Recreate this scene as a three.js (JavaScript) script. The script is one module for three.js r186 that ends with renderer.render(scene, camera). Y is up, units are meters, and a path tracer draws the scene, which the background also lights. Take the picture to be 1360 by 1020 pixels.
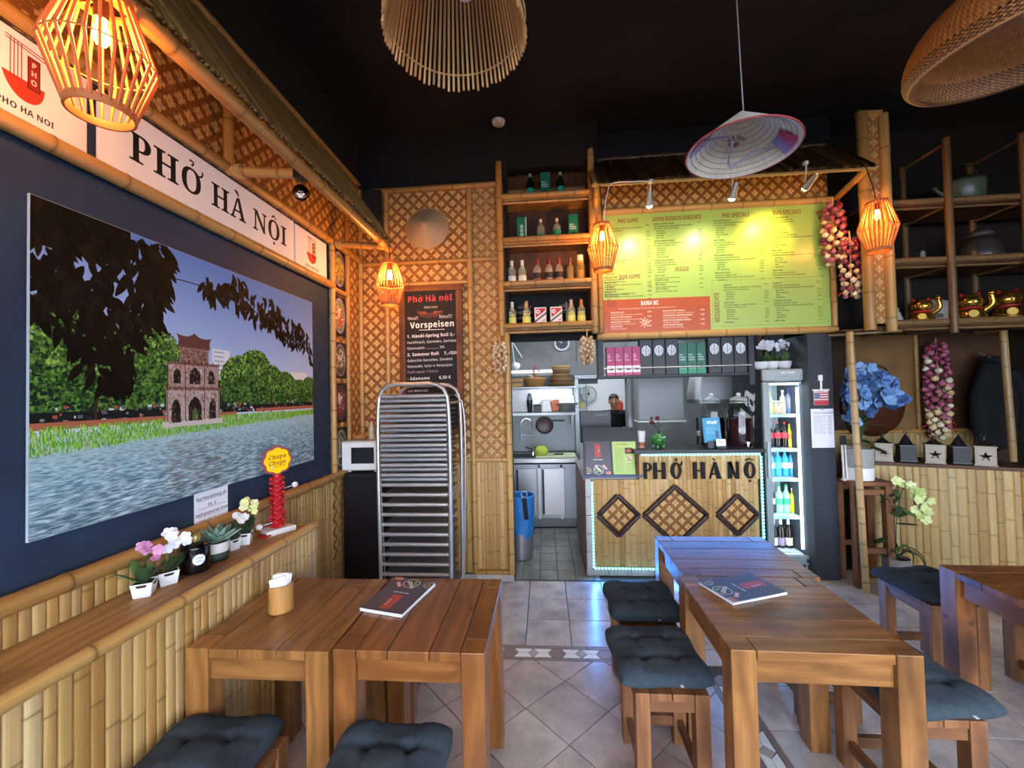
import * as THREE from 'three';
import { RoundedBoxGeometry } from 'three/addons/geometries/RoundedBoxGeometry.js';
import { mergeGeometries, mergeVertices } from 'three/addons/utils/BufferGeometryUtils.js';
import { MarchingCubes } from 'three/addons/objects/MarchingCubes.js';
import { RectAreaLightUniformsLib } from 'three/addons/lights/RectAreaLightUniformsLib.js';

// ---------- camera, sky, exposure ----------
const scene = new THREE.Scene();
const camera = new THREE.PerspectiveCamera(2 * Math.atan(510 / 545) * 180 / Math.PI, 4 / 3, 0.05, 60);
camera.position.set(0, 1.66, 0);
{
  const yaw = Math.atan(43 / 545), pitch = 1.3 * Math.PI / 180;
  camera.rotation.order = 'YXZ';
  camera.rotation.set(pitch, yaw, -0.022);
}
scene.add(camera);
const SKY = new THREE.Color().setRGB(0.82, 0.92, 1.12);
scene.background = SKY;
scene.backgroundIntensity = 9.5;
const renderer = new THREE.WebGLRenderer({ antialias: true });
renderer.toneMapping = THREE.LinearToneMapping;
renderer.toneMappingExposure = 1.22;
renderer.shadowMap.enabled = true;
RectAreaLightUniformsLib.init();
const POWER = { lantern: 1.0, spot: 1.35, kitchen: 64, backroom: 55, fridge: 42, led: 80 };

// ---------- helpers ----------
let seed = 7;
const rnd = () => { seed = (seed * 1664525 + 1013904223) >>> 0; return seed / 4294967296; };
const rr = (a, b) => a + (b - a) * rnd();
const V = (x, y, z) => new THREE.Vector3(x, y, z);
const taken = new Map();
function numbered(n) { const k = taken.get(n) || 0; taken.set(n, k + 1); return k ? n + '_' + String(k).padStart(3, '0') : n; }
function tag(o, label, category, group) { if (label) o.userData.label = label; if (category) o.userData.category = category; if (group) o.userData.group = group; return o; }
function thing(name, label, category, p = [0, 0, 0], turn = 0, group) {
  const o = new THREE.Group(); o.name = numbered(name); o.position.set(...p); o.rotation.y = turn; scene.add(o);
  return tag(o, label, category, group);
}
function part(name, geo, mat, parent, p, r) {
  const m = new THREE.Mesh(Array.isArray(geo) ? merge(geo) : geo, mat); m.name = name;
  if (p) m.position.set(...p); if (r) m.rotation.set(...r);
  parent.add(m); return m;
}
function solo(name, geo, mat, label, category, p, r, group) {
  const m = part(numbered(name), geo, mat, scene, p, r); return tag(m, label, category, group);
}
function dup(o, p, turn, label, group) {
  const c = o.clone(); c.name = numbered(o.name.replace(/_\d{3}$/, '')); scene.add(c);
  if (p) c.position.set(...p); if (turn !== undefined) c.rotation.y = turn;
  c.userData = { ...o.userData }; if (label) c.userData.label = label; if (group) c.userData.group = group; return c;
}
function struct(name, geo, mat, p, r) { const m = geo ? part(name, geo, mat, scene, p, r) : new THREE.Group(); if (!geo) { m.name = name; scene.add(m); } m.userData.kind = 'structure'; return m; }
function merge(a) {
  const idx = a.every((g) => g.index), ks = ['position', 'normal', 'uv'].concat(a.every((g) => g.attributes.color) ? ['color'] : []);
  return mergeGeometries(a.map((g) => { const h = idx ? g.clone() : (g.index ? g.toNonIndexed() : g.clone()); for (const k of Object.keys(h.attributes)) if (!ks.includes(k)) h.deleteAttribute(k); h.morphAttributes = {}; return h; }));
}
const at = (g, x = 0, y = 0, z = 0, rx = 0, ry = 0, rz = 0) => { const h = g.clone(); if (rx) h.rotateX(rx); if (ry) h.rotateY(ry); if (rz) h.rotateZ(rz); return h.translate(x, y, z); };
// box with bevelled edges and uv in metres
function bx(w, h, d, r = 0.004, x = 0, y = 0, z = 0) {
  const g = r ? new RoundedBoxGeometry(w, h, d, 1, Math.min(r, w / 2.1, h / 2.1, d / 2.1)) : new THREE.BoxGeometry(w, h, d);
  boxUV(g); return g.translate(x, y, z);
}
function boxUV(g, along) {
  const p = g.attributes.position, n = g.attributes.normal, uv = g.attributes.uv;
  for (let i = 0; i < p.count; i++) {
    const ax = Math.abs(n.getX(i)), ay = Math.abs(n.getY(i)), az = Math.abs(n.getZ(i));
    if (ay >= ax && ay >= az) uv.setXY(i, p.getX(i), p.getZ(i)); else if (ax >= az) uv.setXY(i, p.getZ(i), p.getY(i)); else uv.setXY(i, p.getX(i), p.getY(i));
  }
}
// wooden board: the grain (u) runs along its longest side
function board(w, h, d, r = 0.004, x = 0, y = 0, z = 0) {
  const g = new RoundedBoxGeometry(w, h, d, 1, r), p = g.attributes.position, n = g.attributes.normal, uv = g.attributes.uv, L = w >= h && w >= d ? 0 : h >= d ? 1 : 2, o1 = rnd() * 3, o2 = rnd() * 3;
  for (let i = 0; i < p.count; i++) {
    const c = [p.getX(i), p.getY(i), p.getZ(i)], m = [Math.abs(n.getX(i)), Math.abs(n.getY(i)), Math.abs(n.getZ(i))];
    const rest = [0, 1, 2].filter((k) => k !== L), a = m[rest[0]] > m[rest[1]] ? rest[1] : rest[0];
    uv.setXY(i, c[L] + o1, c[a] + o2);
  }
  return g.translate(x, y, z);
}
const cyl = (r0, r1, h, n = 16, x = 0, y = 0, z = 0) => new THREE.CylinderGeometry(r1, r0, h, n).translate(x, y, z);
const sph = (r, x = 0, y = 0, z = 0, a = 12, b = 8) => new THREE.SphereGeometry(r, a, b).translate(x, y, z);
const lathe = (pts, n = 20) => new THREE.LatheGeometry(pts.map((p) => new THREE.Vector2(Math.max(p[0], 1e-4), p[1])), n);
const tube = (pts, r, n = 24, s = 6, closed = false) => new THREE.TubeGeometry(new THREE.CatmullRomCurve3(pts.map((p) => V(...p)), closed, 'centripetal'), n, r, s, closed);
const torus = (R, r, a = 32, b = 6) => new THREE.TorusGeometry(R, r, b, a).rotateX(Math.PI / 2);
function rod(a, b, r, n = 8) { const A = V(...a), B = V(...b), L = A.distanceTo(B), g = new THREE.CylinderGeometry(r, r, L, n); g.applyQuaternion(new THREE.Quaternion().setFromUnitVectors(V(0, 1, 0), B.clone().sub(A).normalize())); const m = A.add(B).multiplyScalar(0.5); return g.translate(m.x, m.y, m.z); }
function extr(pts, d, bevel = 0, holes = []) {
  const s = new THREE.Shape(pts.map((p) => new THREE.Vector2(...p))); for (const h of holes) s.holes.push(new THREE.Path(h.map((p) => new THREE.Vector2(...p))));
  return new THREE.ExtrudeGeometry(s, { depth: d, bevelEnabled: bevel > 0, bevelSize: bevel, bevelThickness: bevel, bevelSegments: 1, curveSegments: 8 });
}
const plane = (w, h) => new THREE.PlaneGeometry(w, h);
const std = (color, roughness = 0.6, more = {}) => new THREE.MeshStandardMaterial({ color, roughness, ...more });
const phys = (color, roughness, more = {}) => new THREE.MeshPhysicalMaterial({ color, roughness, ...more });
// lamp-glass, clear glass
const GLASS = phys('#ffffff', 0.02, { transmission: 1, thickness: 0, ior: 1.45 });
const glow = (color, k) => std('#111111', 0.5, { emissive: new THREE.Color(color), emissiveIntensity: k });

// ---------- textures ----------
function canvasTex(w, h, draw, rep, wrap = true) {
  const c = document.createElement('canvas'); c.width = w; c.height = h; draw(c.getContext('2d'), w, h);
  const t = new THREE.CanvasTexture(c); t.colorSpace = THREE.SRGBColorSpace;
  if (wrap) t.wrapS = t.wrapT = THREE.RepeatWrapping; if (rep) t.repeat.set(...rep); return t;
}
const hash = (i, j, s) => { let h = (i * 374761393 + j * 668265263 + s * 974711) | 0; h = Math.imul(h ^ (h >>> 13), 1274126177); return ((h ^ (h >>> 16)) >>> 0) / 4294967296; };
function vnoise(x, y, px, py, s) {
  const i = Math.floor(x), j = Math.floor(y), f = x - i, g = y - j, u = f * f * (3 - 2 * f), v = g * g * (3 - 2 * g), m = (a, n) => ((a % n) + n) % n;
  const h = (a, b) => hash(m(a, px), m(b, py), s);
  return (h(i, j) * (1 - u) + h(i + 1, j) * u) * (1 - v) + (h(i, j + 1) * (1 - u) + h(i + 1, j + 1) * u) * v;
}
function fbm(x, y, px, py, s, o = 4) { let a = 0.5, t = 0; for (let k = 0; k < o; k++) { t += a * vnoise(x, y, px, py, s + k); x *= 2; y *= 2; px *= 2; py *= 2; a /= 2; } return t; }
function dataTex(w, h, f, srgb = true, rep) {   // f(u,v) -> [r,g,b] 0..1
  const d = new Uint8Array(w * h * 4);
  for (let y = 0; y < h; y++) for (let x = 0; x < w; x++) { const c = f(x / w, y / h), k = 4 * (y * w + x); d[k] = 255 * Math.min(1, Math.max(0, c[0])); d[k + 1] = 255 * Math.min(1, Math.max(0, c[1])); d[k + 2] = 255 * Math.min(1, Math.max(0, c[2])); d[k + 3] = 255; }
  const t = new THREE.DataTexture(d, w, h); t.wrapS = t.wrapT = THREE.RepeatWrapping; t.magFilter = THREE.LinearFilter; t.minFilter = THREE.LinearMipmapLinearFilter; t.generateMipmaps = true; t.needsUpdate = true;
  if (srgb) t.colorSpace = THREE.SRGBColorSpace; if (rep) t.repeat.set(...rep); return t;
}
const mix = (a, b, t) => a.map((x, i) => x + (b[i] - x) * t);
const hex = (s) => [1, 3, 5].map((i) => parseInt(s.slice(i, i + 2), 16) / 255);
function woodTex(dark, mid, light, s, knots = 5) {
  const D = hex(dark), M = hex(mid), L = hex(light), K = []; for (let i = 0; i < knots; i++) K.push([hash(i, 1, s), hash(i, 2, s), 0.012 + 0.02 * hash(i, 3, s)]);
  return dataTex(1024, 512, (u, v) => {
    let w = v + 0.02 * fbm(u * 4, v * 4, 4, 4, s), kn = 0;
    for (const k of K) { const dx = (u - k[0]) * 1.2, dy = v - k[1], q = Math.hypot(dx, dy * 1.2); w += k[2] * Math.sign(dy) * Math.exp(-q * q / 0.003) * 1.2; kn = Math.max(kn, Math.exp(-q * q / 0.00022)); }
    const ring = 0.5 + 0.5 * Math.sin(2 * Math.PI * (w * 15 + 2.2 * fbm(u * 2, v * 8, 2, 8, s + 9))), fib = fbm(u * 8, v * 190, 8, 190, s + 20, 2), bl = fbm(u * 4, v * 6, 4, 6, s + 40);
    let c = mix(M, L, 0.3 * ring + 0.95 * (fib - 0.25)); c = mix(c, D, Math.min(1, Math.max(0, 2.2 * (bl - 0.42)) + 0.5 * (1 - ring) * fib + kn)); return c;
  }, true);
}
const T = {};
T.table = woodTex('#4e2f14', '#87582a', '#ad7a42', 3);
T.stool = woodTex('#4c2e18', '#7b4d2c', '#9e6f44', 5);
T.shelf = woodTex('#6b4a26', '#a1763f', '#c19a60', 6, 2);
T.fibre = dataTex(256, 256, (u, v) => { const f = fbm(u * 40, v * 4, 40, 4, 3, 3), b = fbm(u * 5, v * 6, 5, 6, 8, 3); const k = 0.80 + 0.22 * f + 0.12 * (b - 0.45); return [k, k * 0.985, k * 0.95]; });
T.tile = dataTex(512, 512, (u, v) => { const f = fbm(u * 6, v * 6, 6, 6, 11, 5), g = fbm(u * 40, v * 40, 40, 40, 12, 2); const k = 0.8 + 0.3 * (f - 0.3) + 0.06 * (g - 0.4); return [k, k * 0.99, k * 0.98]; });
T.fabric = dataTex(256, 256, (u, v) => { const a = 0.5 + 0.5 * Math.sin(u * 2 * Math.PI * 64), b = 0.5 + 0.5 * Math.sin(v * 2 * Math.PI * 64), k = 0.55 + 0.3 * ((Math.floor(u * 64) + Math.floor(v * 64)) % 2 ? a : b) + 0.2 * (fbm(u * 16, v * 16, 16, 16, 5) - 0.4); return [k, k, k]; });
T.plaster = dataTex(256, 256, (u, v) => { const k = 0.86 + 0.22 * (fbm(u * 8, v * 8, 8, 8, 31, 5) - 0.35); return [k, k, k]; });
// woven bamboo mat: flower lattice of 16 x 16 strips per 0.105 m; 64 x 64 strips in the picture
function flower(i, j) {
  const one = (x, y) => { const a = Math.abs(x), b = Math.abs(y); return (a + b > 0) && ((a <= 1 && b <= 4 && b >= 1) || (b <= 1 && a <= 4 && a >= 1) || (a === b && a <= 2)); };
  const x = ((i % 16) + 16) % 16, y = ((j % 16) + 16) % 16; for (const [cx, cy] of [[0, 0], [16, 0], [0, 16], [16, 16], [8, 8]]) if (one(x - cx, y - cy)) return 1;
  const s = (x + y) % 8, d = ((x - y) % 8 + 8) % 8; return s === 4 && d === 4 ? 0.35 : 0;
}
const mats = (dark, light, fade) => dataTex(768, 768, (u, v) => {
  const i = Math.floor(u * 64), j = Math.floor(v * 64), f = u * 64 - i, g = v * 64 - j; let k = flower(i, j);
  k = k * (1 - fade * hash(i >> 1, j, 4)) + (hash(i, j, 9) < fade * 0.35 ? 0.5 : 0);
  const c = mix(hex(dark), hex(light), Math.min(1, k)), n = 0.84 + 0.22 * hash(k > 0.5 ? i : 77, k > 0.5 ? 33 : j, 2) + 0.12 * (hash(i, j, 5) - 0.5);
  return c.map((x) => x * n);
}, true, [1 / 0.42, 1 / 0.42]);
T.mat = mats('#955f24', '#e6bd78', 0.12);
T.matFaded = mats('#a06f36', '#dcb478', 0.5);
T.matBump = dataTex(768, 768, (u, v) => { const i = Math.floor(u * 64), j = Math.floor(v * 64), f = u * 64 - i, g = v * 64 - j, k = flower(i, j); const b = k > 0.5 ? 0.62 + 0.38 * Math.sin(Math.PI * f) : 0.1 + 0.4 * Math.sin(Math.PI * g); return [b, b, b]; }, false, [1 / 0.42, 1 / 0.42]);

// ---------- materials ----------
const M = {
  bamboo: std('#ffffff', 0.42, { vertexColors: true, map: T.fibre }),
  navy: std('#21364f', 0.7, { map: T.plaster }),
  black: std('#0d0c0d', 0.85),
  ceiling: std('#121113', 0.95, { map: T.plaster }),
  mat: std('#ffffff', 0.62, { map: T.mat, bumpMap: T.matBump, bumpScale: 0.002 }),
  matFaded: std('#ffffff', 0.65, { map: T.matFaded, bumpMap: T.matBump, bumpScale: 0.002 }),
  table: phys('#ffffff', 0.36, { map: T.table, clearcoat: 0.35, clearcoatRoughness: 0.25 }),
  table2: phys('#e8d6c4', 0.36, { map: T.table, clearcoat: 0.35, clearcoatRoughness: 0.25 }),
  stool: std('#ffffff', 0.5, { map: T.stool }),
  stoolDark: std('#b98f72', 0.5, { map: T.stool }),
  shelf: std('#ffffff', 0.55, { map: T.shelf }),
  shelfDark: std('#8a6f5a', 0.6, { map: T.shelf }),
  cushion: std('#232f3b', 0.92, { bumpMap: T.fabric, bumpScale: 0.0006 }),
  steel: std('#c6c5c2', 0.34, { metalness: 0.75 }),
  steelDull: std('#a3a8ab', 0.42, { metalness: 0.75 }),
  chrome: std('#d8d8d8', 0.12, { metalness: 1 }),
  white: std('#e9e8e4', 0.45), ceramic: std('#eeeeec', 0.22), paper: std('#eef0f4', 0.8),
  plastic: std('#15161a', 0.4), dark: std('#23262c', 0.6), charcoal: std('#2f343c', 0.65),
  leaf: std('#4c6b34', 0.6, { side: THREE.DoubleSide }), leafDark: std('#2f4527', 0.6, { side: THREE.DoubleSide }), succulent: std('#6f8f7c', 0.6, { side: THREE.DoubleSide }),
  rattan: std('#c08a4a', 0.55), lanternCane: phys('#cc8040', 0.6, { transmission: 0.3, thickness: 0 }), rope: std('#c8a46a', 0.8), cord: std('#1b1a18', 0.7), soil: std('#3a2a1c', 0.95),
  red: std('#b5161c', 0.4), gold: std('#b58c3c', 0.2, { metalness: 0.9 }), kitchenGrey: std('#8b8e8b', 0.8, { map: T.plaster }),
  brownDark: std('#3a1f18', 0.45),
};
const slatMats = ['#ffffff', '#f2e6d2', '#e8d8bd', '#fff4dc'].map((c) => std(c, 0.45, { vertexColors: true, map: T.fibre }));

// ---------- bamboo ----------
function paint(g, f) { const p = g.attributes.position, c = new Float32Array(p.count * 3); for (let i = 0; i < p.count; i++) { const k = f(p.getX(i), p.getY(i), p.getZ(i)); c[3 * i] = k.r; c[3 * i + 1] = k.g; c[3 * i + 2] = k.b; } g.setAttribute('color', new THREE.BufferAttribute(c, 3)); return g; }
const C = (s) => new THREE.Color(s);
const CANE = ['#c99a55', '#c08f4c', '#d0a562', '#b98a4c', '#c79c5e'].map(C), NODE = C('#6d4a22');
function nodesOf(len, gap) { const a = []; let y = rr(0.03, gap); while (y < len - 0.02) { a.push(y); y += gap * rr(0.75, 1.25); } return a; }
// round cane along +y from 0 to len
function cane(len, r, gap = 0.27, tone, seg = 10) {
  const ns = nodesOf(len, gap), pts = [[0, 0], [r * 0.98, 0]], base = tone ? C(tone) : CANE[Math.floor(rnd() * 5)], tint = new Map();
  for (const y of ns) pts.push([r, y - 0.014], [r * 1.09, y - 0.004], [r * 0.99, y], [r * 1.08, y + 0.004], [r, y + 0.014]);
  pts.push([r * 0.98, len], [0, len]);
  const g = lathe(pts, seg), uv = g.attributes.uv, p = g.attributes.position;
  for (let i = 0; i < p.count; i++) uv.setXY(i, uv.getX(i) * 0.5, p.getY(i) * 0.6);
  return paint(g, (x, y) => { const d = Math.min(1, ...ns.map((n) => Math.abs(y - n))); return base.clone().lerp(NODE, d < 0.002 ? 0.85 : d < 0.006 ? 0.35 : 0); });
}
function caneBetween(a, b, r, gap, tone) { const A = V(...a), B = V(...b), g = cane(A.distanceTo(B), r, gap, tone); g.applyQuaternion(new THREE.Quaternion().setFromUnitVectors(V(0, 1, 0), B.clone().sub(A).normalize())); return g.translate(...a); }
// split cane (half round) of unit height and width, bulging to +z
function slatGeo(tone) {
  const ns = nodesOf(1, 0.32), rows = [0]; for (const y of ns) rows.push(y - 0.012, y - 0.003, y, y + 0.003, y + 0.012); rows.push(1);
  const base = C(tone), P = [], U = [], I = [], N = 7;
  for (const y of rows) { const d = Math.min(1, ...ns.map((n) => Math.abs(n - y))), k = d < 0.001 ? 0.9 : d < 0.004 ? 1.12 : 1; for (let i = 0; i < N; i++) { const t = Math.PI * i / (N - 1); P.push(-0.505 * Math.cos(t), y, 0.17 * Math.pow(Math.sin(t), 0.55) * k); U.push(i * 0.06, y * 0.6); } }
  for (let j = 0; j < rows.length - 1; j++) for (let i = 0; i < N - 1; i++) { const a = j * N + i, b = a + 1, c = a + N, d = c + 1; I.push(a, b, c, b, d, c); }
  const g = new THREE.BufferGeometry(); g.setAttribute('position', new THREE.Float32BufferAttribute(P, 3)); g.setAttribute('uv', new THREE.Float32BufferAttribute(U, 2)); g.setIndex(I); g.computeVertexNormals();
  return paint(g, (x, y) => { const d = Math.min(1, ...ns.map((n) => Math.abs(n - y))); return base.clone().lerp(NODE, d < 0.001 ? 0.85 : d < 0.0035 ? 0.25 : 0); });
}
const SLAT = ['#dfbd82', '#d9b478', '#e4c68e', '#d4ae76', '#dcba84', '#e0bd80', '#cfa86c', '#e6ca96'].map(slatGeo);
const SLAT_PALE = ['#cfb988', '#c9b17e', '#d4c090', '#c4ab78'].map(slatGeo);
// a row of upright split canes from (x0,z0) to (x1,z1); they bulge to the left-hand side of that direction turned by 'flip'
function slatRow(parent, [x0, z0], [x1, z1], y0, y1, pitch, set = SLAT, mset = slatMats) {
  const L = Math.hypot(x1 - x0, z1 - z0), n = Math.round(L / pitch), w = L / n, ang = Math.atan2(-(z1 - z0), x1 - x0); let left = 0;
  const ws = Array.from({ length: n }, () => rr(0.8, 1.2)), sum = ws.reduce((a, b) => a + b, 0);
  for (let i = 0; i < n; i++) {
    const wi = ws[i] / sum * L, t = (left + wi / 2) / L; left += wi;
    const m = part('bamboo_slat', set[Math.floor(rnd() * set.length)], mset[Math.floor(rnd() * mset.length)], parent, [x0 + (x1 - x0) * t, y0, z0 + (z1 - z0) * t]);
    m.rotation.y = ang; m.scale.set(wi, (y1 - y0), pitch * rr(0.85, 1.1));
    if (rnd() < 0.5) { m.rotation.set(0, ang, Math.PI); m.rotation.order = 'YXZ'; m.position.y = y1; }
  }
}
// woven sheet (thin box) with uv in metres
function matPanel(parent, w, h, p, ry = 0, m = M.mat) { return part('woven_panel', bx(w, h, 0.008, 0), m, parent, p, [0, ry, 0]); }
const pole = (parent, a, b, r, gap, tone, name = 'bamboo_pole') => part(name, caneBetween(a, b, r, gap, tone), M.bamboo, parent);

// ---------- room shell ----------
const XW = -1.69, ZB = -3.66, CEIL = 4.1, ZF = 1.5, XR = 4.75, ZK = -5.65;
struct('ceiling', bx(7.2, 0.15, 9.2, 0, 1.5, CEIL + 0.075, -3.2), M.ceiling);
const wallLeft = struct('wall_left', bx(0.15, CEIL, ZF + 5.8, 0, XW - 0.075, CEIL / 2, (ZF - 5.8) / 2), M.navy);
const wallRight = struct('wall_right', bx(0.15, CEIL, ZF + 5.8, 0, XR + 0.075, CEIL / 2, (ZF - 5.8) / 2), std('#2a2018', 0.85, { map: T.plaster }));
// shop front behind the camera: low parapet, posts and header round three panes
{
  const w = struct('wall_front', [bx(6.6, 0.35, 0.16, 0, 1.53, 0.175, ZF + 0.08), bx(6.6, 1.5, 0.16, 0, 1.53, 3.35, ZF + 0.08), bx(0.16, 2.25, 0.16, 0, XW + 0.08, 1.475, ZF + 0.08), bx(0.16, 2.25, 0.16, 0, XR - 0.08, 1.475, ZF + 0.08), bx(0.08, 2.25, 0.16, 0, 0.4, 1.475, ZF + 0.08), bx(0.08, 2.25, 0.16, 0, 2.6, 1.475, ZF + 0.08)], M.charcoal);
  [[-1.53, 0.36], [0.44, 2.56], [2.64, 4.59]].forEach(([a, b], i) => struct('window_' + (i + 1), bx(b - a, 2.25, 0.01, 0, (a + b) / 2, 1.475, ZF + 0.08), GLASS));
  struct('pavement', bx(14, 0.1, 8, 0, 1.5, -0.06, ZF + 4.2), std('#55534f', 0.9, { map: T.plaster }));
}
// ---------- floor: base slab and every tile ----------
const floor = struct('floor', bx(6.6, 0.1, ZF + 5.8, 0, 1.53, -0.056, (ZF - 5.8) / 2), std('#4a443f', 0.9));
const tileTone = (c, r) => [0.94, 1, 1.05].map((k) => phys(C(c).multiplyScalar(k), r, { map: T.tile, clearcoat: 0.25, clearcoatRoughness: 0.2 }));
const TL = tileTone('#d2c9c2', 0.26), TD = tileTone('#c2b2ab', 0.3), TK = tileTone('#8b8b84', 0.4), TB = [std('#7e6a60', 0.4), std('#dcd8d2', 0.35), std('#a5988f', 0.4)];
const pick = (a) => a[Math.floor(rnd() * a.length)];
function clip(poly, f) { const o = []; for (let i = 0; i < poly.length; i++) { const a = poly[i], b = poly[(i + 1) % poly.length], p = f(a), q = f(b); if (p >= 0) o.push(a); if ((p >= 0) !== (q >= 0)) { const t = p / (p - q); o.push([a[0] + (b[0] - a[0]) * t, a[1] + (b[1] - a[1]) * t]); } } return o; }
function area(p) { let s = 0; for (let i = 0; i < p.length; i++) { const a = p[i], b = p[(i + 1) % p.length]; s += a[0] * b[1] - a[1] * b[0]; } return Math.abs(s / 2); }
// a flat piece with bevelled rim from an (x, z) outline
function flat(name, poly, mat, y = 0) {
  const s = extr(poly.map(([x, z]) => [x, -z]), 0.004, 0.0015); s.rotateX(-Math.PI / 2); s.translate(0, y - 0.0055 - 0.002 * rnd() * 0.2, 0);
  const p = s.attributes.position, uv = s.attributes.uv, o = rnd() * 5; for (let i = 0; i < p.count; i++) uv.setXY(i, p.getX(i) * 1.6 + o, p.getZ(i) * 1.6 + o * 0.7);
  return part(name, s, mat, floor);
}
const G = 0.0045;
function rectTiles(x0, x1, z0, z1, w, d, set, ox, oz, name = 'floor_tile') {
  for (let i = Math.floor((x0 - ox) / w); ox + i * w < x1; i++) for (let j = Math.floor((z0 - oz) / d); oz + j * d < z1; j++) {
    const a = Math.max(x0, ox + i * w + G), b = Math.min(x1, ox + (i + 1) * w - G), c = Math.max(z0, oz + j * d + G), e = Math.min(z1, oz + (j + 1) * d - G);
    if (b - a > 0.02 && e - c > 0.02) flat(name, [[a, c], [b, c], [b, e], [a, e]], pick(set));
  }
}
const S = 0.304, BX0 = 0.9, BX1 = 1.046, BZ0 = -2.735, BZ1 = -2.59;
rectTiles(-1.69, BX1, -3.69, BZ0, S, S + 0.005, TL, -0.165, -3.666);
rectTiles(BX1, 3.35, -3.98, -0.9, S, S + 0.005, TL, BX1, -3.666);
rectTiles(3.35, 4.7, -3.98, -2.1, S, S + 0.005, TL, BX1, -3.666);
rectTiles(-0.4, 0.45, -5.1, -3.69, 0.16, 0.2, TK, -0.4, -3.69, 'kitchen_tile');
{ // diagonal field
  const h = 0.215, g = G * 1.2;
  for (let i = -16; i < 10; i++) for (let j = -4; j < 16; j++) {
    const cx = 0.077 + (i - j) * h - 0.0, cz = -2.412 + (i + j + 1) * h; if (cx < -1.7 || cx > 1.2 || cz < -2.9 || cz > -0.7) continue;
    let p = [[cx, cz - h + g], [cx + h - g, cz], [cx, cz + h - g], [cx - h + g, cz]];
    for (const f of [([x]) => BX0 - 0.004 - x, ([x]) => x + 1.4, ([, z]) => z - BZ1 - 0.004]) p = p.length ? clip(p, f) : p;
    if (p.length > 2 && area(p) > 0.0015) flat('floor_tile', p, pick(TD));
  }
}
{ // border of hexagons and bows between two narrow brown strips
  const N = 0.03, H = (BX1 - BX0) / 2 - N, put = (pts, m, map) => flat('border_tile', pts.map(map), m);
  const run = (n, map) => {
    for (let k = 0; k < n; k++) {
      const o = k * S, e = 0.003;
      for (const s of [-1, 1]) { put([[o - 0.11 + e, s * H + s * e], [o + 0.194 - e, s * H + s * e], [o + 0.194 - e, s * (H + N)], [o - 0.11 + e, s * (H + N)]], TB[0], map);
      }
      // dark hexagon at o, pale diamond half a period on, white trapezia between
      put([[o - 0.055, 0], [o - 0.03, -H + e], [o + 0.03, -H + e], [o + 0.055, 0], [o + 0.03, H - e], [o - 0.03, H - e]], TB[0], map);
      put([[o + S / 2 - 0.032, 0], [o + S / 2, -H + 0.008], [o + S / 2 + 0.032, 0], [o + S / 2, H - 0.008]], TB[2], map);
      for (const s of [-1, 1]) for (const q of [0, 1]) { const A = q ? S - 0.059 : 0.059, B = q ? S - 0.036 : 0.036, D = q ? S / 2 + 0.037 : S / 2 - 0.037, F = q ? S / 2 + 0.006 : S / 2 - 0.006;
        put([[o + A, s * e], [o + D, s * e], [o + F, s * (H - e)], [o + B, s * (H - e)]], TB[1], map); }
    }
  };
  const zc = (BZ0 + BZ1) / 2, xc = (BX0 + BX1) / 2;
  run(8, ([a, b]) => [-1.47 + a - 0.01, zc + b]); run(6, ([a, b]) => [xc + b, -2.45 + a]);
  flat('border_tile', [[BX0, BZ0], [BX1, BZ0], [BX1, BZ1], [BX0, BZ1]], TB[2]);
}
// ---------- left wall: panels, canes, boarding ----------
part('black_paint', bx(0.004, 1.2, 5.0, 0), M.black, wallLeft, [XW + 0.002, 3.5, -1.2]);
matPanel(wallLeft, 4.3, 0.72, [XW + 0.006, 3.24, -1.51], Math.PI / 2);
matPanel(wallLeft, 0.54, 2.52, [XW + 0.006, 1.64, -3.39], Math.PI / 2);
{
  const p = (a, b, r, g) => pole(wallLeft, a, b, r, g), X = XW + 0.03;
  p([X, 2.545, 0.3], [X, 2.545, -3.12], 0.03); p([X, 2.9, 0.3], [X, 2.9, -3.62], 0.027);
  p([X, 1.045, 0.3], [X, 1.035, -3.62], 0.033);
  p([X, 1.06, -3.12], [X, 2.9, -3.12], 0.022); p([X, 1.06, -3.37], [X, 3.5, -3.37], 0.022); p([X, 1.0, -3.625], [X, 3.56, -3.625], 0.022);
  p([X, 2.93, -2.05], [X, 3.5, -2.05], 0.026); p([X, 2.525, -3.14], [X, 2.525, -3.35], 0.02);
  slatRow(wallLeft, [XW + 0.004, 0.1], [XW + 0.004, -3.62], 0.02, 1.02, 0.0385);
}
// ---------- ledge along the left wall ----------
const ledge = thing('wall_ledge', 'long bamboo-clad ledge with a wooden top running along the left wall beside the tables', 'ledge', [0, 0, 0]);
part('core', bx(0.30, 0.875, 2.6, 0, -1.525, 0.44, -1.05), std('#6d5230', 0.8), ledge);
part('ledge_top', board(0.32, 0.022, 2.62, 0.003, -1.53, 0.893, -1.05), M.shelf, ledge);
slatRow(ledge, [-1.375, 0.1], [-1.375, -2.36], 0.0, 0.895, 0.0385);
slatRow(ledge, [-1.375, -2.36], [-1.67, -2.36], 0.0, 0.89, 0.04);
part('edge_cane', [caneBetween([-1.372, 0.91, 0.1], [-1.372, 0.91, -2.365], 0.024, 0.3)], M.bamboo, ledge);

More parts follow.
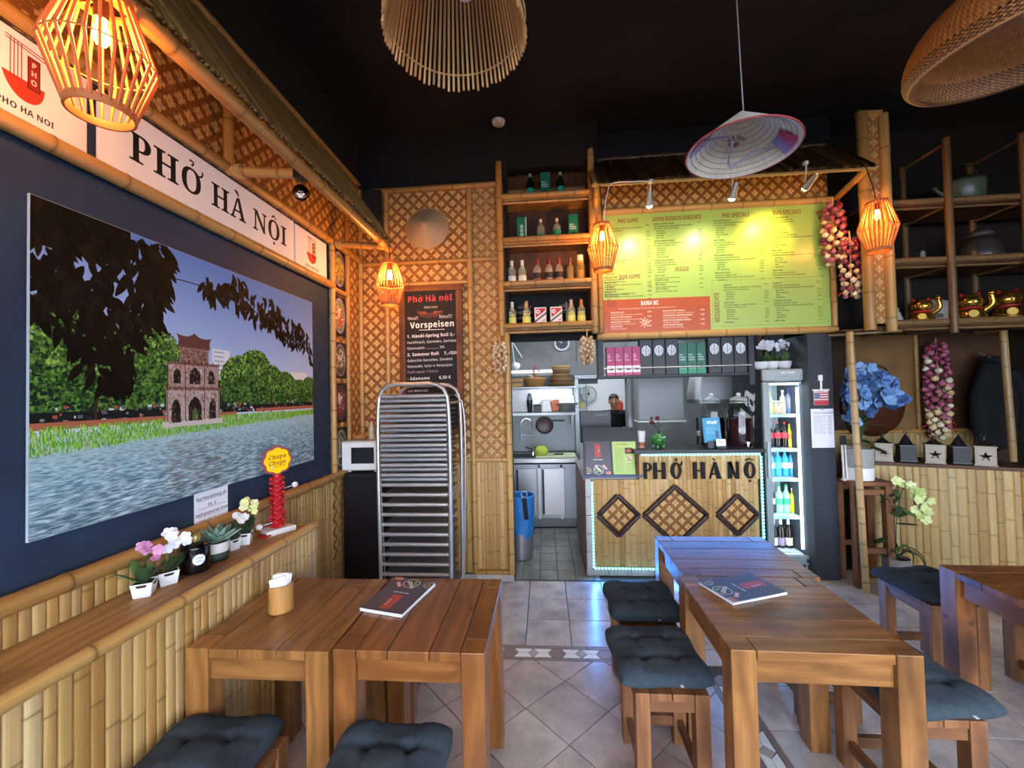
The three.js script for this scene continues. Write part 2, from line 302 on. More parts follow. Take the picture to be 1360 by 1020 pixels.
// ---------- back partition, left of the kitchen doorway ----------
const partition = struct('wall_back', bx(1.40, CEIL, 0.12, 0, -1.0, CEIL / 2, ZB - 0.066), std('#141214', 0.9));
{
  const Z = ZB + 0.004, P = (a, b, r, g) => pole(partition, a, b, r, g);
  matPanel(partition, 1.04, 2.5, [-1.165, 2.3, Z]); matPanel(partition, 0.30, 2.5, [-0.49, 2.3, Z], 0, M.matFaded);
  slatRow(partition, [-1.66, Z], [-0.66, Z], 0.07, 1.06, 0.036); slatRow(partition, [-0.625, Z], [-0.345, Z], 0.09, 1.055, 0.036);
  P([-1.415, 1.05, Z + 0.02], [-1.415, 3.54, Z + 0.02], 0.024); P([-0.645, 0.07, Z + 0.02], [-0.645, 3.54, Z + 0.02], 0.026);
  P([-0.325, 0.07, Z + 0.022], [-0.325, 2.2, Z + 0.022], 0.03, 0.22);
  P([-1.67, 3.545, Z + 0.02], [-0.38, 3.545, Z + 0.02], 0.028); P([-1.65, 2.87, Z + 0.022], [-0.39, 2.87, Z + 0.022], 0.022);
  P([-1.39, 2.675, Z + 0.02], [-0.67, 2.675, Z + 0.02], 0.02); P([-1.39, 1.075, Z + 0.02], [-0.34, 1.075, Z + 0.02], 0.022); P([-0.66, 0.085, Z + 0.02], [-0.32, 0.085, Z + 0.02], 0.022);
  part('plinth_tile', bx(0.30, 0.06, 0.02, 0.002, -0.80, 0.03, Z + 0.006), TL[0], partition); part('plinth_tile', bx(0.34, 0.06, 0.02, 0.002, -0.475, 0.03, Z + 0.006), TL[1], partition);
}
// ---------- wall above the doorway and counter, pillar, bar nook ----------
struct('wall_above_counter', [bx(2.95, 1.95, 0.1, 0, 1.16, 3.13, -3.93)], M.black);
struct('wall_upper', bx(0.85, 0.4, 0.1, 0, 0.1, 3.9, -3.72), M.black);
struct('pillar', bx(0.2, 2.12, 0.5, 0.004, 2.385, 1.06, -4.0), M.charcoal);
struct('wall_kitchen_side', bx(0.1, 4.08, 1.3, 0, 2.42, 2.04, -4.9), M.black);
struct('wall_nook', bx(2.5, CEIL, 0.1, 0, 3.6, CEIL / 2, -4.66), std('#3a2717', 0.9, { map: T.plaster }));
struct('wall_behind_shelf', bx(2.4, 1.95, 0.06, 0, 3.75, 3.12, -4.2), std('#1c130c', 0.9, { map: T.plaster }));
{
  const n = scene.getObjectByName('wall_nook');
  part('woven_panel', bx(0.7, 1.1, 0.01, 0), std('#8a6436', 0.8, { map: T.plaster, bumpMap: T.fabric, bumpScale: 0.002 }), n, [3.53, 1.72, -4.6]);
  part('wall_board', bx(0.95, 1.1, 0.012, 0.002), std('#5a3c20', 0.6, { map: T.plaster }), n, [4.34, 1.72, -4.6]);
  slatRow(n, [2.75, -4.6], [4.6, -4.6], 0.1, 1.17, 0.05, SLAT_PALE);
  pole(n, [3.86, 1.15, -4.58], [3.86, 2.3, -4.58], 0.02); pole(n, [2.7, 1.18, -4.58], [4.7, 1.18, -4.58], 0.02);
}
// ---------- kitchen and the bright room behind it ----------
struct('wall_kitchen_back', [bx(1.85, CEIL, 0.1, 0, -0.47, CEIL / 2, ZK - 0.05), bx(0.68, 2.3, 0.1, 0, 0.78, 2.99, ZK - 0.05), bx(1.5, CEIL, 0.1, 0, 1.85, CEIL / 2, ZK - 0.05)], M.kitchenGrey);
struct('wall_kitchen_left', bx(0.1, CEIL, 2.0, 0, -0.74, CEIL / 2, -4.72), M.kitchenGrey);
struct('ceiling_kitchen', bx(3.2, 0.06, 1.66, 0, 0.9, 2.9, -4.82), std('#b9bab7', 0.9));
struct('dado_kitchen', bx(1.4, 0.13, 0.02, 0, 0.02, 1.83, ZK + 0.012), std('#3c464e', 0.5));
{
  const w = std('#d8dde0', 0.7);
  struct('room_behind', [bx(2.4, 0.1, 1.6, 0, 0.9, 0, -6.5), bx(2.4, 0.1, 1.6, 0, 0.9, 2.6, -6.5), bx(0.1, 2.6, 1.6, 0, -0.3, 1.3, -6.5), bx(0.1, 2.6, 1.6, 0, 2.1, 1.3, -6.5), bx(2.4, 2.6, 0.1, 0, 0.9, 1.3, -7.3)], w);
}
struct('trim_1', [bx(0.05, 1.85, 0.14, 0.003, 0.43, 0.925, ZK), bx(0.05, 1.85, 0.14, 0.003, 1.13, 0.925, ZK), bx(0.75, 0.05, 0.14, 0.003, 0.78, 1.86, ZK)], M.steelDull);
// lamp fittings that light the kitchen and the room behind
function tubeLamp(p, len, power, color, label) {
  const t = thing('tube_lamp', label, 'lamp', p);
  part('housing', bx(len, 0.03, 0.1, 0.005, 0, 0.03, 0), M.white, t);
  part('diffuser', bx(len - 0.04, 0.03, 0.07, 0.01, 0, 0, 0), glow(color, 2.2), t);
  const l = new THREE.RectAreaLight(color, power, len - 0.04, 0.07); l.position.set(0, -0.018, 0); l.rotation.x = -Math.PI / 2; t.add(l); return t;
}
tubeLamp([0.2, 2.83, -4.6], 1.2, POWER.kitchen, '#e8f2ff', 'slim white tube lamp under the kitchen ceiling above the sink aisle');
tubeLamp([1.25, 2.83, -4.9], 1.2, POWER.kitchen, '#e8f2ff', 'slim white tube lamp under the kitchen ceiling behind the counter');
tubeLamp([0.85, 2.5, -6.4], 1.2, POWER.backroom, '#f2f7ff', 'slim white tube lamp in the bright room behind the kitchen hatch');

// ---------- tables ----------
function makeTable(name, label, across, along, mat, p, turn, group) {   // planks run along local z
  const t = thing(name, label, 'table', p, turn, group), Lg = 0.086, H = 0.75, hx = across / 2, hz = along / 2, n = 3;
  for (const [sx, sz] of [[-1, -1], [1, -1], [-1, 1], [1, 1]]) part('leg', board(Lg, H, Lg, 0.004), mat, t, [sx * (hx - Lg / 2), H / 2, sz * (hz - Lg / 2)]);
  for (const s of [-1, 1]) part('plank', board(Lg - 0.002, 0.034, along - 2 * Lg - 0.004, 0.003), mat, t, [s * (hx - Lg / 2), H - 0.0175 - rnd() * 0.001, 0]);
  const iw = across - 2 * Lg - 0.002, ws = [0.92, 1.2, 0.88].map((k) => k * iw / 3); let x = -iw / 2;
  for (const w of ws) { part('plank', board(w - 0.0025, 0.034, along - 0.001, 0.003), mat, t, [x + w / 2, H - 0.0175 - rnd() * 0.0015, 0]); x += w; }
  for (const s of [-1, 1]) { part('apron', board(across - 2 * Lg + 0.02, 0.085, 0.024, 0.003), mat, t, [0, H - 0.078, s * (hz - 0.03)]); part('apron', board(0.024, 0.085, along - 2 * Lg + 0.02, 0.003), mat, t, [s * (hx - 0.03), H - 0.078, 0]); }
  return t;
}
makeTable('wooden_table', 'brown plank table against the bamboo ledge with the napkin pot on it', 0.545, 0.578, M.table, [-1.067, 0, -1.719], 0);
makeTable('wooden_table', 'brown plank table on the aisle side of the left pair, under a menu booklet', 0.556, 0.58, M.table2, [-0.509, 0, -1.736], 0);
makeTable('wooden_table', 'glossy brown plank table at the front of the middle row, carrying a menu booklet', 0.583, 0.622, M.table, [0.94, 0, -1.793], Math.PI / 2 - 0.012);
makeTable('wooden_table', 'bare brown plank table nearest the counter, lit blue by the light strip', 0.555, 0.635, M.table2, [0.978, 0, -2.367], Math.PI / 2 - 0.012);
makeTable('wooden_table', 'brown plank table at the right edge of the photo in front of the bar', 0.575, 0.6, M.table2, [2.26, 0, -1.965], Math.PI / 2);

// ---------- stools with tufted cushions ----------
const cushionGeo = (() => {
  const N = 34, hw = 0.19, P = [], U = [], I = [], q = (v) => Math.pow(Math.max(0, 1 - Math.pow(Math.abs(v), 5)), 0.4);
  const tufts = []; for (const a of [-0.36, 0.36]) for (const b of [-0.36, 0.36]) tufts.push([a, b]);
  for (const s of [1, -1]) for (let j = 0; j <= N; j++) for (let i = 0; i <= N; i++) {
    const u = Math.sin((i / N - 0.5) * Math.PI), v = Math.sin((j / N - 0.5) * Math.PI), e = q(u) * q(v); let y = 0.034 * e;
    if (s > 0) { let d = 0; for (const [a, b] of tufts) { const r2 = (u - a) ** 2 + (v - b) ** 2; d += 0.024 * Math.exp(-r2 / 0.008); } const gr = (w, o) => Math.exp(-((w - o) ** 2) / 0.003); d += 0.006 * (gr(u, -0.36) + gr(u, 0.36) + gr(v, -0.36) + gr(v, 0.36)); y = (0.046 + 0.008 * Math.cos(u * 4.3) * Math.cos(v * 4.3)) * e - d * 1.35 * e; }
    const k = 1 - 0.03 * (u * u * v * v) - 0.035 * (1 - Math.abs(u)) * Math.abs(v) * 0 , bow = 0.012 * (Math.cos(u * 5) * v * Math.abs(v)), bow2 = 0.012 * (Math.cos(v * 5) * u * Math.abs(u));
    P.push(hw * u * k - bow2 * 0.4, s * y, hw * v * k - bow * 0.4); U.push(i / N * 2.4, j / N * 2.4);
  }
  const M1 = (N + 1) * (N + 1);
  for (let j = 0; j < N; j++) for (let i = 0; i < N; i++) { const a = j * (N + 1) + i, b = a + 1, c = a + N + 1, d = c + 1; I.push(a, c, b, b, c, d); I.push(M1 + a, M1 + b, M1 + c, M1 + b, M1 + d, M1 + c); }
  const g = new THREE.BufferGeometry(); g.setAttribute('position', new THREE.Float32BufferAttribute(P, 3)); g.setAttribute('uv', new THREE.Float32BufferAttribute(U, 2)); g.setIndex(I); g.computeVertexNormals(); return g;
})();
const cushMats = ['#40505c', '#384752', '#485862'].map((c) => std(c, 0.92, { bumpMap: T.fabric, bumpScale: 0.0006, map: T.fabric }));
const stool0 = (() => {
  const t = thing('wooden_stool', '', 'stool', [0, 0, 0]), w = 0.29, d = 0.36, L = 0.058, H = 0.45;
  for (const [sx, sz] of [[-1, -1], [1, -1], [-1, 1], [1, 1]]) part('leg', board(L, H, L, 0.004), M.stool, t, [sx * (w / 2 - L / 2), H / 2, sz * (d / 2 - L / 2)]);
  for (const s of [-1, 1]) part('seat_slat', board(L - 0.002, 0.03, d - 2 * L - 0.003, 0.003), M.stool, t, [s * (w / 2 - L / 2), H - 0.0155, 0]);
  const iw = w - 2 * L; for (let k = 0; k < 2; k++) part('seat_slat', board(iw / 2 - 0.003, 0.03, d - 0.002, 0.003), M.stool, t, [(k - 0.5) * iw / 2, H - 0.0158, 0]);
  for (const s of [-1, 1]) { part('apron', board(w - 2 * L, 0.045, 0.022, 0.003), M.stool, t, [0, H - 0.055, s * (d / 2 - 0.02)]); part('apron', board(0.022, 0.045, d - 2 * L, 0.003), M.stool, t, [s * (w / 2 - 0.02), H - 0.055, 0]);
    part('stretcher', board(w - 2 * L + 0.01, 0.045, 0.024, 0.003), M.stool, t, [0, 0.1, s * (d / 2 - 0.03)]); part('stretcher', board(0.024, 0.045, d - 2 * L + 0.01, 0.003), M.stool, t, [s * (w / 2 - 0.03), 0.1, 0]); }
  return t;
})();
let cushion0 = null;
[[0.478, -1.88, 0, 'nearest stool on the aisle side of the middle tables', -0.02, -0.01, 0.04], [0.508, -2.36, 0.0, 'stool beside the table nearest the counter, behind another stool', -0.0, -0.007, 0.0],
  [1.405, -1.8, 0, 'stool on the bar side of the front middle table, next to its right leg', 0.01, 0.02, 0.1], [1.375, -2.36, 0, 'stool mostly hidden behind the far middle table, by the black pillar', 0.0, -0.007, 0.0],
  [-1.09, -1.25, 0.0, 'stool in the bottom left corner, beside the ledge', -0.055, -0.005, 0.05], [-0.53, -1.24, 0, 'stool at the bottom of the photo in front of the aisle-side left table', 0, -0.015, 0.0],
  [-0.84, -2.24, 0, 'stool behind the left pair of tables, in front of the steel rack', 0, 0, 0], [2.22, -2.62, 0, 'stool behind the right edge table, its left corner standing out', 0, 0, 0.1], [2.71, -2.4, 0, 'stool tucked under the right edge table', 0, 0, 0]].forEach(([x, z, ry, where, dx, dz, cr], i) => {
  const s = i ? dup(stool0, [x, 0, z], ry, 'wooden ' + where) : stool0; if (!i) { s.position.set(x, 0, z); s.userData.label = 'wooden ' + where; }
  if (i === 6) return;
  const lab = 'dark blue tufted cushion on the ' + where, c = solo('seat_cushion', cushionGeo, cushMats[i % 3], lab.split(' ').slice(0, 16).join(' '), 'cushion', [x + dx, 0.486, z + dz], [0, cr, 0]);
  part('care_label', bx(0.012, 0.001, 0.018, 0), M.white, c, [0.05, 0.0, 0.193]);
});

// ---------- menu booklets, napkin pot ----------
function coverPrint(g, w, h) {
  g.fillStyle = '#46414c'; g.fillRect(0, 0, w, h); for (let i = 0; i < 900; i++) { g.fillStyle = `rgba(${90 + 60 * rnd()},${70 + 40 * rnd()},${80 + 40 * rnd()},0.10)`; g.fillRect(rnd() * w, rnd() * h, 8 + 30 * rnd(), 2 + 6 * rnd()); }
  g.fillStyle = '#b8412f'; g.fillRect(w * 0.38, h * 0.08, w * 0.24, h * 0.4); g.fillStyle = '#8e2c20'; g.fillRect(w * 0.5, h * 0.14, w * 0.1, h * 0.24); g.fillStyle = '#f3e6df'; g.font = `bold ${h * 0.06}px sans-serif`; g.textAlign = 'center'; ['P', 'H', 'O'].forEach((c, i) => g.fillText(c, w * 0.55, h * (0.21 + 0.065 * i)));
  g.fillStyle = '#ffffff'; g.font = `bold ${h * 0.045}px sans-serif`; g.fillText('PHO HA NOI', w * 0.5, h * 0.57);
  const bowl = (x, y, r) => { g.fillStyle = '#cfc9c0'; g.beginPath(); g.arc(x, y, r, 0, 7); g.fill(); g.fillStyle = '#2e3a2c'; g.beginPath(); g.arc(x, y, r * 0.88, 0, 7); g.fill(); for (let i = 0; i < 26; i++) { const a = rnd() * 7, q = r * 0.75 * Math.sqrt(rnd()); g.fillStyle = pick(['#5f9a52', '#c98f76', '#e6d9b4', '#8a3f2a', '#77b56a']); g.beginPath(); g.ellipse(x + q * Math.cos(a), y + q * Math.sin(a), r * 0.16, r * 0.09, a, 0, 7); g.fill(); } };
  bowl(w * 0.5, h * 0.86, w * 0.2); g.strokeStyle = '#f4efe6'; g.lineWidth = w * 0.025; g.beginPath(); g.moveTo(w * 0.36, h * 0.72); g.lineTo(w * 0.56, h * 0.92); g.moveTo(w * 0.4, h * 0.71); g.lineTo(w * 0.6, h * 0.9); g.stroke();
  bowl(w * 0.06, h * 0.88, w * 0.14); g.save(); g.translate(w * 0.76, h * 0.78); g.rotate(0.9); g.fillStyle = '#d9a09a'; g.fillRect(-w * 0.12, -h * 0.03, w * 0.24, h * 0.06); g.fillStyle = '#f0d6ce'; g.fillRect(-w * 0.12, -h * 0.012, w * 0.24, h * 0.012); g.restore(); g.fillStyle = '#c47d6a'; g.beginPath(); g.ellipse(w * 0.9, h * 0.95, w * 0.12, h * 0.05, 0, 0, 7); g.fill();
}
T.cover = canvasTex(420, 600, coverPrint, null, false);
M.cover = std('#ffffff', 0.35, { map: T.cover });
function sheetGrid(w, d, curl, n = 10) { const g = new THREE.PlaneGeometry(w, d, n, n); g.rotateX(-Math.PI / 2); const p = g.attributes.position; for (let i = 0; i < p.count; i++) p.setY(i, curl * Math.pow(Math.abs(p.getX(i) / w + 0.5), 2) * Math.abs(p.getZ(i) / d + 0.2)); g.computeVertexNormals(); return g; }
function booklet(label, p, ry) {
  const b = thing('menu_booklet', label, 'booklet', p, ry);
  part('page_block', bx(0.205, 0.005, 0.292, 0.001), M.paper, b, [0, 0.0025, 0]); part('page_block', bx(0.205, 0.004, 0.292, 0.001), M.paper, b, [0.004, 0.0085, 0.003], [0, 0.02, 0.008]);
  part('cover', sheetGrid(0.207, 0.295, 0.006), M.cover, b, [0.004, 0.0125, 0.003], [0, 0.02, 0.01]); return b;
}
booklet('dark printed menu booklet lying across the seam of the two left tables', [-0.672, 0.7505, -1.825], Math.PI - 0.23);
booklet('dark printed menu booklet lying on the front middle table', [0.868, 0.7505, -1.955], -1.22);
{
  const t = thing('napkin_holder', 'round light bamboo pot holding white paper napkins on the left table', 'napkin holder', [-1.15, 0.7505, -1.70]);
  part('pot', lathe([[0, 0], [0.045, 0], [0.048, 0.004], [0.048, 0.112], [0.045, 0.115], [0.041, 0.112], [0.041, 0.01], [0, 0.008]], 28), std('#c58f4e', 0.45, { map: T.fibre }), t);
  for (let i = 0; i < 3; i++) part('napkin', new RoundedBoxGeometry(0.064, 0.10, 0.016, 2, 0.006), std('#f4f6fa', 0.9), t, [(i - 1) * 0.004, 0.10 + 0.006 * (i % 2), (i - 1) * 0.018], [0.1 * (i - 1), 0.25 * (i - 1) + 0.4, 0.1 * (i - 1)]);
}

// ---------- rattan lanterns ----------
const bulbMat = glow('#ffb45a', 60), warm = '#ffa850';
function lantern(label, p, r, h, cordTo, k = 1) {
  const t = thing('rattan_lantern', label, 'lantern', p), N = 26, top = r * 0.55, bot = r * 0.6, yw = -h * 0.03;
  const one = mergeGeometries([rod([top, h / 2, 0], [r, yw, 0], 0.0042, 5), rod([r, yw, 0], [bot, -h / 2, 0], 0.0042, 5)]);
  for (let i = 0; i < N; i++) part('rattan_strip', one, M.lanternCane, t, [0, 0, 0], [0, i / N * 2 * Math.PI, 0]);
  part('waist_ring', torus(r - 0.002, 0.0022, 40, 5), M.rattan, t, [0, yw, 0]);
  const band = (R, y) => part('rim', lathe([[R - 0.004, y - 0.011], [R + 0.003, y - 0.011], [R + 0.003, y + 0.011], [R - 0.004, y + 0.011], [R - 0.004, y - 0.011]], 36), M.lanternCane, t);
  band(top, h / 2); band(bot, -h / 2);
  part('cross_bar', rod([-top, h / 2, 0], [top, h / 2, 0], 0.003, 6), M.rattan, t);
  part('socket', cyl(0.017, 0.017, 0.05, 14, 0, h / 2 - 0.03, 0), std('#2b1c10', 0.6), t);
  part('bulb', lathe([[0, -0.075], [0.012, -0.07], [0.019, -0.055], [0.017, -0.03], [0.011, -0.008], [0.011, 0]], 16), bulbMat, t, [0, h / 2 - 0.055, 0]);
  const l = new THREE.PointLight(warm, POWER.lantern * k); l.position.set(0, h / 2 - 0.1, 0); t.add(l);
  if (cordTo) part('cord', tube(cordTo, 0.004, 16, 5), M.cord, t);
  return t;
}
lantern('large glowing rattan lantern at the top left in front of the white sign', [-1.215, 2.63, -1.035], 0.122, 0.315, [[0, 0.15, 0], [0.0, 0.2, 0], [-0.01, 0.27, 0]]);
lantern('small glowing rattan lantern hanging in the left corner beside the chalkboard', [-1.175, 2.53, -3.08], 0.108, 0.32, [[0, 0.15, 0], [0.0, 0.22, 0], [-0.01, 0.31, -0.02]], 1.5);
lantern('glowing rattan lantern hanging over the left end of the green menu board', [0.50, 2.835, -3.38], 0.122, 0.37, [[0, 0.18, 0], [0.004, 0.33, 0], [-0.01, 0.52, 0]]);
lantern('glowing rattan lantern hanging right of the menu board beside the onion string', [2.597, 2.885, -3.36], 0.125, 0.37, [[0, 0.18, 0], [-0.02, 0.3, 0], [-0.06, 0.48, -0.01]], 0.55);

// ---------- stick pendant, hat pendant, rattan dome ----------
{
  const t = thing('stick_pendant', 'big pendant shade of thin bamboo sticks hanging at the top centre', 'lamp', [-0.245, 2.752, -1.215]), N = 76, R = 0.215, r = 0.145, h = 0.36;
  for (let i = 0; i < N; i++) { const a = i / N * 2 * Math.PI, e = rr(0, 0.012); part('bamboo_stick', rod([r * Math.cos(a), h, r * Math.sin(a)], [R * Math.cos(a), -e, R * Math.sin(a)], 0.0042, 6), pick([M.stick1 ||= std('#b98f5c', 0.6), M.stick2 ||= std('#a87f50', 0.6), M.stick3 ||= std('#c59d68', 0.6)]), t); }
  part('twine', torus(R - 0.002, 0.003, 64, 5), M.rope, t, [0, 0.05, 0], [0, 0, 0.03]);
  for (const [y, q] of [[h - 0.01, r]]) part('ring', torus(q - 0.006, 0.006, 48, 6), M.rattan, t, [0, y, 0]);
  part('top_disc', lathe([[0, h + 0.008], [r, h + 0.008], [r + 0.006, h], [r, h - 0.008], [0.0, h - 0.008]], 32), M.rattan, t);
  part('socket', cyl(0.02, 0.02, 0.08, 14, 0, h - 0.05, 0), M.dark, t); part('bulb', lathe([[0, 0.12], [0.025, 0.13], [0.04, 0.165], [0.036, 0.2], [0.018, 0.245], [0.018, 0.27]], 20), M.ceramic, t, [0.03, 0, 0]);
  part('cord', rod([0, h, 0], [0, CEIL - 2.752, 0], 0.004), M.cord, t);
}
{
  const H = 0.16, R = 0.2, t = thing('hat_pendant', 'pale conical palm-leaf hat hanging on a cord under the ceiling, showing its inside', 'hat', [0.788, 2.585, -1.647]);
  const tilt = new THREE.Group(); tilt.name = 'hat'; tilt.rotation.set(-0.022, 0, -0.039); t.add(tilt);
  const tex = canvasTex(512, 256, (g, w, h) => { g.fillStyle = '#e6dfd2'; g.fillRect(0, 0, w, h); for (let i = 0; i < 220; i++) { g.fillStyle = `rgba(${190 + 40 * rnd()},${180 + 40 * rnd()},${155 + 30 * rnd()},0.25)`; g.fillRect(rnd() * w, 0, 1 + 2 * rnd(), h); } });
  const leaf = phys('#ffffff', 0.8, { map: tex, side: THREE.DoubleSide, transmission: 0.3, thickness: 0 });
  part('leaf_cone', lathe([[0.002, H], [R * 0.5, H * 0.51], [R, 0], [R - 0.003, -0.002], [R * 0.5 - 0.003, H * 0.51 - 0.006], [0.001, H - 0.008]], 64), leaf, tilt);
  for (let i = 1; i < 12; i++) { const q = i / 12; part('hoop', torus(R * q - 0.004, 0.0012, 56, 5), std('#a89c8c', 0.7), tilt, [0, H * (1 - q) - 0.004, 0]); }
  part('rim', torus(R, 0.0035, 64, 6), std('#a4403c', 0.6), tilt);
  const band = (a, col) => part('silk_band', new THREE.LatheGeometry([[R * 0.62, H * 0.38 - 0.012], [R * 0.78, H * 0.22 - 0.013], [R * 0.92, H * 0.08 - 0.012]].map((v) => new THREE.Vector2(...v)), 10, a, 0.36), std(col, 0.7, { side: THREE.DoubleSide }), tilt);
  band(1.15, '#b32c55'); band(1.4, '#8a79a8'); band(4.7, '#b32c55'); band(4.5, '#8f86b0');
  part('ribbon', tube([[-R * 0.75, H * 0.2, 0.02], [-0.06, 0.03, 0.04], [0.0, -0.005, -0.1], [0.08, 0.03, -0.05], [R * 0.75, H * 0.2, -0.03]], 0.004, 30, 5), std('#8f8aa0', 0.8), tilt);
  for (let i = 0; i < 9; i++) part('ornament', sph(rr(0.005, 0.010), 0, 0, 0, 7, 5), pick([std('#b9a98f', 0.7), std('#8d6f68', 0.7), std('#a05a58', 0.7)]), tilt, [rr(-0.035, 0.035), H * 0.62 - 0.01 + rr(-0.02, 0.01), -0.06 + rr(-0.02, 0.02)]);
  part('cord', rod([0.012, H - 0.01, 0.0], [-0.02, CEIL - 2.585, 0], 0.0025, 6), std('#9a9a98', 0.6), t);
}
{
  const t = thing('rattan_dome', 'wide woven rattan dome lampshade cut off by the top right corner', 'lamp', [1.873, 2.905, -1.626]), R = 0.36; t.rotation.set(0.091, 0, 0.097);
  const tex = dataTex(1024, 256, (u, v) => { const i = Math.floor(u * 220), j = Math.floor(v * 60), hole = (i + j) % 2 && (v > 0.80) ? 0.45 : 1, f = 0.5 + 0.5 * Math.sin((u * 220 + (j % 2) * 0.5) * 2 * Math.PI), k = hole * (0.66 + 0.3 * f + 0.14 * hash(i, j, 3)); return [0.78 * k, 0.5 * k, 0.24 * k]; });
  const bmp = dataTex(512, 256, (u, v) => { const j = Math.floor(v * 40), f = 0.5 + 0.5 * Math.sin((u * 128 + (j % 2) * 0.5) * 2 * Math.PI) * Math.sin(v * 40 * Math.PI); return [f, f, f]; }, false);
  const m = std('#ffffff', 0.5, { map: tex, bumpMap: bmp, bumpScale: 0.004, side: THREE.DoubleSide });
  const prof = []; for (let i = 0; i <= 14; i++) { const a = i / 14 * Math.PI / 2; prof.push([Math.max(0.03, (R + 0.035) * Math.sin(a)), 0.03 + 0.27 * Math.cos(a)]); } prof.push([R + 0.03, 0.008], [R + 0.012, -0.008], [R - 0.005, -0.004]);
  part('outer_weave', lathe(prof, 72), m, t);
  const inn = []; for (let i = 0; i <= 10; i++) { const a = i / 10 * Math.PI / 2; inn.push([Math.max(0.02, (R - 0.005) * Math.sin(a)), 0.22 * Math.cos(a)]); } part('inner_weave', lathe(inn, 72), m, t);
  part('rim', torus(R + 0.012, 0.008, 72, 8), M.rattan, t); part('socket', cyl(0.025, 0.025, 0.1, 14, 0, 0.2, 0), M.dark, t); part('cord', rod([0, 0.28, 0], [0.1, CEIL - 2.905, 0.08], 0.004), M.cord, t);
}
{ const t = thing('ceiling_detector', 'small white round detector on the black ceiling', 'detector', [-0.354, CEIL, -3.607]); part('base', cyl(0.055, 0.06, 0.02, 24, 0, -0.01, 0), M.white, t); part('dome', lathe([[0, -0.028], [0.025, -0.026], [0.04, -0.02]], 20), M.white, t); part('lens', torus(0.022, 0.003, 20, 5), M.dark, t, [0, -0.027, 0]); }

// ---------- cane roofs ----------
function caneRoof(name, label, a, b, c, d, n, r, tones) {   // canes from eave a->b (low) up to c->d (high)
  const t = thing(name, label, 'roof'), set = Array.from({ length: 6 }, (_, i) => caneBetween([0, 0, 0], [c[0] - a[0], c[1] - a[1], c[2] - a[2]], r, 0.35, tones[i % tones.length]));
  for (let i = 0; i < n; i++) { const k = i / (n - 1), m = part('roof_cane', set[Math.floor(rnd() * 6)], M.bamboo, t, [a[0] + (b[0] - a[0]) * k, a[1] + (b[1] - a[1]) * k + rr(-0.003, 0.003), a[2] + (b[2] - a[2]) * k]); m.position.x += (c[0] - a[0]) * rr(-0.03, 0.02); m.position.z += (c[2] - a[2]) * rr(-0.02, 0.02); }
  return t;
}
{
  const t = caneRoof('cane_roof', 'long sloping roof of bamboo canes over the white sign on the left wall', [-1.2, 2.885, -0.35], [-1.2, 2.885, -3.16], [-1.665, 3.575, -0.35], [-1.665, 3.575, -3.16], 128, 0.0112, ['#94733f', '#8a6a38', '#9c7a46']);
  part('eave_pole', caneBetween([-1.215, 2.845, -0.3], [-1.215, 2.838, -3.18], 0.03, 0.3), M.bamboo, t);
  for (const z of [-2.05, -3.132]) part('bracket_pole', caneBetween([-1.66, 2.885, z], [-1.2, 2.838, z], 0.026, 0.2), M.bamboo, t);
  for (const z of [-2.05, -3.13]) for (let k = 0; k < 4; k++) part('rope_lashing', torus(0.032, 0.004, 20, 5).rotateZ(Math.PI / 2), M.rope, t, [-1.62 + k * 0.012, 2.882 - k * 0.001, z]);
  part('ridge_pole', caneBetween([-1.655, 3.60, -0.3], [-1.655, 3.6, -3.6], 0.022, 0.3), M.bamboo, t);
  part('hook', tube([[-1.24, 2.86, -2.03], [-1.27, 2.9, -2.0], [-1.3, 2.9, -1.98]], 0.006, 8, 5), M.bamboo.clone(), t).material = M.rattan;
}
{
  const t = caneRoof('awning_roof', 'dark brown cane awning sloping down over the green menu board', [0.44, 3.385, -3.4], [2.62, 3.385, -3.4], [0.44, 3.80, -3.83], [2.5, 3.8, -3.83], 74, 0.0148, ['#4a3418', '#3d2a14', '#5a4020', '#6b4d28']);
  part('eave_strip', board(2.2, 0.022, 0.012, 0.003, 1.53, 3.362, -3.4), std('#d0a45c', 0.5), t);
  part('ridge_pole', caneBetween([0.43, 3.815, -3.83], [2.55, 3.815, -3.83], 0.018, 0.4, '#6a4d28'), M.bamboo, t);
  part('end_pole', caneBetween([0.455, 3.37, -3.39], [0.455, 3.78, -3.81], 0.024, 0.25), M.bamboo, t);
  part('bracket_pole', caneBetween([2.6, 3.3, -3.84], [2.58, 3.375, -3.40], 0.026, 0.25), M.bamboo, t); part('bracket_pole', caneBetween([0.50, 3.1, -3.84], [0.47, 3.375, -3.42], 0.026, 0.25), M.bamboo, t);
}

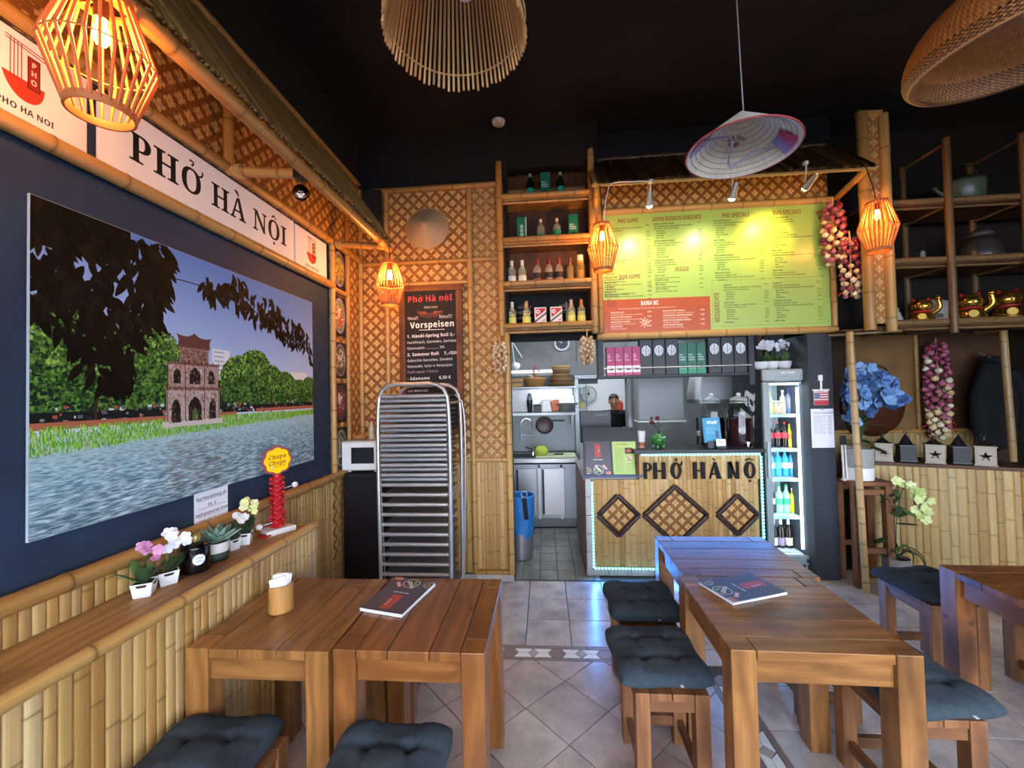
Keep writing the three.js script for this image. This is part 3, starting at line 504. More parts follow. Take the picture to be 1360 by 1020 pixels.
// ---------- left wall: sign panels, mural, dish pictures ----------
function vn(g, text, x, y, size, font, weight = '') {   // draws text whose horned and hatted vowels the font lacks
  g.font = `${weight} ${size}px ${font}`; const base = { 'Ở': 'O', 'Ộ': 'O', 'ở': 'o', 'ộ': 'o', 'Ơ': 'O' };
  for (const ch of text) {
    const b = base[ch] || ch, w = g.measureText(b).width, up = ch === 'Ở' || ch === 'Ộ', cx = x + w / 2, top = y - size * (up ? 0.76 : 0.58); g.fillText(b, x, y);
    g.lineWidth = size * 0.055; g.strokeStyle = g.fillStyle; g.beginPath();
    if (ch === 'Ở' || ch === 'ở') { g.moveTo(x + w * 0.84, y - size * (up ? 0.6 : 0.42)); g.quadraticCurveTo(x + w * 1.06, y - size * (up ? 0.64 : 0.46), x + w * 1.0, y - size * (up ? 0.8 : 0.6)); g.stroke(); g.beginPath(); g.moveTo(cx - size * 0.07, top - size * 0.16); g.quadraticCurveTo(cx + size * 0.1, top - size * 0.2, cx + size * 0.06, top - size * 0.1); g.lineTo(cx, top - size * 0.03); g.stroke(); }
    if (ch === 'Ộ' || ch === 'ộ') { g.moveTo(cx - size * 0.13, top - size * 0.03); g.lineTo(cx, top - size * 0.14); g.lineTo(cx + size * 0.13, top - size * 0.03); g.stroke(); g.beginPath(); g.arc(cx, y + size * 0.14, size * 0.055, 0, 7); g.fill(); }
    x += w + size * 0.02;
  }
  return x;
}
function widthVN(g, text, size, font, weight = '') { g.font = `${weight} ${size}px ${font}`; let w = 0; for (const ch of text) w += g.measureText({ 'Ở': 'O', 'Ộ': 'O', 'ở': 'o', 'ộ': 'o' }[ch] || ch).width + size * 0.02; return w; }
function logo(g, W, h) {
  g.fillStyle = '#ece6e2'; g.fillRect(0, 0, W, h); const w = W * 0.44; g.translate(W * 0.28, 0);
  g.fillStyle = '#b9402c'; g.beginPath(); g.moveTo(w * 0.1, h * 0.52); g.bezierCurveTo(w * 0.2, h * 0.72, w * 0.36, h * 0.77, w * 0.5, h * 0.77); g.bezierCurveTo(w * 0.64, h * 0.77, w * 0.8, h * 0.72, w * 0.82, h * 0.52); g.fill();
  g.strokeStyle = '#8f3226'; g.lineWidth = w * 0.018; for (const x of [0.24, 0.3, 0.36, 0.42]) { g.beginPath(); g.moveTo(w * x, h * 0.1); g.lineTo(w * x, h * 0.55); g.stroke(); }
  g.lineWidth = w * 0.02; for (const y of [0.09, 0.125]) { g.beginPath(); g.moveTo(w * 0.16, h * y); g.lineTo(w * 0.84, h * (y + 0.03)); g.stroke(); }
  g.fillStyle = '#9a2f22'; g.fillRect(w * 0.53, h * 0.2, w * 0.2, h * 0.38); g.strokeStyle = '#5a1d16'; g.strokeRect(w * 0.53, h * 0.2, w * 0.2, h * 0.38); g.fillStyle = '#f1d9d0'; g.textAlign = 'center'; g.font = `bold ${h * 0.095}px sans-serif`; ['P', 'H', 'O'].forEach((c, i) => g.fillText(c, w * 0.63, h * (0.31 + 0.105 * i)));
  g.fillStyle = '#1d1b1c'; g.font = `bold ${h * 0.105}px sans-serif`; g.fillText('PHO HA NOI', w * 0.5, h * 0.92); g.textAlign = 'left';
}
const onWall = (name, label, cat, tex, w, h, p, d = 0.012, rough = 0.5, edge = M.white) => { const t = thing(name, label, cat, p, Math.PI / 2); part('panel', bx(w, h, d, 0.001), edge, t, [0, 0, d / 2]); part('print', plane(w - 0.004, h - 0.004), phys('#ffffff', rough, { map: tex, specularIntensity: rough === 0.6 ? 0.15 : 0.6 }), t, [0, 0, d + 0.0008]); return t; };
const texLogo = canvasTex(400, 280, logo, null, false);
onWall('logo_panel', 'white logo panel with red noodle bowl left of the restaurant name, behind the large lantern', 'sign', texLogo, 0.36, 0.28, [XW + 0.004, 2.725, -1.197]);
onWall('logo_panel', 'small white logo panel with red noodle bowl right of the restaurant name sign', 'sign', texLogo, 0.40, 0.28, [XW + 0.004, 2.715, -2.86]);
onWall('name_sign', 'long white sign with black serif lettering PHỞ HÀ NỘI above the lake mural', 'sign', canvasTex(2048, 468, (g, w, h) => { g.fillStyle = '#ece8e4'; g.fillRect(0, 0, w, h); g.fillStyle = '#17161a'; for (const [word, x0, x1] of [['PHỞ', 183, 800], ['HÀ', 882, 1300], ['NỘI', 1385, 1925]]) { const z = 285, ww = widthVN(g, word, z, 'serif', 'bold'); g.save(); g.translate(x0, h * 0.72); g.scale((x1 - x0) / ww, 1); vn(g, word, 0, 0, z, 'serif', 'bold'); g.restore(); } }, null, false), 1.225, 0.28, [XW + 0.004, 2.72, -2.03]);
// the mural: a printed lake view
T.mural = canvasTex(1480, 1024, (g, w, h) => {
  const sky = g.createLinearGradient(0, 0, 0, h * 0.6); sky.addColorStop(0, '#6082c4'); sky.addColorStop(1, '#c8d6ee'); g.fillStyle = sky; g.fillRect(0, 0, w, h);
  const blob = (x, y, rx, ry, cs, n, s = 0.09) => { for (let i = 0; i < n; i++) { const a = rnd() * 7, q = Math.sqrt(rnd()), px = x + rx * q * Math.cos(a), py = y + ry * q * Math.sin(a), k = rr(0.35, 1) * s * Math.min(rx, ry) + 2; g.fillStyle = cs[Math.min(cs.length - 1, Math.floor(rnd() * cs.length * 0.8 + cs.length * 0.35 * (py > y ? 0 : 0.8) * rnd()))]; g.beginPath(); g.ellipse(px, py, k * 1.5, k, rnd() * 3, 0, 7); g.fill(); } };
  g.fillStyle = '#d9dde2'; g.fillRect(w * 0.45, h * 0.38, w * 0.07, h * 0.12); g.fillRect(w * 0.84, h * 0.455, w * 0.11, h * 0.07); g.fillStyle = '#9aa3ad'; for (let i = 0; i < 5; i++) g.fillRect(w * 0.455, h * (0.39 + 0.02 * i), w * 0.04, h * 0.006);
  g.strokeStyle = '#6e6a68'; g.lineWidth = 2; for (let i = 0; i < 40; i++) { g.beginPath(); g.moveTo(w * 0.25, h * 0.42); const a = -rr(0.3, 2.9); g.lineTo(w * 0.25 + 90 * Math.cos(a), h * 0.42 + 110 * Math.sin(a)); g.stroke(); }
  const gr = ['#17281a', '#24401f', '#345624', '#48702c', '#648c38', '#8fb452'];
  g.fillStyle = '#26361f'; g.fillRect(0, h * 0.52, w, h * 0.13);
  for (const [x, y, rx, ry] of [[0.04, 0.48, 0.1, 0.2], [0.12, 0.5, 0.09, 0.17], [0.2, 0.52, 0.08, 0.15], [0.27, 0.48, 0.08, 0.15], [0.56, 0.53, 0.08, 0.13], [0.64, 0.5, 0.09, 0.14], [0.72, 0.54, 0.08, 0.11], [0.8, 0.56, 0.08, 0.1], [0.9, 0.58, 0.09, 0.08], [0.97, 0.57, 0.06, 0.09]]) blob(w * x, h * y, w * rx, h * ry, gr, 2600, 0.035);
  g.fillStyle = '#1d1e1c'; g.fillRect(0, h * 0.635, w, h * 0.035); for (let i = 0; i < 160; i++) { g.fillStyle = pick(['#cfd3d6', '#5c646c', '#2a2d30', '#8a8f92', '#a4503c']); g.fillRect(rnd() * w, h * rr(0.615, 0.665), rr(4, 18), rr(4, 14)); }
  g.strokeStyle = '#3a2a1c'; g.lineWidth = 9; for (const x of [0.33, 0.42, 0.12, 0.72]) { g.beginPath(); g.moveTo(w * x, h * 0.68); g.lineTo(w * x + 5, h * 0.56); g.stroke(); }
  g.fillStyle = '#a8644a'; g.fillRect(0, h * 0.665, w * 0.55, h * 0.022); g.fillRect(w * 0.64, h * 0.655, w * 0.36, h * 0.018);
  const wt = g.createLinearGradient(0, h * 0.72, 0, h); wt.addColorStop(0, '#a6c2c4'); wt.addColorStop(0.5, '#92b4bc'); wt.addColorStop(1, '#a8c2c8'); g.fillStyle = wt; g.fillRect(0, h * 0.7, w, h * 0.3);
  for (let i = 0; i < 5200; i++) { const y = Math.pow(rnd(), 0.8), s = 0.4 + y * 1.6; g.fillStyle = pick(['rgba(70,95,105,0.35)', 'rgba(220,235,238,0.4)', 'rgba(95,125,135,0.4)', 'rgba(50,70,80,0.3)']); g.beginPath(); g.ellipse(rnd() * w, h * (0.71 + 0.29 * y), 12 * s, 1.7 * s, rr(-0.08, 0.08), 0, 7); g.fill(); }
  for (let i = 0; i < 420; i++) { g.fillStyle = pick(['rgba(120,85,70,0.35)', 'rgba(80,70,50,0.35)', 'rgba(150,120,100,0.3)']); g.fillRect(w * rr(0.29, 0.48), h * rr(0.76, 0.97), rr(10, 45), rr(2, 4)); }
  for (let i = 0; i < 5200; i++) { const u = rnd(), up = 0.685 + 0.0 * u, lo = u < 0.9 ? 0.76 - 0.05 * u : 0.71; g.fillStyle = pick(['#57a02a', '#74bb38', '#94d048', '#468424', '#a8b848']); const y = h * rr(up - (u > 0.8 ? 0.0 : 0.004), lo); g.fillRect(u * w, y - 7, 2.5, rr(6, 16)); }
  // the stone tower on the islet
  const X = (u) => w * (0.387 + (u - 0.578) * 1.17), Y = (v) => h * v, st = (x0, y0, x1, y1, c) => { g.fillStyle = c; g.fillRect(X(x0), Y(y0), X(x1) - X(x0), Y(y1) - Y(y0)); };
  st(0.50, 0.555, 0.655, 0.705, '#b5a097'); st(0.505, 0.455, 0.65, 0.56, '#a98f85'); st(0.535, 0.385, 0.62, 0.46, '#9a7c70'); st(0.497, 0.552, 0.66, 0.566, '#7d5a4c'); st(0.503, 0.45, 0.653, 0.462, '#7d5a4c'); st(0.49, 0.69, 0.665, 0.712, '#c9bfb8'); st(0.532, 0.38, 0.623, 0.39, '#6d4a3e');
  g.fillStyle = '#5f4036'; g.beginPath(); g.moveTo(X(0.53), Y(0.385)); g.quadraticCurveTo(X(0.535), Y(0.35), X(0.525), Y(0.335)); g.quadraticCurveTo(X(0.56), Y(0.355), X(0.576), Y(0.325)); g.quadraticCurveTo(X(0.595), Y(0.355), X(0.63), Y(0.338)); g.quadraticCurveTo(X(0.62), Y(0.355), X(0.625), Y(0.385)); g.fill();
  const arch = (x, y, ww, hh, c = '#241c18') => { g.fillStyle = c; g.beginPath(); g.moveTo(X(x - ww), Y(y)); g.lineTo(X(x - ww), Y(y - hh * 0.55)); g.quadraticCurveTo(X(x - ww * 0.8), Y(y - hh * 0.9), X(x), Y(y - hh)); g.quadraticCurveTo(X(x + ww * 0.8), Y(y - hh * 0.9), X(x + ww), Y(y - hh * 0.55)); g.lineTo(X(x + ww), Y(y)); g.fill(); };
  arch(0.578, 0.692, 0.019, 0.1); arch(0.525, 0.695, 0.012, 0.095); arch(0.632, 0.69, 0.011, 0.09); arch(0.578, 0.54, 0.016, 0.07); arch(0.528, 0.538, 0.01, 0.06); arch(0.628, 0.538, 0.01, 0.06); arch(0.578, 0.69, 0.008, 0.05, '#4f6a34');
  for (let i = 0; i < 900; i++) { const top = rnd() < 0.25; g.fillStyle = pick(['rgba(60,34,26,0.4)', top ? 'rgba(80,44,34,0.5)' : 'rgba(232,214,206,0.35)', 'rgba(110,66,52,0.35)']); g.fillRect(X(top ? rr(0.536, 0.612) : rr(0.503, 0.645)), Y(top ? rr(0.39, 0.455) : rr(0.46, 0.69)), rr(2, 9), rr(2, 12)); } g.fillStyle = 'rgba(70,40,30,0.8)'; for (let i = 0; i < 9; i++) g.fillRect(X(0.503 + i * 0.0185), Y(0.442), 5, 14); for (const u of [0.503, 0.55, 0.606, 0.652]) g.fillRect(X(u) - 2, Y(0.46), 4, Y(0.69) - Y(0.46));
  // dark foliage hanging over the view
  const leafAt = (x, y, s, a) => { g.save(); g.translate(x, y); g.rotate(a); g.beginPath(); g.moveTo(0, 0); g.quadraticCurveTo(s * 0.55, -s * 0.5, s * 1.5, 0); g.quadraticCurveTo(s * 0.55, s * 0.5, 0, 0); g.fill(); g.restore(); };
  g.fillStyle = '#14100c'; g.fillRect(0, 0, w * 0.2, h * 0.14);
  for (let i = 0; i < 420; i++) { const u = Math.pow(rnd(), 0.9), x = w * u * 0.30, lim = h * (u < 0.3 ? 0.34 + 0.3 * u : u < 0.66 ? 0.60 - 0.5 * Math.abs(u - 0.5) : 0.5 - 1.0 * (u - 0.66)), y = lim * Math.pow(rnd(), 0.8) - 20; g.fillStyle = pick(['#100d0a', '#17130e', '#1e1810', '#14100c']); leafAt(x, y, rr(34, 70), rr(0.6, 2.4)); }
  for (let i = 0; i < 300; i++) { const u = rnd(), x = w * (0.42 + 0.56 * u), cy = h * (0.09 + 0.20 * u * u + 0.02 * Math.sin(u * 20)); g.fillStyle = pick(['#120e0a', '#1e1610', '#2a1e14']); leafAt(x, cy + rr(-75, 80) * (u < 0.2 ? 0.5 : 1), rr(26, 52), rr(0.6, 2.4)); }
  g.strokeStyle = '#221b15'; g.lineWidth = 4; g.beginPath(); g.moveTo(w * 0.3, h * 0.12); g.quadraticCurveTo(w * 0.6, h * 0.08, w * 0.97, h * 0.33); g.stroke();
}, null, false);
onWall('lake_mural', 'large lake print with an old stone tower and dark overhanging leaves on the navy wall', 'picture', T.mural, 1.652, 1.145, [XW + 0.004, 1.783, -2.035], 0.009, 0.6, std('#a9b2b8', 0.4));
{ // five dish pictures between two canes
  const dish = (k) => canvasTex(160, 256, (g, w, h) => { g.fillStyle = '#1a1415'; g.fillRect(0, 0, w, h); const R = w * 0.46; g.fillStyle = ['#8d8fb0', '#9a93b5', '#8a84a6', '#54404c', '#8f9a92'][k]; g.beginPath(); g.ellipse(w / 2, h / 2, R, h * 0.46, 0, 0, 7); g.fill(); g.fillStyle = ['#6a6238', '#7d8a6a', '#4a4a3e', '#5e2f36', '#4a4c3c'][k]; g.beginPath(); g.ellipse(w / 2, h / 2, R * 0.86, h * 0.4, 0, 0, 7); g.fill();
    const cs = [['#d98a3a', '#a8b05a', '#6f7d3a', '#c9a64a'], ['#c23a3a', '#dfe3d8', '#7f9a5a', '#a8584a'], ['#6a7a4a', '#d8d4c8', '#3f4a34', '#8a6a4a'], ['#a04a52', '#7a3038', '#e6e0d8', '#5e2a30'], ['#9aa48a', '#5a6a4a', '#d8dcd0', '#3a3c30']][k];
    for (let i = 0; i < 90; i++) { const a = rnd() * 7, q = Math.sqrt(rnd()) * 0.8; g.fillStyle = pick(cs); g.beginPath(); g.ellipse(w / 2 + R * q * Math.cos(a), h / 2 + h * 0.36 * q * Math.sin(a), rr(5, 17), rr(4, 9), rnd() * 3, 0, 7); g.fill(); }
    g.strokeStyle = '#e8e6e0'; g.lineWidth = 5; for (let i = 0; i < [0, 2, 4, 5, 2][k]; i++) { g.beginPath(); g.ellipse(w * rr(0.35, 0.6), h * rr(0.3, 0.5), 15, 11, 1, 0, 7); g.stroke(); } }, null, false);
  const L = ['orange and green dish', 'bowl with red chillies and pale noodles', 'bowl topped with white onion rings', 'reddish meat dish with a white garnish', 'pale green noodle salad'];
  [[2.555, 2.875], [2.165, 2.49], [1.815, 2.11], [1.455, 1.775], [1.075, 1.41]].forEach(([a, b], k) => onWall('dish_picture', `narrow picture of a ${L[k]}, ${['topmost', 'second', 'third', 'fourth', 'lowest'][k]} in the column`, 'picture', dish(k), 0.20, b - a, [XW + 0.012, (a + b) / 2, -3.243], 0.012, 0.35, M.dark));
}
const lines = (g, x, y, w, n, dy, c, lw = 2) => { g.fillStyle = c; for (let i = 0; i < n; i++) { let q = x; while (q < x + w * (i % 3 === 2 ? 0.6 : 1)) { const l = rr(6, 22); g.fillRect(q, y + i * dy, Math.min(l, x + w - q), lw); q += l + 5; } } };
{
  const tex = canvasTex(300, 260, (g, w, h) => { g.fillStyle = '#eef0f6'; g.fillRect(0, 0, w, h); g.fillStyle = '#2a2c36'; g.textAlign = 'center'; g.font = 'bold 30px serif'; ['Kartenzahlung ab', '10,- €', 'Card payments from', '10,- €'].forEach((s, i) => g.fillText(s, w / 2, 54 + i * 54)); for (let i = 0; i < 4; i++) g.fillRect(w * 0.1, 60 + i * 54, w * 0.8, 2); }, null, false);
  onWall('paper_notice', 'white paper notice taped under the mural on the navy wall, above the plants', 'notice', tex, 0.21, 0.19, [XW + 0.002, 1.115, -1.957], 0.001, 0.85, M.paper);
}
{ // little ball lamp clipped to the bracket
  const t = thing('ball_spotlight', 'small dark chrome ball spotlight hanging from the roof bracket by the white sign', 'lamp', [-1.256, 2.742, -2.05]);
  part('clamp', bx(0.06, 0.05, 0.06, 0.006, 0, 0.095, 0), M.plastic, t); part('stem', rod([0, 0.03, 0], [0, 0.09, 0], 0.006), M.chrome, t); part('ball', sph(0.042, 0, 0, 0, 24, 16), std('#3a3632', 0.15, { metalness: 1 }), t); part('ring', torus(0.024, 0.006, 24, 6), M.chrome, t, [0.012, -0.02, 0.026], [1.0, 0, -0.4]); part('lens', cyl(0.02, 0.02, 0.012, 16), M.white, t, [0.014, -0.022, 0.028], [1.0, 0, -0.4]);
}
// ---------- back partition decor ----------
{
  const t = thing('wall_hat', 'pale conical straw hat hung on the woven wall above the chalkboard', 'hat', [-1.03, 3.175, ZB + 0.03]); t.rotation.set(-0.12, 0, 0);
  const tex = canvasTex(512, 128, (g, w, h) => { g.fillStyle = '#a89272'; g.fillRect(0, 0, w, h); for (let i = 0; i < 400; i++) { g.fillStyle = `rgba(${130 + 60 * rnd()},${110 + 50 * rnd()},${80 + 40 * rnd()},0.3)`; g.fillRect(rnd() * w, 0, 1 + 2 * rnd(), h); } });
  part('cone', lathe([[0.001, 0.11], [0.1, 0.055], [0.2, 0], [0.197, -0.004], [0.1, 0.048], [0.001, 0.1]], 64).rotateX(Math.PI / 2), std('#ffffff', 0.6, { map: tex }), t); part('rim', torus(0.199, 0.004, 64, 6).rotateX(Math.PI / 2), M.rattan, t);
}
{ const t = thing('wall_speaker', 'black loudspeaker box in the left corner just under the cane roof', 'speaker', [-1.50, 3.34, -3.54], 0.3); part('cabinet', bx(0.17, 0.30, 0.15, 0.012), M.plastic, t); part('grille', bx(0.15, 0.27, 0.01, 0.004, 0, 0, 0.077), M.black, t); part('bracket', bx(0.05, 0.05, 0.1, 0.004, 0, 0, -0.11), M.dark, t); }
{
  const t = thing('chalkboard', 'wood-framed chalkboard menu headed in red chalk on the woven wall', 'chalkboard', [-1.01, 1.98, ZB + 0.03]), w = 0.47, h = 1.24, f = 0.055;
  const tex = canvasTex(480, 1270, (g, W, H) => { g.fillStyle = '#17161a'; g.fillRect(0, 0, W, H); for (let i = 0; i < 300; i++) { g.fillStyle = `rgba(150,150,160,${0.03 * rnd()})`; g.fillRect(rnd() * W, rnd() * H, 60 * rnd(), 20 * rnd()); }
    const s = (t, x, y, z, c, f = 'bold') => { g.fillStyle = c; g.save(); g.translate(x, y); g.rotate(-0.02); vn(g, t, 0, 0, z, 'sans-serif', f); g.restore(); };
    s('Phở Hà nộI !', 24, 100, 78, '#c94350'); s('Welcome', 180, 160, 30, '#d8c8a8', ''); g.strokeStyle = '#a8603a'; g.lineWidth = 4; for (let i = 0; i < 14; i++) { g.beginPath(); const a = i / 13 * Math.PI; g.moveTo(235 + 40 * Math.cos(a), 190 + 14 * Math.sin(a)); g.lineTo(235 + 120 * Math.cos(a), 190 + 60 * Math.sin(a)); g.stroke(); }
    s('Neu!!', 24, 262, 40, '#d8d8d8', ''); s('Neu!!!', 320, 256, 44, '#d8d8d8', ''); s('Vorspeisen', 46, 340, 76, '#f2f2ee'); g.fillStyle = '#f2f2ee'; g.fillRect(130, 356, 240, 5);
    [['1. Hànôi-Spring Roll 3,-', 430, 40], ['Hackfleisch, Garnelen, Gemüse', 484, 32], ['Glasnudeln ............. Stk.', 538, 32], ['2. Sommer Roll    7,-/Stk', 600, 40], ['Gekochte Garnelen, Omelett', 652, 32], ['Reisnudel, Salat in Reispapier', 706, 31], ['Fisch sauer / Hoisin', 758, 32], ['- Edamame        6,50 €', 822, 38], ['Frisch blanchierte Bohnen', 880, 32], ['mit Meersalz', 932, 32], ['- Gyoza  5 Stk   6,50 €', 1000, 38]].forEach(([t, y, z], i) => s(t, 14, y, z, i === 6 ? '#c9a0a8' : '#e6e6e4', z > 35 ? 'bold' : '')); }, null, false);
  part('board', bx(w, h, 0.012, 0), M.black, t); part('writing', plane(w, h), std('#ffffff', 0.8, { map: tex }), t, [0, 0, 0.008]);
  for (const s of [-1, 1]) { part('frame_rail', board(w + 2 * f, f, 0.03, 0.004), M.frameWood ||= std('#b58a62', 0.6, { map: T.shelf }), t, [0, s * (h + f) / 2, 0.006]); part('frame_stile', board(f, h, 0.03, 0.004), M.frameWood, t, [s * (w + f) / 2, 0, 0.006]); }
}
{ // steel tray rack
  const t = thing('tray_rack', 'tall shiny steel tray rack standing in front of the chalkboard', 'rack', [-0.985, 0, -3.22]), W = 0.53, D = 0.42, H = 1.74;
  const frame = (z) => { const q = W / 2, pts = [[-q, 0.1, z], [-q, H - 0.14, z], [-q + 0.02, H - 0.05, z], [-q + 0.09, H, z], [0, H + 0.003, z], [q - 0.09, H, z], [q - 0.02, H - 0.05, z], [q, H - 0.14, z], [q, 0.1, z]]; return tube(pts, 0.016, 60, 8); };
  part('frame_tube', frame(D / 2), M.steel, t); part('frame_tube', frame(-D / 2), M.steel, t);
  for (const s of [-1, 1]) { for (const y of [0.14, 0.9, 1.6]) part('side_tube', rod([s * W / 2, y, -D / 2], [s * W / 2, y, D / 2], 0.009), M.steel, t); part('side_rod', tube([[s * (W / 2 + 0.055), 0.12, 0.0], [s * (W / 2 + 0.055), 1.63, 0.0], [s * (W / 2 + 0.01), 1.66, 0.0]], 0.006, 20, 5), M.steel, t); part('brace', rod([s * W / 2, 0.95, -D / 2], [s * W / 2, 1.1, D / 2], 0.007), M.steel, t); }
  const lip = [rod([-W / 2 + 0.012, 0, 0], [W / 2 - 0.012, 0, 0], 0.0155, 8)]; const shelfG = [bx(W - 0.05, 0.003, D - 0.03, 0)];
  const lm = merge(lip), sm = merge(shelfG);
  for (let k = 0; k < 22; k++) { const y = 1.655 - k * 0.0735; const b = part('runner', lm, M.steel, t, [0, y, D / 2]); if (k < 9) part('runner', lm, M.steelDull, t, [0, y - 0.034, D / 2 - 0.006]); part('tray', sm, M.trayDark ||= std('#8f8b84', 0.38, { metalness: 0.6 }), t, [0, y + 0.004, 0]); if (k < 9) part('tray', sm, M.trayDark, t, [0, y - 0.034, 0]); }
  for (const [x, z] of [[-1, -1], [1, -1], [-1, 1], [1, 1]]) { part('caster', new THREE.CylinderGeometry(0.05, 0.05, 0.03, 20).rotateZ(Math.PI / 2), M.dark, t, [x * W / 2, 0.05, z * D / 2]); part('caster_fork', bx(0.045, 0.06, 0.03, 0.004, x * W / 2, 0.085, z * D / 2), M.steelDull, t); }
}
{ const t = thing('black_cabinet', 'black cabinet standing in the left corner beside the steel rack', 'cabinet', [-1.48, 0, -3.41]); part('body', bx(0.30, 1.03, 0.42, 0.006, 0, 0.525, 0), M.black, t); part('door', bx(0.285, 0.98, 0.016, 0.004, 0, 0.52, 0.218), std('#101217', 0.35), t); for (const s of [-1, 1]) part('foot', cyl(0.02, 0.02, 0.012, 12, s * 0.13, 0.006, 0.15), M.dark, t); }
{ const t = thing('small_oven', 'white countertop oven standing on the black cabinet behind the rack', 'oven', [-1.505, 1.055, -3.38]); part('body', bx(0.30, 0.24, 0.30, 0.008, 0, 0.125, 0), std('#b9bbb6', 0.5), t); part('door', bx(0.29, 0.22, 0.014, 0.005, 0.0, 0.125, 0.157), M.white, t); part('window', bx(0.19, 0.13, 0.006, 0.003, 0.03, 0.13, 0.166), M.plastic, t); for (const s of [-1, 1]) part('foot', cyl(0.014, 0.014, 0.015, 10, s * 0.11, -0.003, 0.1), M.white, t); }
{ const t = thing('sauce_bottle', 'small red-capped bottle standing on the white oven', 'bottle', [-1.45, 1.302, -3.34]); part('body', lathe([[0, 0], [0.026, 0.002], [0.026, 0.1], [0.012, 0.13], [0.012, 0.15]], 16), std('#c9b48a', 0.3), t); part('cap', cyl(0.014, 0.013, 0.03, 14, 0, 0.165, 0), M.red, t); }
{ const t = thing('woven_tray', 'small brown basket lying on the white oven', 'basket', [-1.56, 1.302, -3.36]); part('weave', lathe([[0, 0], [0.05, 0.001], [0.066, 0.03], [0.062, 0.03], [0.048, 0.006], [0, 0.005]], 24), M.rattan, t); }

// ---------- bottles and cartons ----------
const glassOf = {}; const tinted = (c) => glassOf[c] ||= phys(c, 0.06, { transmission: 0.75, thickness: 0, ior: 1.45 });
const solidOf = {}; const solid = (c, r = 0.35) => solidOf[c + r] ||= std(c, r);
function bottle(label, p, o, group) {   // o: h r neck glass liquid fill cap capH lab labY labH
  const { h, r, neck = r * 0.36, glass = '#e8efe8', liquid, fill = 0.55, cap = '#ffffff', capH = 0.03, lab, labY = 0.3, labH = 0.3, sh = 0.62 } = o, t = thing(o.name || 'bottle', label, o.cat || 'bottle', p, rr(0, 6), group);
  part('glass', lathe([[0, 0.002], [r * 0.92, 0], [r, 0.006], [r, h * sh], [r * 0.93, h * (sh + 0.06)], [neck * 1.2, h * (sh + 0.17)], [neck, h * (sh + 0.22)], [neck, h - capH], [0, h - capH]], 18), o.opaque ? solid(glass, 0.15) : tinted(glass), t);
  if (liquid) part('liquid', lathe([[0, 0.005], [r * 0.88, 0.005], [r * 0.9, 0.012], [r * 0.9, h * sh * fill], [0, h * sh * fill]], 16), solid(liquid, 0.2), t);
  part('cap', cyl(neck * 1.15, neck * 1.08, capH, 14, 0, h - capH / 2, 0), solid(cap, 0.4), t);
  if (lab) part('paper_label', lathe([[r + 0.0006, h * labY], [r + 0.0012, h * labY], [r + 0.0012, h * (labY + labH)], [r + 0.0006, h * (labY + labH)]], 18), solid(lab, 0.6), t);
  return t;
}
function carton(label, p, w, h, d, draw, side, group) {
  const t = thing('carton', label, 'box', p, 0, group); part('box', bx(w, h, d, 0.002, 0, h / 2, 0), solid(side, 0.45), t);
  part('print', plane(w - 0.002, h - 0.002), draw, t, [0, h / 2, d / 2 + 0.0006]); return t;
}
const printOf = (w, h, f, rough = 0.45) => std('#ffffff', rough, { map: canvasTex(w, h, f, null, false) });
const glyph = (g, x, y, s) => { g.lineWidth = s * 0.12; g.beginPath(); for (let i = 0; i < 3; i++) { g.moveTo(x - s * 0.5, y + (i - 1) * s * 0.38); g.lineTo(x + s * 0.5, y + (i - 1) * s * 0.38); } g.moveTo(x, y - s * 0.6); g.lineTo(x, y + s * 0.2); g.lineTo(x - s * 0.45, y + s * 0.6); g.moveTo(x, y + s * 0.2); g.lineTo(x + s * 0.45, y + s * 0.6); g.stroke(); };
const greenBox = printOf(96, 320, (g, w, h) => { g.fillStyle = '#0f6a50'; g.fillRect(0, 0, w, h); g.fillStyle = '#e8f2ea'; g.font = 'bold 21px sans-serif'; ['ROU', 'XIANG', 'CHIEW'].forEach((s, i) => g.fillText(s, 8, 130 + i * 26)); g.fillStyle = '#0a4a3a'; g.beginPath(); g.arc(48, 236, 26, 0, 7); g.fill(); g.fillStyle = '#1f8a68'; g.fillRect(0, 272, w, 48); g.fillStyle = '#dfeee4'; g.fillRect(8, 262, 80, 4); });
const greenBox2 = printOf(96, 320, (g, w, h) => { g.fillStyle = '#0f6a50'; g.fillRect(0, 0, w, h); g.strokeStyle = '#f0f6f0'; for (let i = 0; i < 3; i++) glyph(g, 48, 115 + i * 48, 34); g.fillStyle = '#d8e6da'; g.fillRect(88, 0, 8, h); });
const pinkBox = printOf(96, 320, (g, w, h) => { g.fillStyle = '#b8326c'; g.fillRect(0, 0, w, h); g.fillStyle = '#f4e4ea'; g.font = 'bold 17px sans-serif'; ['MEI', 'KUEI', 'LU', 'CHIEW'].forEach((s, i) => g.fillText(s, 10, 92 + i * 21)); g.fillStyle = '#e9e4e6'; g.fillRect(0, 210, w, 78); g.fillStyle = '#4a3038'; g.beginPath(); g.ellipse(48, 246, 32, 15, 0.1, 0, 7); g.fill(); g.fillStyle = '#8a7078'; for (let i = 0; i < 8; i++) g.fillRect(20 + 7 * i, 238 + (i % 3) * 4, 4, 7); g.fillStyle = '#c23c74'; g.fillRect(0, 290, w, 30); });
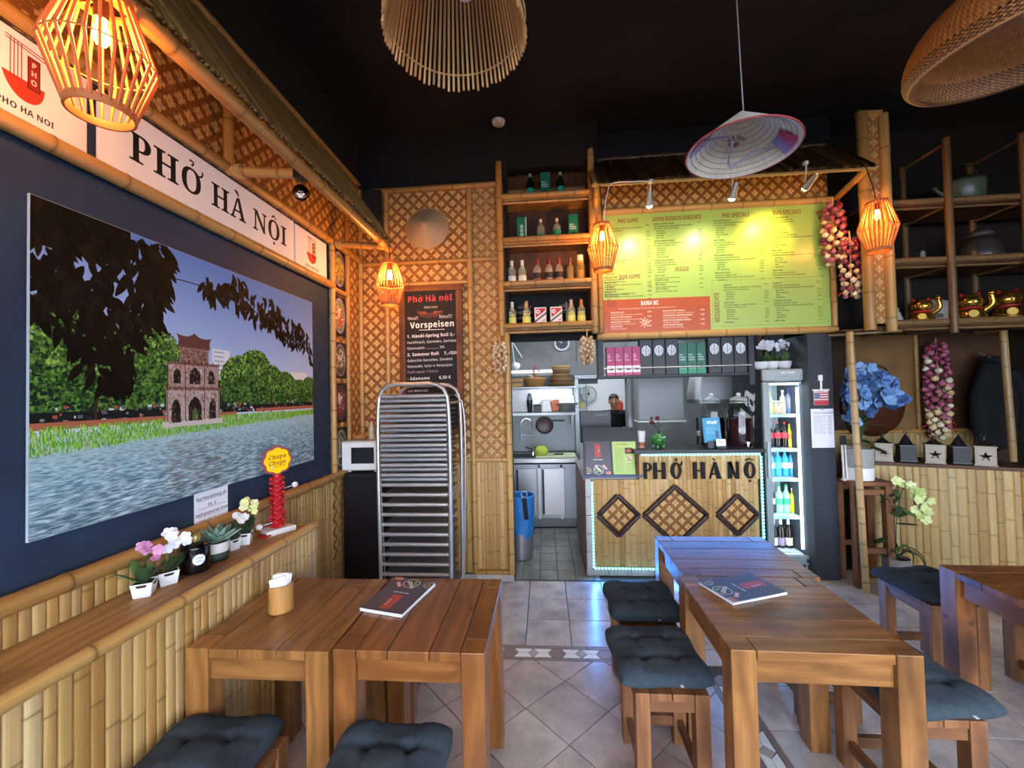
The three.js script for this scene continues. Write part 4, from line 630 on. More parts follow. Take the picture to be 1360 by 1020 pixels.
const blackBox = printOf(128, 340, (g, w, h) => { g.fillStyle = '#22262e'; g.fillRect(0, 0, w, h); g.fillStyle = '#e6e8ea'; g.beginPath(); for (let i = 0; i < 8; i++) { const a = (i + 0.5) / 8 * 2 * Math.PI; g.lineTo(64 + 50 * Math.cos(a), 108 + 54 * Math.sin(a)); } g.fill(); g.strokeStyle = '#22262e'; glyph(g, 64, 78, 22); glyph(g, 64, 110, 24); glyph(g, 64, 140, 22); g.fillStyle = '#22262e'; g.fillRect(34, 86, 5, 50); g.fillRect(90, 86, 5, 50); });
const redBox = printOf(140, 240, (g, w, h) => { g.fillStyle = '#e6ddd2'; g.fillRect(0, 0, w, h); g.fillStyle = '#c4242c'; g.beginPath(); g.moveTo(12, 12); g.lineTo(w - 12, 12); g.lineTo(w - 12, 40); g.lineTo(12, 120); g.fill(); g.fillStyle = '#f2ece4'; g.beginPath(); g.arc(40, 50, 24, 0, 7); g.fill(); g.fillStyle = '#c4242c'; g.beginPath(); g.arc(40, 50, 11, 0, 7); g.fill(); g.save(); g.translate(14, 160); g.rotate(-0.62); g.fillStyle = '#6b5f58'; g.fillRect(-30, -14, 190, 24); g.restore(); g.save(); g.translate(26, 222); g.rotate(-0.55); g.fillStyle = '#b01f28'; g.font = 'bold 36px serif'; g.fillText('LUA MOI', 0, 0); g.restore(); });

// ---------- bottle shelf over the doorway ----------
{
  const t = thing('bottle_shelf', 'bamboo shelf with four boards full of bottles over the kitchen doorway', 'shelf'), x0 = -0.36, x1 = 0.45, zf = -3.615, zb = -3.86;
  const P = (a, b, r, g) => part('bamboo_pole', caneBetween(a, b, r, g), M.bamboo, t);
  P([-0.365, 2.17, zf], [-0.365, 3.73, zf], 0.028, 0.22); P([0.452, 2.17, zf], [0.452, 3.79, zf], 0.03, 0.22); P([0.51, 2.17, zf - 0.03], [0.51, 3.55, zf - 0.03], 0.024, 0.22); P([-0.335, 2.17, zb], [-0.335, 3.6, zb], 0.025, 0.22);
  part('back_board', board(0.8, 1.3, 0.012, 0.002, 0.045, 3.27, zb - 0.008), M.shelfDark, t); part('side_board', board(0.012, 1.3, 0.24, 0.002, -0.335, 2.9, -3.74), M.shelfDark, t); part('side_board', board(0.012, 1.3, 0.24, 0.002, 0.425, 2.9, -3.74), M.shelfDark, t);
  for (const y of [3.385, 2.995, 2.60, 2.225]) { part('shelf_board', board(0.77, 0.018, 0.24, 0.003, 0.045, y, -3.74), M.shelf, t); P([x0 + 0.02, y + 0.03, zf + 0.005], [x1 - 0.02, y + 0.03, zf + 0.005], 0.025, 0.2); P([x0 + 0.02, y - 0.025, zf - 0.01], [x1 - 0.02, y - 0.025, zf - 0.01], 0.012, 0.3); }
  P([x0, 3.56, zb + 0.02], [x1, 3.56, zb + 0.02], 0.025, 0.25);
  const zs = -3.69; let y = 3.396;
  const gb = { h: 0.25, r: 0.035, glass: '#1f4a3a', cap: '#8fa79a', lab: '#1f9a78', labY: 0.12, labH: 0.32, name: 'green_bottle' };
  bottle('left dark green bottle on the topmost shelf board beside a green carton', [-0.085, y, zs], gb); bottle('right dark green bottle on the topmost shelf board beside a green carton', [0.185, y, zs], gb);
  carton('green carton standing between two bottles on the topmost shelf board', [0.05, y, zs], 0.085, 0.24, 0.08, greenBox, '#0f6a50');
  y = 3.006; carton('green carton with white characters at the left of the second shelf board', [-0.17, y, zs], 0.085, 0.235, 0.08, greenBox2, '#0f6a50'); carton('green carton with white lettering at the right of the second shelf board', [0.29, y, zs], 0.085, 0.235, 0.08, greenBox, '#0f6a50');
  const cb = { h: 0.22, r: 0.036, glass: '#cfd6c8', cap: '#d8cdb0', lab: '#18805e', labY: 0.06, labH: 0.3 };
  bottle('left clear bottle with green round label on the second shelf board', [0.0, y, zs], cb); bottle('right clear bottle with a larger green label on the second shelf board', [0.145, y, zs], { ...cb, labH: 0.42 });
  y = 2.611;
  const wb = { h: 0.25, r: 0.036, glass: '#e6ecd8', liquid: '#b9b86a', fill: 0.4, cap: '#efe9da', capH: 0.075, lab: '#dfe3d0', labY: 0.2, labH: 0.22 };
  bottle('leftmost clear bottle with white neck on the third shelf board', [-0.27, y, zs], wb); bottle('second clear bottle with white neck from the left on the third shelf board', [-0.175, y, zs], wb);
  const rb = { h: 0.25, r: 0.037, glass: '#e8ddd0', liquid: '#a8381a', fill: 0.45, cap: '#7a2018', capH: 0.05, lab: '#2a2226', labY: 0.3, labH: 0.2 };
  ['left', 'middle', 'right'].forEach((s, i) => bottle(`${s} one of the three red-capped bottles on the third shelf board`, [[-0.04, 0.065, 0.155][i], y, zs], rb));
  bottle('slim amber bottle second from right on the third shelf board', [0.255, y, zs], { h: 0.25, r: 0.033, glass: '#d8c89a', liquid: '#8a7a2a', fill: 0.6, cap: '#6a4040', capH: 0.07 }); bottle('yellow bottle with a wide white top at the right end of the third shelf board', [0.345, y, zs], { h: 0.27, r: 0.04, neck: 0.026, glass: '#d8c88a', liquid: '#c9a22a', fill: 0.8, cap: '#efe4cc', capH: 0.075 });
  y = 2.236;
  const yb = { h: 0.25, r: 0.036, glass: '#eef2d8', liquid: '#c3c832', fill: 0.9, cap: '#e4dfd4', capH: 0.07, lab: '#e3e06a', labY: 0.12, labH: 0.3 };
  bottle('leftmost yellow-green bottle on the lowest shelf board', [-0.275, y, zs], yb); bottle('yellow-green bottle with tan cork left of the red cartons', [-0.145, y, zs], { ...yb, cap: '#c89a5a' }); bottle('yellow-green bottle with pale neck right of the red cartons', [0.255, y, zs], { ...yb, cap: '#d8b8b0' }); bottle('rightmost yellow-green bottle with orange neck on the lowest shelf board', [0.345, y, zs], { ...yb, cap: '#c87a3a' });
  carton('left red and white carton on the lowest shelf board', [-0.02, y, zs], 0.105, 0.185, 0.08, redBox, '#d8cfc4'); carton('right red and white carton on the lowest shelf board', [0.12, y, zs], 0.105, 0.185, 0.08, redBox, '#d8cfc4');
  for (const [x, n, s] of [[-0.17, 4, 'stack of four round steel lids behind the bottles on the lowest shelf board'], [0.22, 2, 'round steel lids behind the right bottles on the lowest shelf board']]) { const k = thing('lid_rack', s, 'rack', [x, y, -3.81]); part('rod', cyl(0.006, 0.006, 0.26, 8, 0, 0.13, 0), M.steel, k); for (let i = 0; i < n; i++) part('lid', lathe([[0, 0.012], [0.04, 0.01], [0.07, 0], [0.068, -0.003], [0, 0.006]], 24), solid('#dfe3e6', 0.25), k, [0, 0.225 - i * 0.052, 0]); }
}
function bulbString(name, label, cat, top, n, R, len, cols, group) {   // bulbs braided round a core, hanging from 'top'
  const t = thing(name, label, cat, top); part('cord', tube([[0, 0.0, 0], [0.003, -0.06, 0], [0, -len, 0]], 0.006, 12, 6), M.rope, t);
  const bulb = lathe([[0, -1], [0.35, -0.95], [0.85, -0.55], [1, -0.05], [0.85, 0.42], [0.4, 0.75], [0.14, 1.05], [0.1, 1.35], [0, 1.4]], 12);
  for (let i = 0; i < n; i++) { const k = i / (n - 1), a = i * 2.4, q = R * (0.55 + 0.6 * Math.sin(Math.PI * (0.12 + 0.8 * k))), c = cols(k, i), s = c.s * rr(0.85, 1.15); const m = part(c.n, bulb, solid(c.c, 0.4), t, [q * Math.cos(a), -0.07 - k * (len - 0.07), q * Math.sin(a) * 0.7], [rr(-0.6, 0.6), rr(0, 6), rr(-0.6, 0.6)]); m.scale.setScalar(s); }
  return t;
}
bulbString('garlic_string', 'string of garlic bulbs hanging on the wall pole left of the kitchen doorway', 'garlic', [-0.385, 2.17, -3.57], 46, 0.05, 0.33, (k) => ({ n: 'garlic_bulb', c: pick(['#d6c6a6', '#c9b48c', '#e0d4bc']), s: 0.015 }));
bulbString('garlic_string', 'string of garlic bulbs hanging under the right end of the bottle shelf', 'garlic', [0.375, 2.20, -3.59], 60, 0.05, 0.30, (k) => ({ n: 'garlic_bulb', c: pick(['#cdb68e', '#bfa274', '#d8c49c']), s: 0.016 }));
function onionString(label, top, len, R, nT) {
  const t = bulbString('onion_string', label, 'onions', top, nT, R, len, (k, i) => { const w = (i % 5 === 0 || i % 5 === 2); return { n: 'onion', c: (k < 0.5 ? w && i % 2 : w || (k > 0.65 && i % 2)) ? pick(['#e6d6b6', '#d9bd8c']) : pick(['#a04a62', '#8a3c56', '#b0647a']), s: 0.027 * R / 0.075 }; });
  for (let i = 0; i < 12; i++) { const a = rnd() * 7, y = -len * rr(0.05, 0.95); part('chilli', tube([[0, 0, 0], [0.03, -0.012, 0.004], [0.06, -0.035, 0]].map((q) => q.map((v) => v * R / 0.075)), 0.006, 8, 5), solid('#b3161c', 0.3), t, [R * 0.8 * Math.cos(a), y, R * Math.sin(a) * 0.8], [0, -a, rr(-0.8, 0.3)]); }
  return t;
}
onionString('upper long string of pink onions, garlic and chillies right of the menu board', [2.53, 3.30, -3.74], 0.58, 0.07, 60); onionString('lower short string of pink onions and garlic right of the menu board', [2.60, 2.97, -3.66], 0.56, 0.062, 56);
onionString('string of purple onions and garlic hanging in the dark bar nook', [3.93, 2.13, -4.44], 1.0, 0.085, 96);

// ---------- menu board over the counter ----------
{
  const t = thing('menu_board', 'large yellow-green menu board with brown headings under the cane awning', 'menu board', [1.53, 2.735, -3.82]), w = 2.0, h = 1.09;
  const tex = canvasTex(2048, 1116, (g, W, H) => {
    g.fillStyle = '#a2bf5c'; g.fillRect(0, 0, W, H); g.fillStyle = '#b04c10'; g.fillRect(0, H * 0.72, W * 0.487, H * 0.28);
    const hd = (s, x, y, z = 50, c = '#7a3c18') => { g.fillStyle = c; g.font = `bold ${z}px sans-serif`; g.save(); g.translate(x, y); g.scale(0.72, 1.1); g.fillText(s, 0, 0); g.restore(); };
    const rows = (x, y, w2, arr, dy = 21) => { arr.forEach(([s, b, pr], i) => { g.fillStyle = '#20240e'; g.font = `bold ${b ? 19 : 16}px sans-serif`; g.fillText(s, x, y + i * dy, w2 - 60); if (pr) { g.font = 'bold 15px sans-serif'; g.fillText(pr, x + w2 - 42, y + i * dy); } }); };
    const small = ['mit Reisbandnudeln, Koriander, Lauchzwiebeln', 'Frühlingszwiebeln, Sojasprossen und Limette', 'mit Hühnerfleisch, frischen Kräutern', 'Rindfleisch zart gekocht', 'gebratener Tofu und Gemüse', 'Garnelen, Erdnüsse, Salat', 'dazu hausgemachte Sauce'], kinds = ['Tofu', 'Hähnchen', 'Rindfleisch', 'Garnelen', 'geb. Tofu', 'Ente knusprig'];
    const block = (x, y, w2, names, k) => { let q = y; names.forEach((n, i) => { rows(x, q, w2, [[n, 1, '9,90'], [small[(i + k) % 7], 0], [small[(i + k + 3) % 7], 0]]); q += 66; for (let j = 0; j < 3 + ((i + k) % 3); j++) { rows(x + 22, q, w2 - 22, [[kinds[(j + k) % 6], 0, (9 + ((j + k) % 5)) + ',' + (j % 2 ? '50' : '90')]]); q += 21; } q += 12; }); };
    hd('PHO SUPPE', 180, 78); block(40, 112, 440, ['PHO BO', 'PHO GA', 'PHO HAI SAN', 'PHO DAC BIET', 'EXTRAS'], 0); hd('BUN SUPPE', 180, 610); rows(40, 648, 440, [['BUN BO HUE', 1, '11,90'], [small[1], 0], ['BUN RIEU', 1, '11,90'], [small[3], 0], ['BUN THANG', 1, '10,90'], [small[2], 0], ['BUN HAI SAN', 1, '12,90']]);
    hd('UDON NUDELN GERICHTE', 500, 78); block(510, 112, 440, ['HANOI UDON SUPPE', 'UDON KOKOSCREME', 'UDON XAO HANOI'], 1); hd('VEGGIE', 690, 560); rows(510, 600, 440, [['PHO CHAY', 1, '9,90'], [small[4], 0], ['HANOI UDON', 1, '10,90'], [small[4], 0], ['RAU TRON', 1, '9,90'], [small[6], 0], ['TOFU HANOI', 1, '10,90'], [small[5], 0]]);
    hd('PHO SPECIALS', 1130, 78); block(1050, 112, 440, ['PHO XAO HANOI', 'PHO TRON', 'PHO KOKOSCREME', 'PHO XAO CHAY'], 2); hd('BUN SPECIALS', 1580, 78); block(1560, 112, 440, ['BUN BO NAM BO', 'BUN CHA HANOI', 'BUN NEM', 'BUN TOM', 'BUN CHAY'], 3);
    g.fillStyle = '#a2bf5c'; g.fillRect(1010, 668, W - 1010, H - 668);
    block(1120, 715, 400, ['COM GA', 'COM CARI', 'COM XAO'], 1); block(1560, 715, 420, ['COM VIT', 'COM BO LUC LAC', 'COM TOM'], 4);
    g.fillStyle = '#a2bf5c'; g.fillRect(1010, 1068, W, 60);
    g.strokeStyle = '#7a7a2a'; g.lineWidth = 4; g.setLineDash([14, 9]); g.strokeRect(1020, 662, 970, 425); g.setLineDash([]); g.save(); g.translate(1080, 1050); g.rotate(-Math.PI / 2); hd('REISGERICHTE', 0, 0, 56); g.restore();
    hd('BANH MI', 370, H * 0.72 + 62, 52, '#f6e6d8'); g.fillStyle = '#f2dccb'; g.font = '15px sans-serif'; g.fillText('mit frischem Salat, eingelegtem Gemüse, Koriander und hausgemachter Sauce', 160, H * 0.72 + 92);
    [[60, 0], [540, 1]].forEach(([x, k]) => ['BANH MI CHAY', 'BANH MI THIT NUONG', 'BANH MI GA NUONG', 'BANH MI BO'].forEach((s, i) => { g.fillStyle = '#f7e3d4'; g.font = 'bold 18px sans-serif'; g.fillText(s + (k ? ' SPEZIAL' : ''), x + 30, H * 0.72 + 128 + i * 44); g.fillText('6,90', x + 370, H * 0.72 + 128 + i * 44); g.font = '14px sans-serif'; g.fillText(small[(i + k) % 7], x + 30, H * 0.72 + 148 + i * 44); })); g.fillStyle = '#e8b898'; for (let i = 0; i < 9; i++) { g.beginPath(); g.ellipse(400 + 26 * Math.cos(i * 0.8), H * 0.92 + 30 * Math.sin(i * 0.8), 22, 6, i * 0.8, 0, 7); g.fill(); }
  }, null, false);
  part('panel', bx(w, h, 0.02, 0.002), M.white, t); part('print', plane(w - 0.004, h - 0.004), phys('#ffffff', 0.38, { map: tex, clearcoat: 0.2, clearcoatRoughness: 0.25 }), t, [0, 0, 0.011]);
  for (const s of [-1, 1]) { part('frame_cane', caneBetween([-w / 2 - 0.04, s * (h / 2 + 0.03), 0.01], [w / 2 + 0.04, s * (h / 2 + 0.03), 0.01], 0.032, 0.3), M.bamboo, t); part('frame_cane', caneBetween([s * (w / 2 + 0.028), -h / 2, 0.012], [s * (w / 2 + 0.028), h / 2, 0.012], 0.024, 0.25), M.bamboo, t); }
  const wall = scene.getObjectByName('wall_above_counter'); matPanel(wall, 2.1, 0.5, [1.53, 3.54, -3.872]);
}
function clipSpot(label, p, target, color, power, i) {
  const t = thing('clip_spotlight', label, 'lamp', p), d = V(target[0] - p[0], target[1] - p[1], target[2] - p[2]).normalize(), h = new THREE.Group(); h.name = 'head'; h.quaternion.setFromUnitVectors(V(0, -1, 0), d); t.add(h);
  part('shade', lathe([[0.012, 0.12], [0.02, 0.118], [0.024, 0.06], [0.034, 0.0], [0.031, 0.0], [0.021, 0.058], [0.012, 0.1]], 20), M.steelDull, h); part('bulb', sph(0.026, 0, 0.004, 0, 16, 10), glow(color, 45), h);
  part('arm', tube([[0, 0.04, 0], [0.012, 0.12, -0.005], [0.02, 0.2, -0.01]], 0.006, 10, 6), M.white, t); part('clip', bx(0.03, 0.03, 0.04, 0.004, 0.02, 0.205, -0.02), M.white, t); if (i === 0) part('cable', tube([[0.02, 0.2, 0], [-0.12, 0.2, 0.01], [-0.3, 0.19, 0.01], [-0.34, 0.1, 0.02], [-0.37, -0.1, 0.0]], 0.005, 24, 5), M.white, t);
  const l = new THREE.SpotLight(color, power, 0, i === 2 ? 0.6 : 1.05, 1); l.position.set(p[0] + d.x * 0.004, p[1] + d.y * 0.004, p[2] + d.z * 0.004); l.target.position.set(...target); scene.add(l); scene.add(l.target); l.target.name = 'aim'; return t;
}
clipSpot('left white clip-on spotlight pointing at the menu board', [0.885, 3.16, -3.38], [0.95, 2.45, -3.81], '#fff2d0', POWER.spot, 0);
clipSpot('middle white clip-on spotlight pointing at the menu board', [1.53, 3.18, -3.38], [1.45, 2.5, -3.81], '#fff0c4', POWER.spot, 1);
clipSpot('right white clip-on spotlight pointing at the menu board, next to the onion strings', [2.09, 3.23, -3.38], [2.0, 3.0, -3.81], '#ffcf60', POWER.spot * 2.0, 2);

// ---------- black hanging shelf with cartons ----------
{
  const t = thing('hanging_shelf', 'black hanging shelf with cartons under the menu board', 'shelf', [0, 0, 0]), m = std('#1f242b', 0.5);
  part('shelf_board', bx(1.36, 0.025, 0.2, 0.003, 1.185, 1.79, -3.95), m, t); part('shelf_board', bx(1.36, 0.03, 0.2, 0.003, 1.185, 2.15, -3.95), m, t);
  part('post', bx(0.05, 0.40, 0.05, 0.003, 0.525, 1.97, -3.87), m, t); part('post', bx(0.05, 0.48, 0.05, 0.003, 1.865, 1.93, -3.87), m, t); part('side_panel', bx(0.02, 0.38, 0.18, 0.003, 0.52, 1.97, -3.96), m, t);
  part('guard_rail', rod([0.55, 1.868, -3.835], [1.86, 1.868, -3.835], 0.006), M.steel, t);
  const y = 1.804, z = -3.92; let x = 0.622;
  ['leftmost', 'second', 'third', 'fourth'].forEach((s, i) => carton(i ? `${s} pink carton from the left on the black hanging shelf` : 'leftmost pink carton on the black hanging shelf', [x + i * 0.0785, y, z], 0.075, 0.265, 0.08, pinkBox, '#a82c60'));
  [0.945, 1.06, 1.175].forEach((q, i) => carton(['first black carton after the pink ones', 'middle black carton of the left three', 'black carton just left of the green ones'][i] + ' on the black hanging shelf', [q, y, z], 0.108, 0.325, 0.09, blackBox, '#1d2128'));
  [1.275, 1.357, 1.439].forEach((q, i) => carton(['left', 'middle', 'right'][i] + ' green carton of the three on the black hanging shelf', [q, y, z], 0.078, 0.285, 0.08, greenBox, '#0f6a50'));
  [1.555, 1.67, 1.785].forEach((q, i) => carton(['black carton just right of the green ones', 'middle black carton of the right three', 'rightmost black carton'][i] + ' on the black hanging shelf', [q, y, z], 0.108, 0.325, 0.09, blackBox, '#1d2128'));
}
// ---------- counter ----------
{
  const t = thing('service_counter', 'bamboo-clad service counter with black top, three woven diamonds and light strip', 'counter'), zf = -3.79;
  part('body', [bx(1.56, 0.84, 0.5, 0, 1.115, 0.44, -4.045), bx(1.08, 0.25, 0.28, 0, 1.35, 0.965, -3.935)], std('#5a4630', 0.8), t);
  part('counter_top', bx(1.13, 0.035, 0.36, 0.004, 1.355, 1.107, -3.95), std('#17181d', 0.35), t); part('low_top', bx(0.5, 0.02, 1.0, 0.003, 0.58, 0.868, -4.3), std('#8d8a86', 0.4), t); part('side_body', bx(0.46, 0.8, 0.95, 0, 0.575, 0.43, -4.3), std('#5d4a40', 0.7), t);
  slatRow(t, [0.41, zf + 0.004], [1.85, zf + 0.004], 0.065, 0.86, 0.042); slatRow(t, [0.83, zf + 0.004], [1.87, zf + 0.004], 0.86, 1.088, 0.042);
  for (let k = 0; k < 5; k++) { part('edge_tile', bx(0.052, 0.16, 0.03, 0.003, 0.372, 0.13 + k * 0.165, zf + 0.002), solid('#b9a8a8', 0.4), t); part('side_tile', bx(0.012, 0.16, 0.95, 0.002, 0.34, 0.13 + k * 0.165, -4.28), solid('#8a6f66', 0.5), t); }
  for (let k = 0; k < 8; k++) part('base_tile', bx(0.196, 0.05, 0.02, 0.002, 0.44 + k * 0.2, 0.027, zf), TL[k % 3], t);
  const dia = (cx, cy, hx, hy) => {
    part('woven_inset', extr([[0, -hy], [hx, 0], [0, hy], [-hx, 0]], 0.006), M.mat, t, [cx, cy, zf + 0.012]);
    const c = [[0, -hy], [hx, 0], [0, hy], [-hx, 0]]; for (let i = 0; i < 4; i++) { const a = c[i], b = c[(i + 1) % 4], k = 0.90; part('frame_cane', caneBetween([a[0] * k, a[1] * k, 0], [b[0] * k, b[1] * k, 0], 0.022, 0.13, '#3a1f18'), M.bamboo, t, [cx, cy, zf + 0.025]); }
  };
  dia(0.633, 0.545, 0.20, 0.20); dia(1.132, 0.545, 0.305, 0.285); dia(1.662, 0.553, 0.19, 0.188);
  // black cut-out letters
  const L = (pts, holes) => extr(pts, 0.012, 0, holes), R = (x, y, w, h) => [[x, y], [x + w, y], [x + w, y + h], [x, y + h]], h = 0.147, oval = (cx, cy, a, b, n = 20) => Array.from({ length: n }, (_, i) => [cx + a * Math.cos(i / n * 2 * Math.PI), cy + b * Math.sin(i / n * 2 * Math.PI)]);
  const put = (shapes, x) => part('letter', mergeGeometries(shapes), std('#080708', 0.8), t, [x, 0.868, zf + 0.018]);
  const H = (w) => [L(R(0, 0, 0.035, h)), L(R(w - 0.035, 0, 0.035, h)), L(R(0.035, h * 0.44, w - 0.07, 0.014))], O = (w) => L(oval(w / 2, h / 2, w / 2, h / 2), [oval(w / 2 + 0.006, h / 2, w * 0.2, h * 0.39).reverse()]);
  put([L(R(0, 0, 0.03, h)), L([...Array.from({ length: 13 }, (_, i) => [0.03 + 0.045 * Math.sin(i / 12 * Math.PI), h - 0.04 + 0.04 * Math.cos(i / 12 * Math.PI)]), [0.03, h - 0.068], ...Array.from({ length: 9 }, (_, i) => [0.03 + 0.022 * Math.sin(Math.PI - i / 8 * Math.PI), h - 0.04 + 0.028 * Math.cos(Math.PI - i / 8 * Math.PI)])])], 0.865);
  put(H(0.108), 0.95); put([O(0.094), L([[0.082, 0.12], [0.1, 0.118], [0.106, 0.148], [0.096, 0.15], [0.092, 0.134], [0.08, 0.13]]), L([[0.04, h + 0.008], [0.05, h + 0.008], [0.062, h + 0.024], [0.054, h + 0.034], [0.04, h + 0.032], [0.042, h + 0.026], [0.05, h + 0.024]])], 1.1);
  put(H(0.104), 1.293); put([L([[0, 0], [0.014, 0], [0.05, h * 0.78], [0.044, h]]), L([[0.04, h], [0.066, h], [0.105, 0], [0.065, 0]]), L(R(0.018, 0.036, 0.055, 0.013)), L([[0.03, h + 0.034], [0.044, h + 0.034], [0.058, h + 0.01], [0.05, h + 0.01]])], 1.43);
  put([L(R(0, 0, 0.035, h)), L([[0.0, h], [0.03, h], [0.078, 0.0], [0.06, 0]]), L(R(0.07, 0, 0.024, h))], 1.592); put([O(0.096), L([[0.012, h + 0.012], [0.048, h + 0.034], [0.084, h + 0.012], [0.078, h + 0.007], [0.048, h + 0.024], [0.018, h + 0.007]]), L(oval(0.048, -0.022, 0.01, 0.01, 12))], 1.728);
  // light strip round the front
  const s = thing('light_strip', 'bluish white LED light strip framing the bamboo counter front', 'light strip'), z = zf + 0.032, col = '#3f92ff';
  const path = [[[0.405, 0.075], [0.405, 0.85]], [[0.405, 0.075], [1.86, 0.075]], [[1.872, 0.075], [1.872, 1.07]], [[0.84, 1.082], [1.872, 1.082]]];
  const beads = []; path.forEach(([a, b]) => { const L2 = Math.hypot(b[0] - a[0], b[1] - a[1]), n = Math.round(L2 / 0.03), zz = a[1] > 1 ? z - 0.0 : z; for (let i = 0; i < n; i++) { const k = (i + 0.5) / n; beads.push(new THREE.BoxGeometry(0.014, 0.014, 0.01).translate(a[0] + (b[0] - a[0]) * k, a[1] + (b[1] - a[1]) * k, zz)); } });
  const bm = part('led_bead', mergeGeometries(beads), glow('#7af0ff', 6), s); bm.userData.kind = 'stuff';
  path.forEach(([a, b]) => { part('strip_tube', bx(Math.max(0.02, Math.abs(b[0] - a[0])), Math.max(0.02, Math.abs(b[1] - a[1])), 0.016, 0.006, (a[0] + b[0]) / 2, (a[1] + b[1]) / 2, z - 0.012), solid('#8fc4c8', 0.4), s); const l = new THREE.RectAreaLight(col, POWER.led, Math.max(0.018, Math.abs(b[0] - a[0])), Math.max(0.018, Math.abs(b[1] - a[1]))); l.position.set((a[0] + b[0]) / 2, (a[1] + b[1]) / 2, z + 0.008); l.rotation.y = Math.PI; s.add(l); });
}

// ---------- things on the counter ----------
{
  const t = thing('menu_stand', 'black slanted stand with a dark print and a green menu page on the counter end', 'display stand', [0.60, 0.88, -3.83], -0.02), lean = new THREE.Group(); lean.name = 'panel'; lean.rotation.x = -0.24; t.add(lean);
  part('board', bx(0.51, 0.45, 0.02, 0.004, 0, 0.225, 0), M.plastic, lean); part('ledge', bx(0.54, 0.02, 0.06, 0.003, 0.0, 0.0, 0.03), std('#2a3a6a', 0.4), lean);
  part('cover_print', plane(0.225, 0.305), M.cover, lean, [-0.122, 0.168, 0.0115]);
  part('menu_page', plane(0.215, 0.30), printOf(300, 420, (g, w, h) => { g.fillStyle = '#b4cf70'; g.fillRect(0, 0, w, h); g.fillStyle = '#8a5a2a'; g.font = 'bold 20px sans-serif'; g.fillText('MITTAGSMENÜ', 60, 44); lines(g, 30, 90, 110, 19, 16, '#6a7a3a', 4); lines(g, 165, 280, 100, 7, 16, '#6a7a3a', 4); g.fillStyle = '#3a2018'; g.fillRect(160, 80, 95, 78); g.fillStyle = '#b8603a'; g.beginPath(); g.ellipse(208, 118, 34, 24, 0, 0, 7); g.fill(); g.fillStyle = '#d8c8a0'; g.beginPath(); g.arc(208, 220, 44, 0, 7); g.fill(); for (let i = 0; i < 30; i++) { g.fillStyle = pick(['#8a5a3a', '#5f7a3a', '#e6d6b0']); g.beginPath(); g.arc(208 + rr(-34, 34), 220 + rr(-30, 30), 6, 0, 7); g.fill(); } }), lean, [0.118, 0.166, 0.0115]);
  part('strut', bx(0.06, 0.30, 0.012, 0.002, 0, 0.17, -0.13), M.plastic, t, [0, 0, 0], [0.15, 0, 0]);
}
{ const t = thing('cash_monitor', 'black till monitor seen from behind on the low end of the counter', 'monitor', [0.515, 0.878, -4.28]); part('screen_back', bx(0.32, 0.33, 0.03, 0.01, 0, 0.42, 0), M.plastic, t); part('display', bx(0.29, 0.30, 0.004, 0.001, 0, 0.42, -0.017), M.black, t); part('neck', bx(0.08, 0.26, 0.05, 0.008, 0, 0.14, -0.02), M.plastic, t); part('foot', bx(0.24, 0.02, 0.18, 0.006, 0, 0.01, 0), M.plastic, t); part('label_strip', bx(0.13, 0.02, 0.003, 0.001, 0.06, 0.545, 0.016), std('#6a6a6a', 0.5), t); }
const CT = 1.1255;
{ const t = thing('paper_cup', 'white cup with an orange base patch left of the green money pig', 'cup', [0.895, CT, -3.97]); part('cup', lathe([[0, 0], [0.034, 0], [0.044, 0.15], [0.041, 0.15], [0.032, 0.006], [0, 0.006]], 24), M.white, t); part('patch', lathe([[0.0352, 0.004], [0.039, 0.05]], 12), solid('#b5603a', 0.5), t); }
{ const t = thing('money_pig', 'round green glazed money pig with a white heart on the counter', 'figurine', [1.045, CT + 0.002, -3.93], 0.5), g = solid('#2f7a35', 0.18);
  part('body', new THREE.SphereGeometry(0.062, 24, 16).scale(1, 0.9, 1), g, t, [0, 0.072, 0]); for (const s of [-1, 1]) { part('ear', new THREE.ConeGeometry(0.016, 0.03, 10), g, t, [s * 0.032, 0.132, 0.02], [0.3, 0, -s * 0.4]); part('eye', sph(0.006), M.white, t, [s * 0.02, 0.1, 0.052]); for (const q of [-1, 1]) part('foot', cyl(0.014, 0.012, 0.025, 12), g, t, [s * 0.034, 0.012, q * 0.03]); }
  part('snout', new THREE.CylinderGeometry(0.017, 0.02, 0.02, 14).rotateX(Math.PI / 2), g, t, [0, 0.078, 0.062]); const hs = new THREE.Shape(); hs.moveTo(0, -0.02); hs.bezierCurveTo(-0.03, 0.0, -0.02, 0.025, 0, 0.012); hs.bezierCurveTo(0.02, 0.025, 0.03, 0.0, 0, -0.02); part('heart', new THREE.ExtrudeGeometry(hs, { depth: 0.004, bevelEnabled: false }), M.white, t, [0.04, 0.085, 0.042], [0, 0.75, 0]); }
{ const t = thing('flower_vase', 'small clear bottle holding dark red flowers behind the green money pig', 'vase', [1.10, CT, -4.04]); part('glass', lathe([[0, 0], [0.03, 0], [0.032, 0.1], [0.014, 0.14], [0.014, 0.17], [0.017, 0.175]], 16), GLASS, t); for (let i = 0; i < 6; i++) { const q = [rr(-0.09, 0.01), rr(0.2, 0.27), rr(-0.03, 0.03)]; part('stem', tube([[0, 0.02, 0], [q[0] * 0.4, 0.16, 0], q], 0.002, 8, 4), M.leafDark, t); part('blossom', sph(rr(0.012, 0.02), ...q, 8, 6), solid('#6e1522', 0.6), t); } }
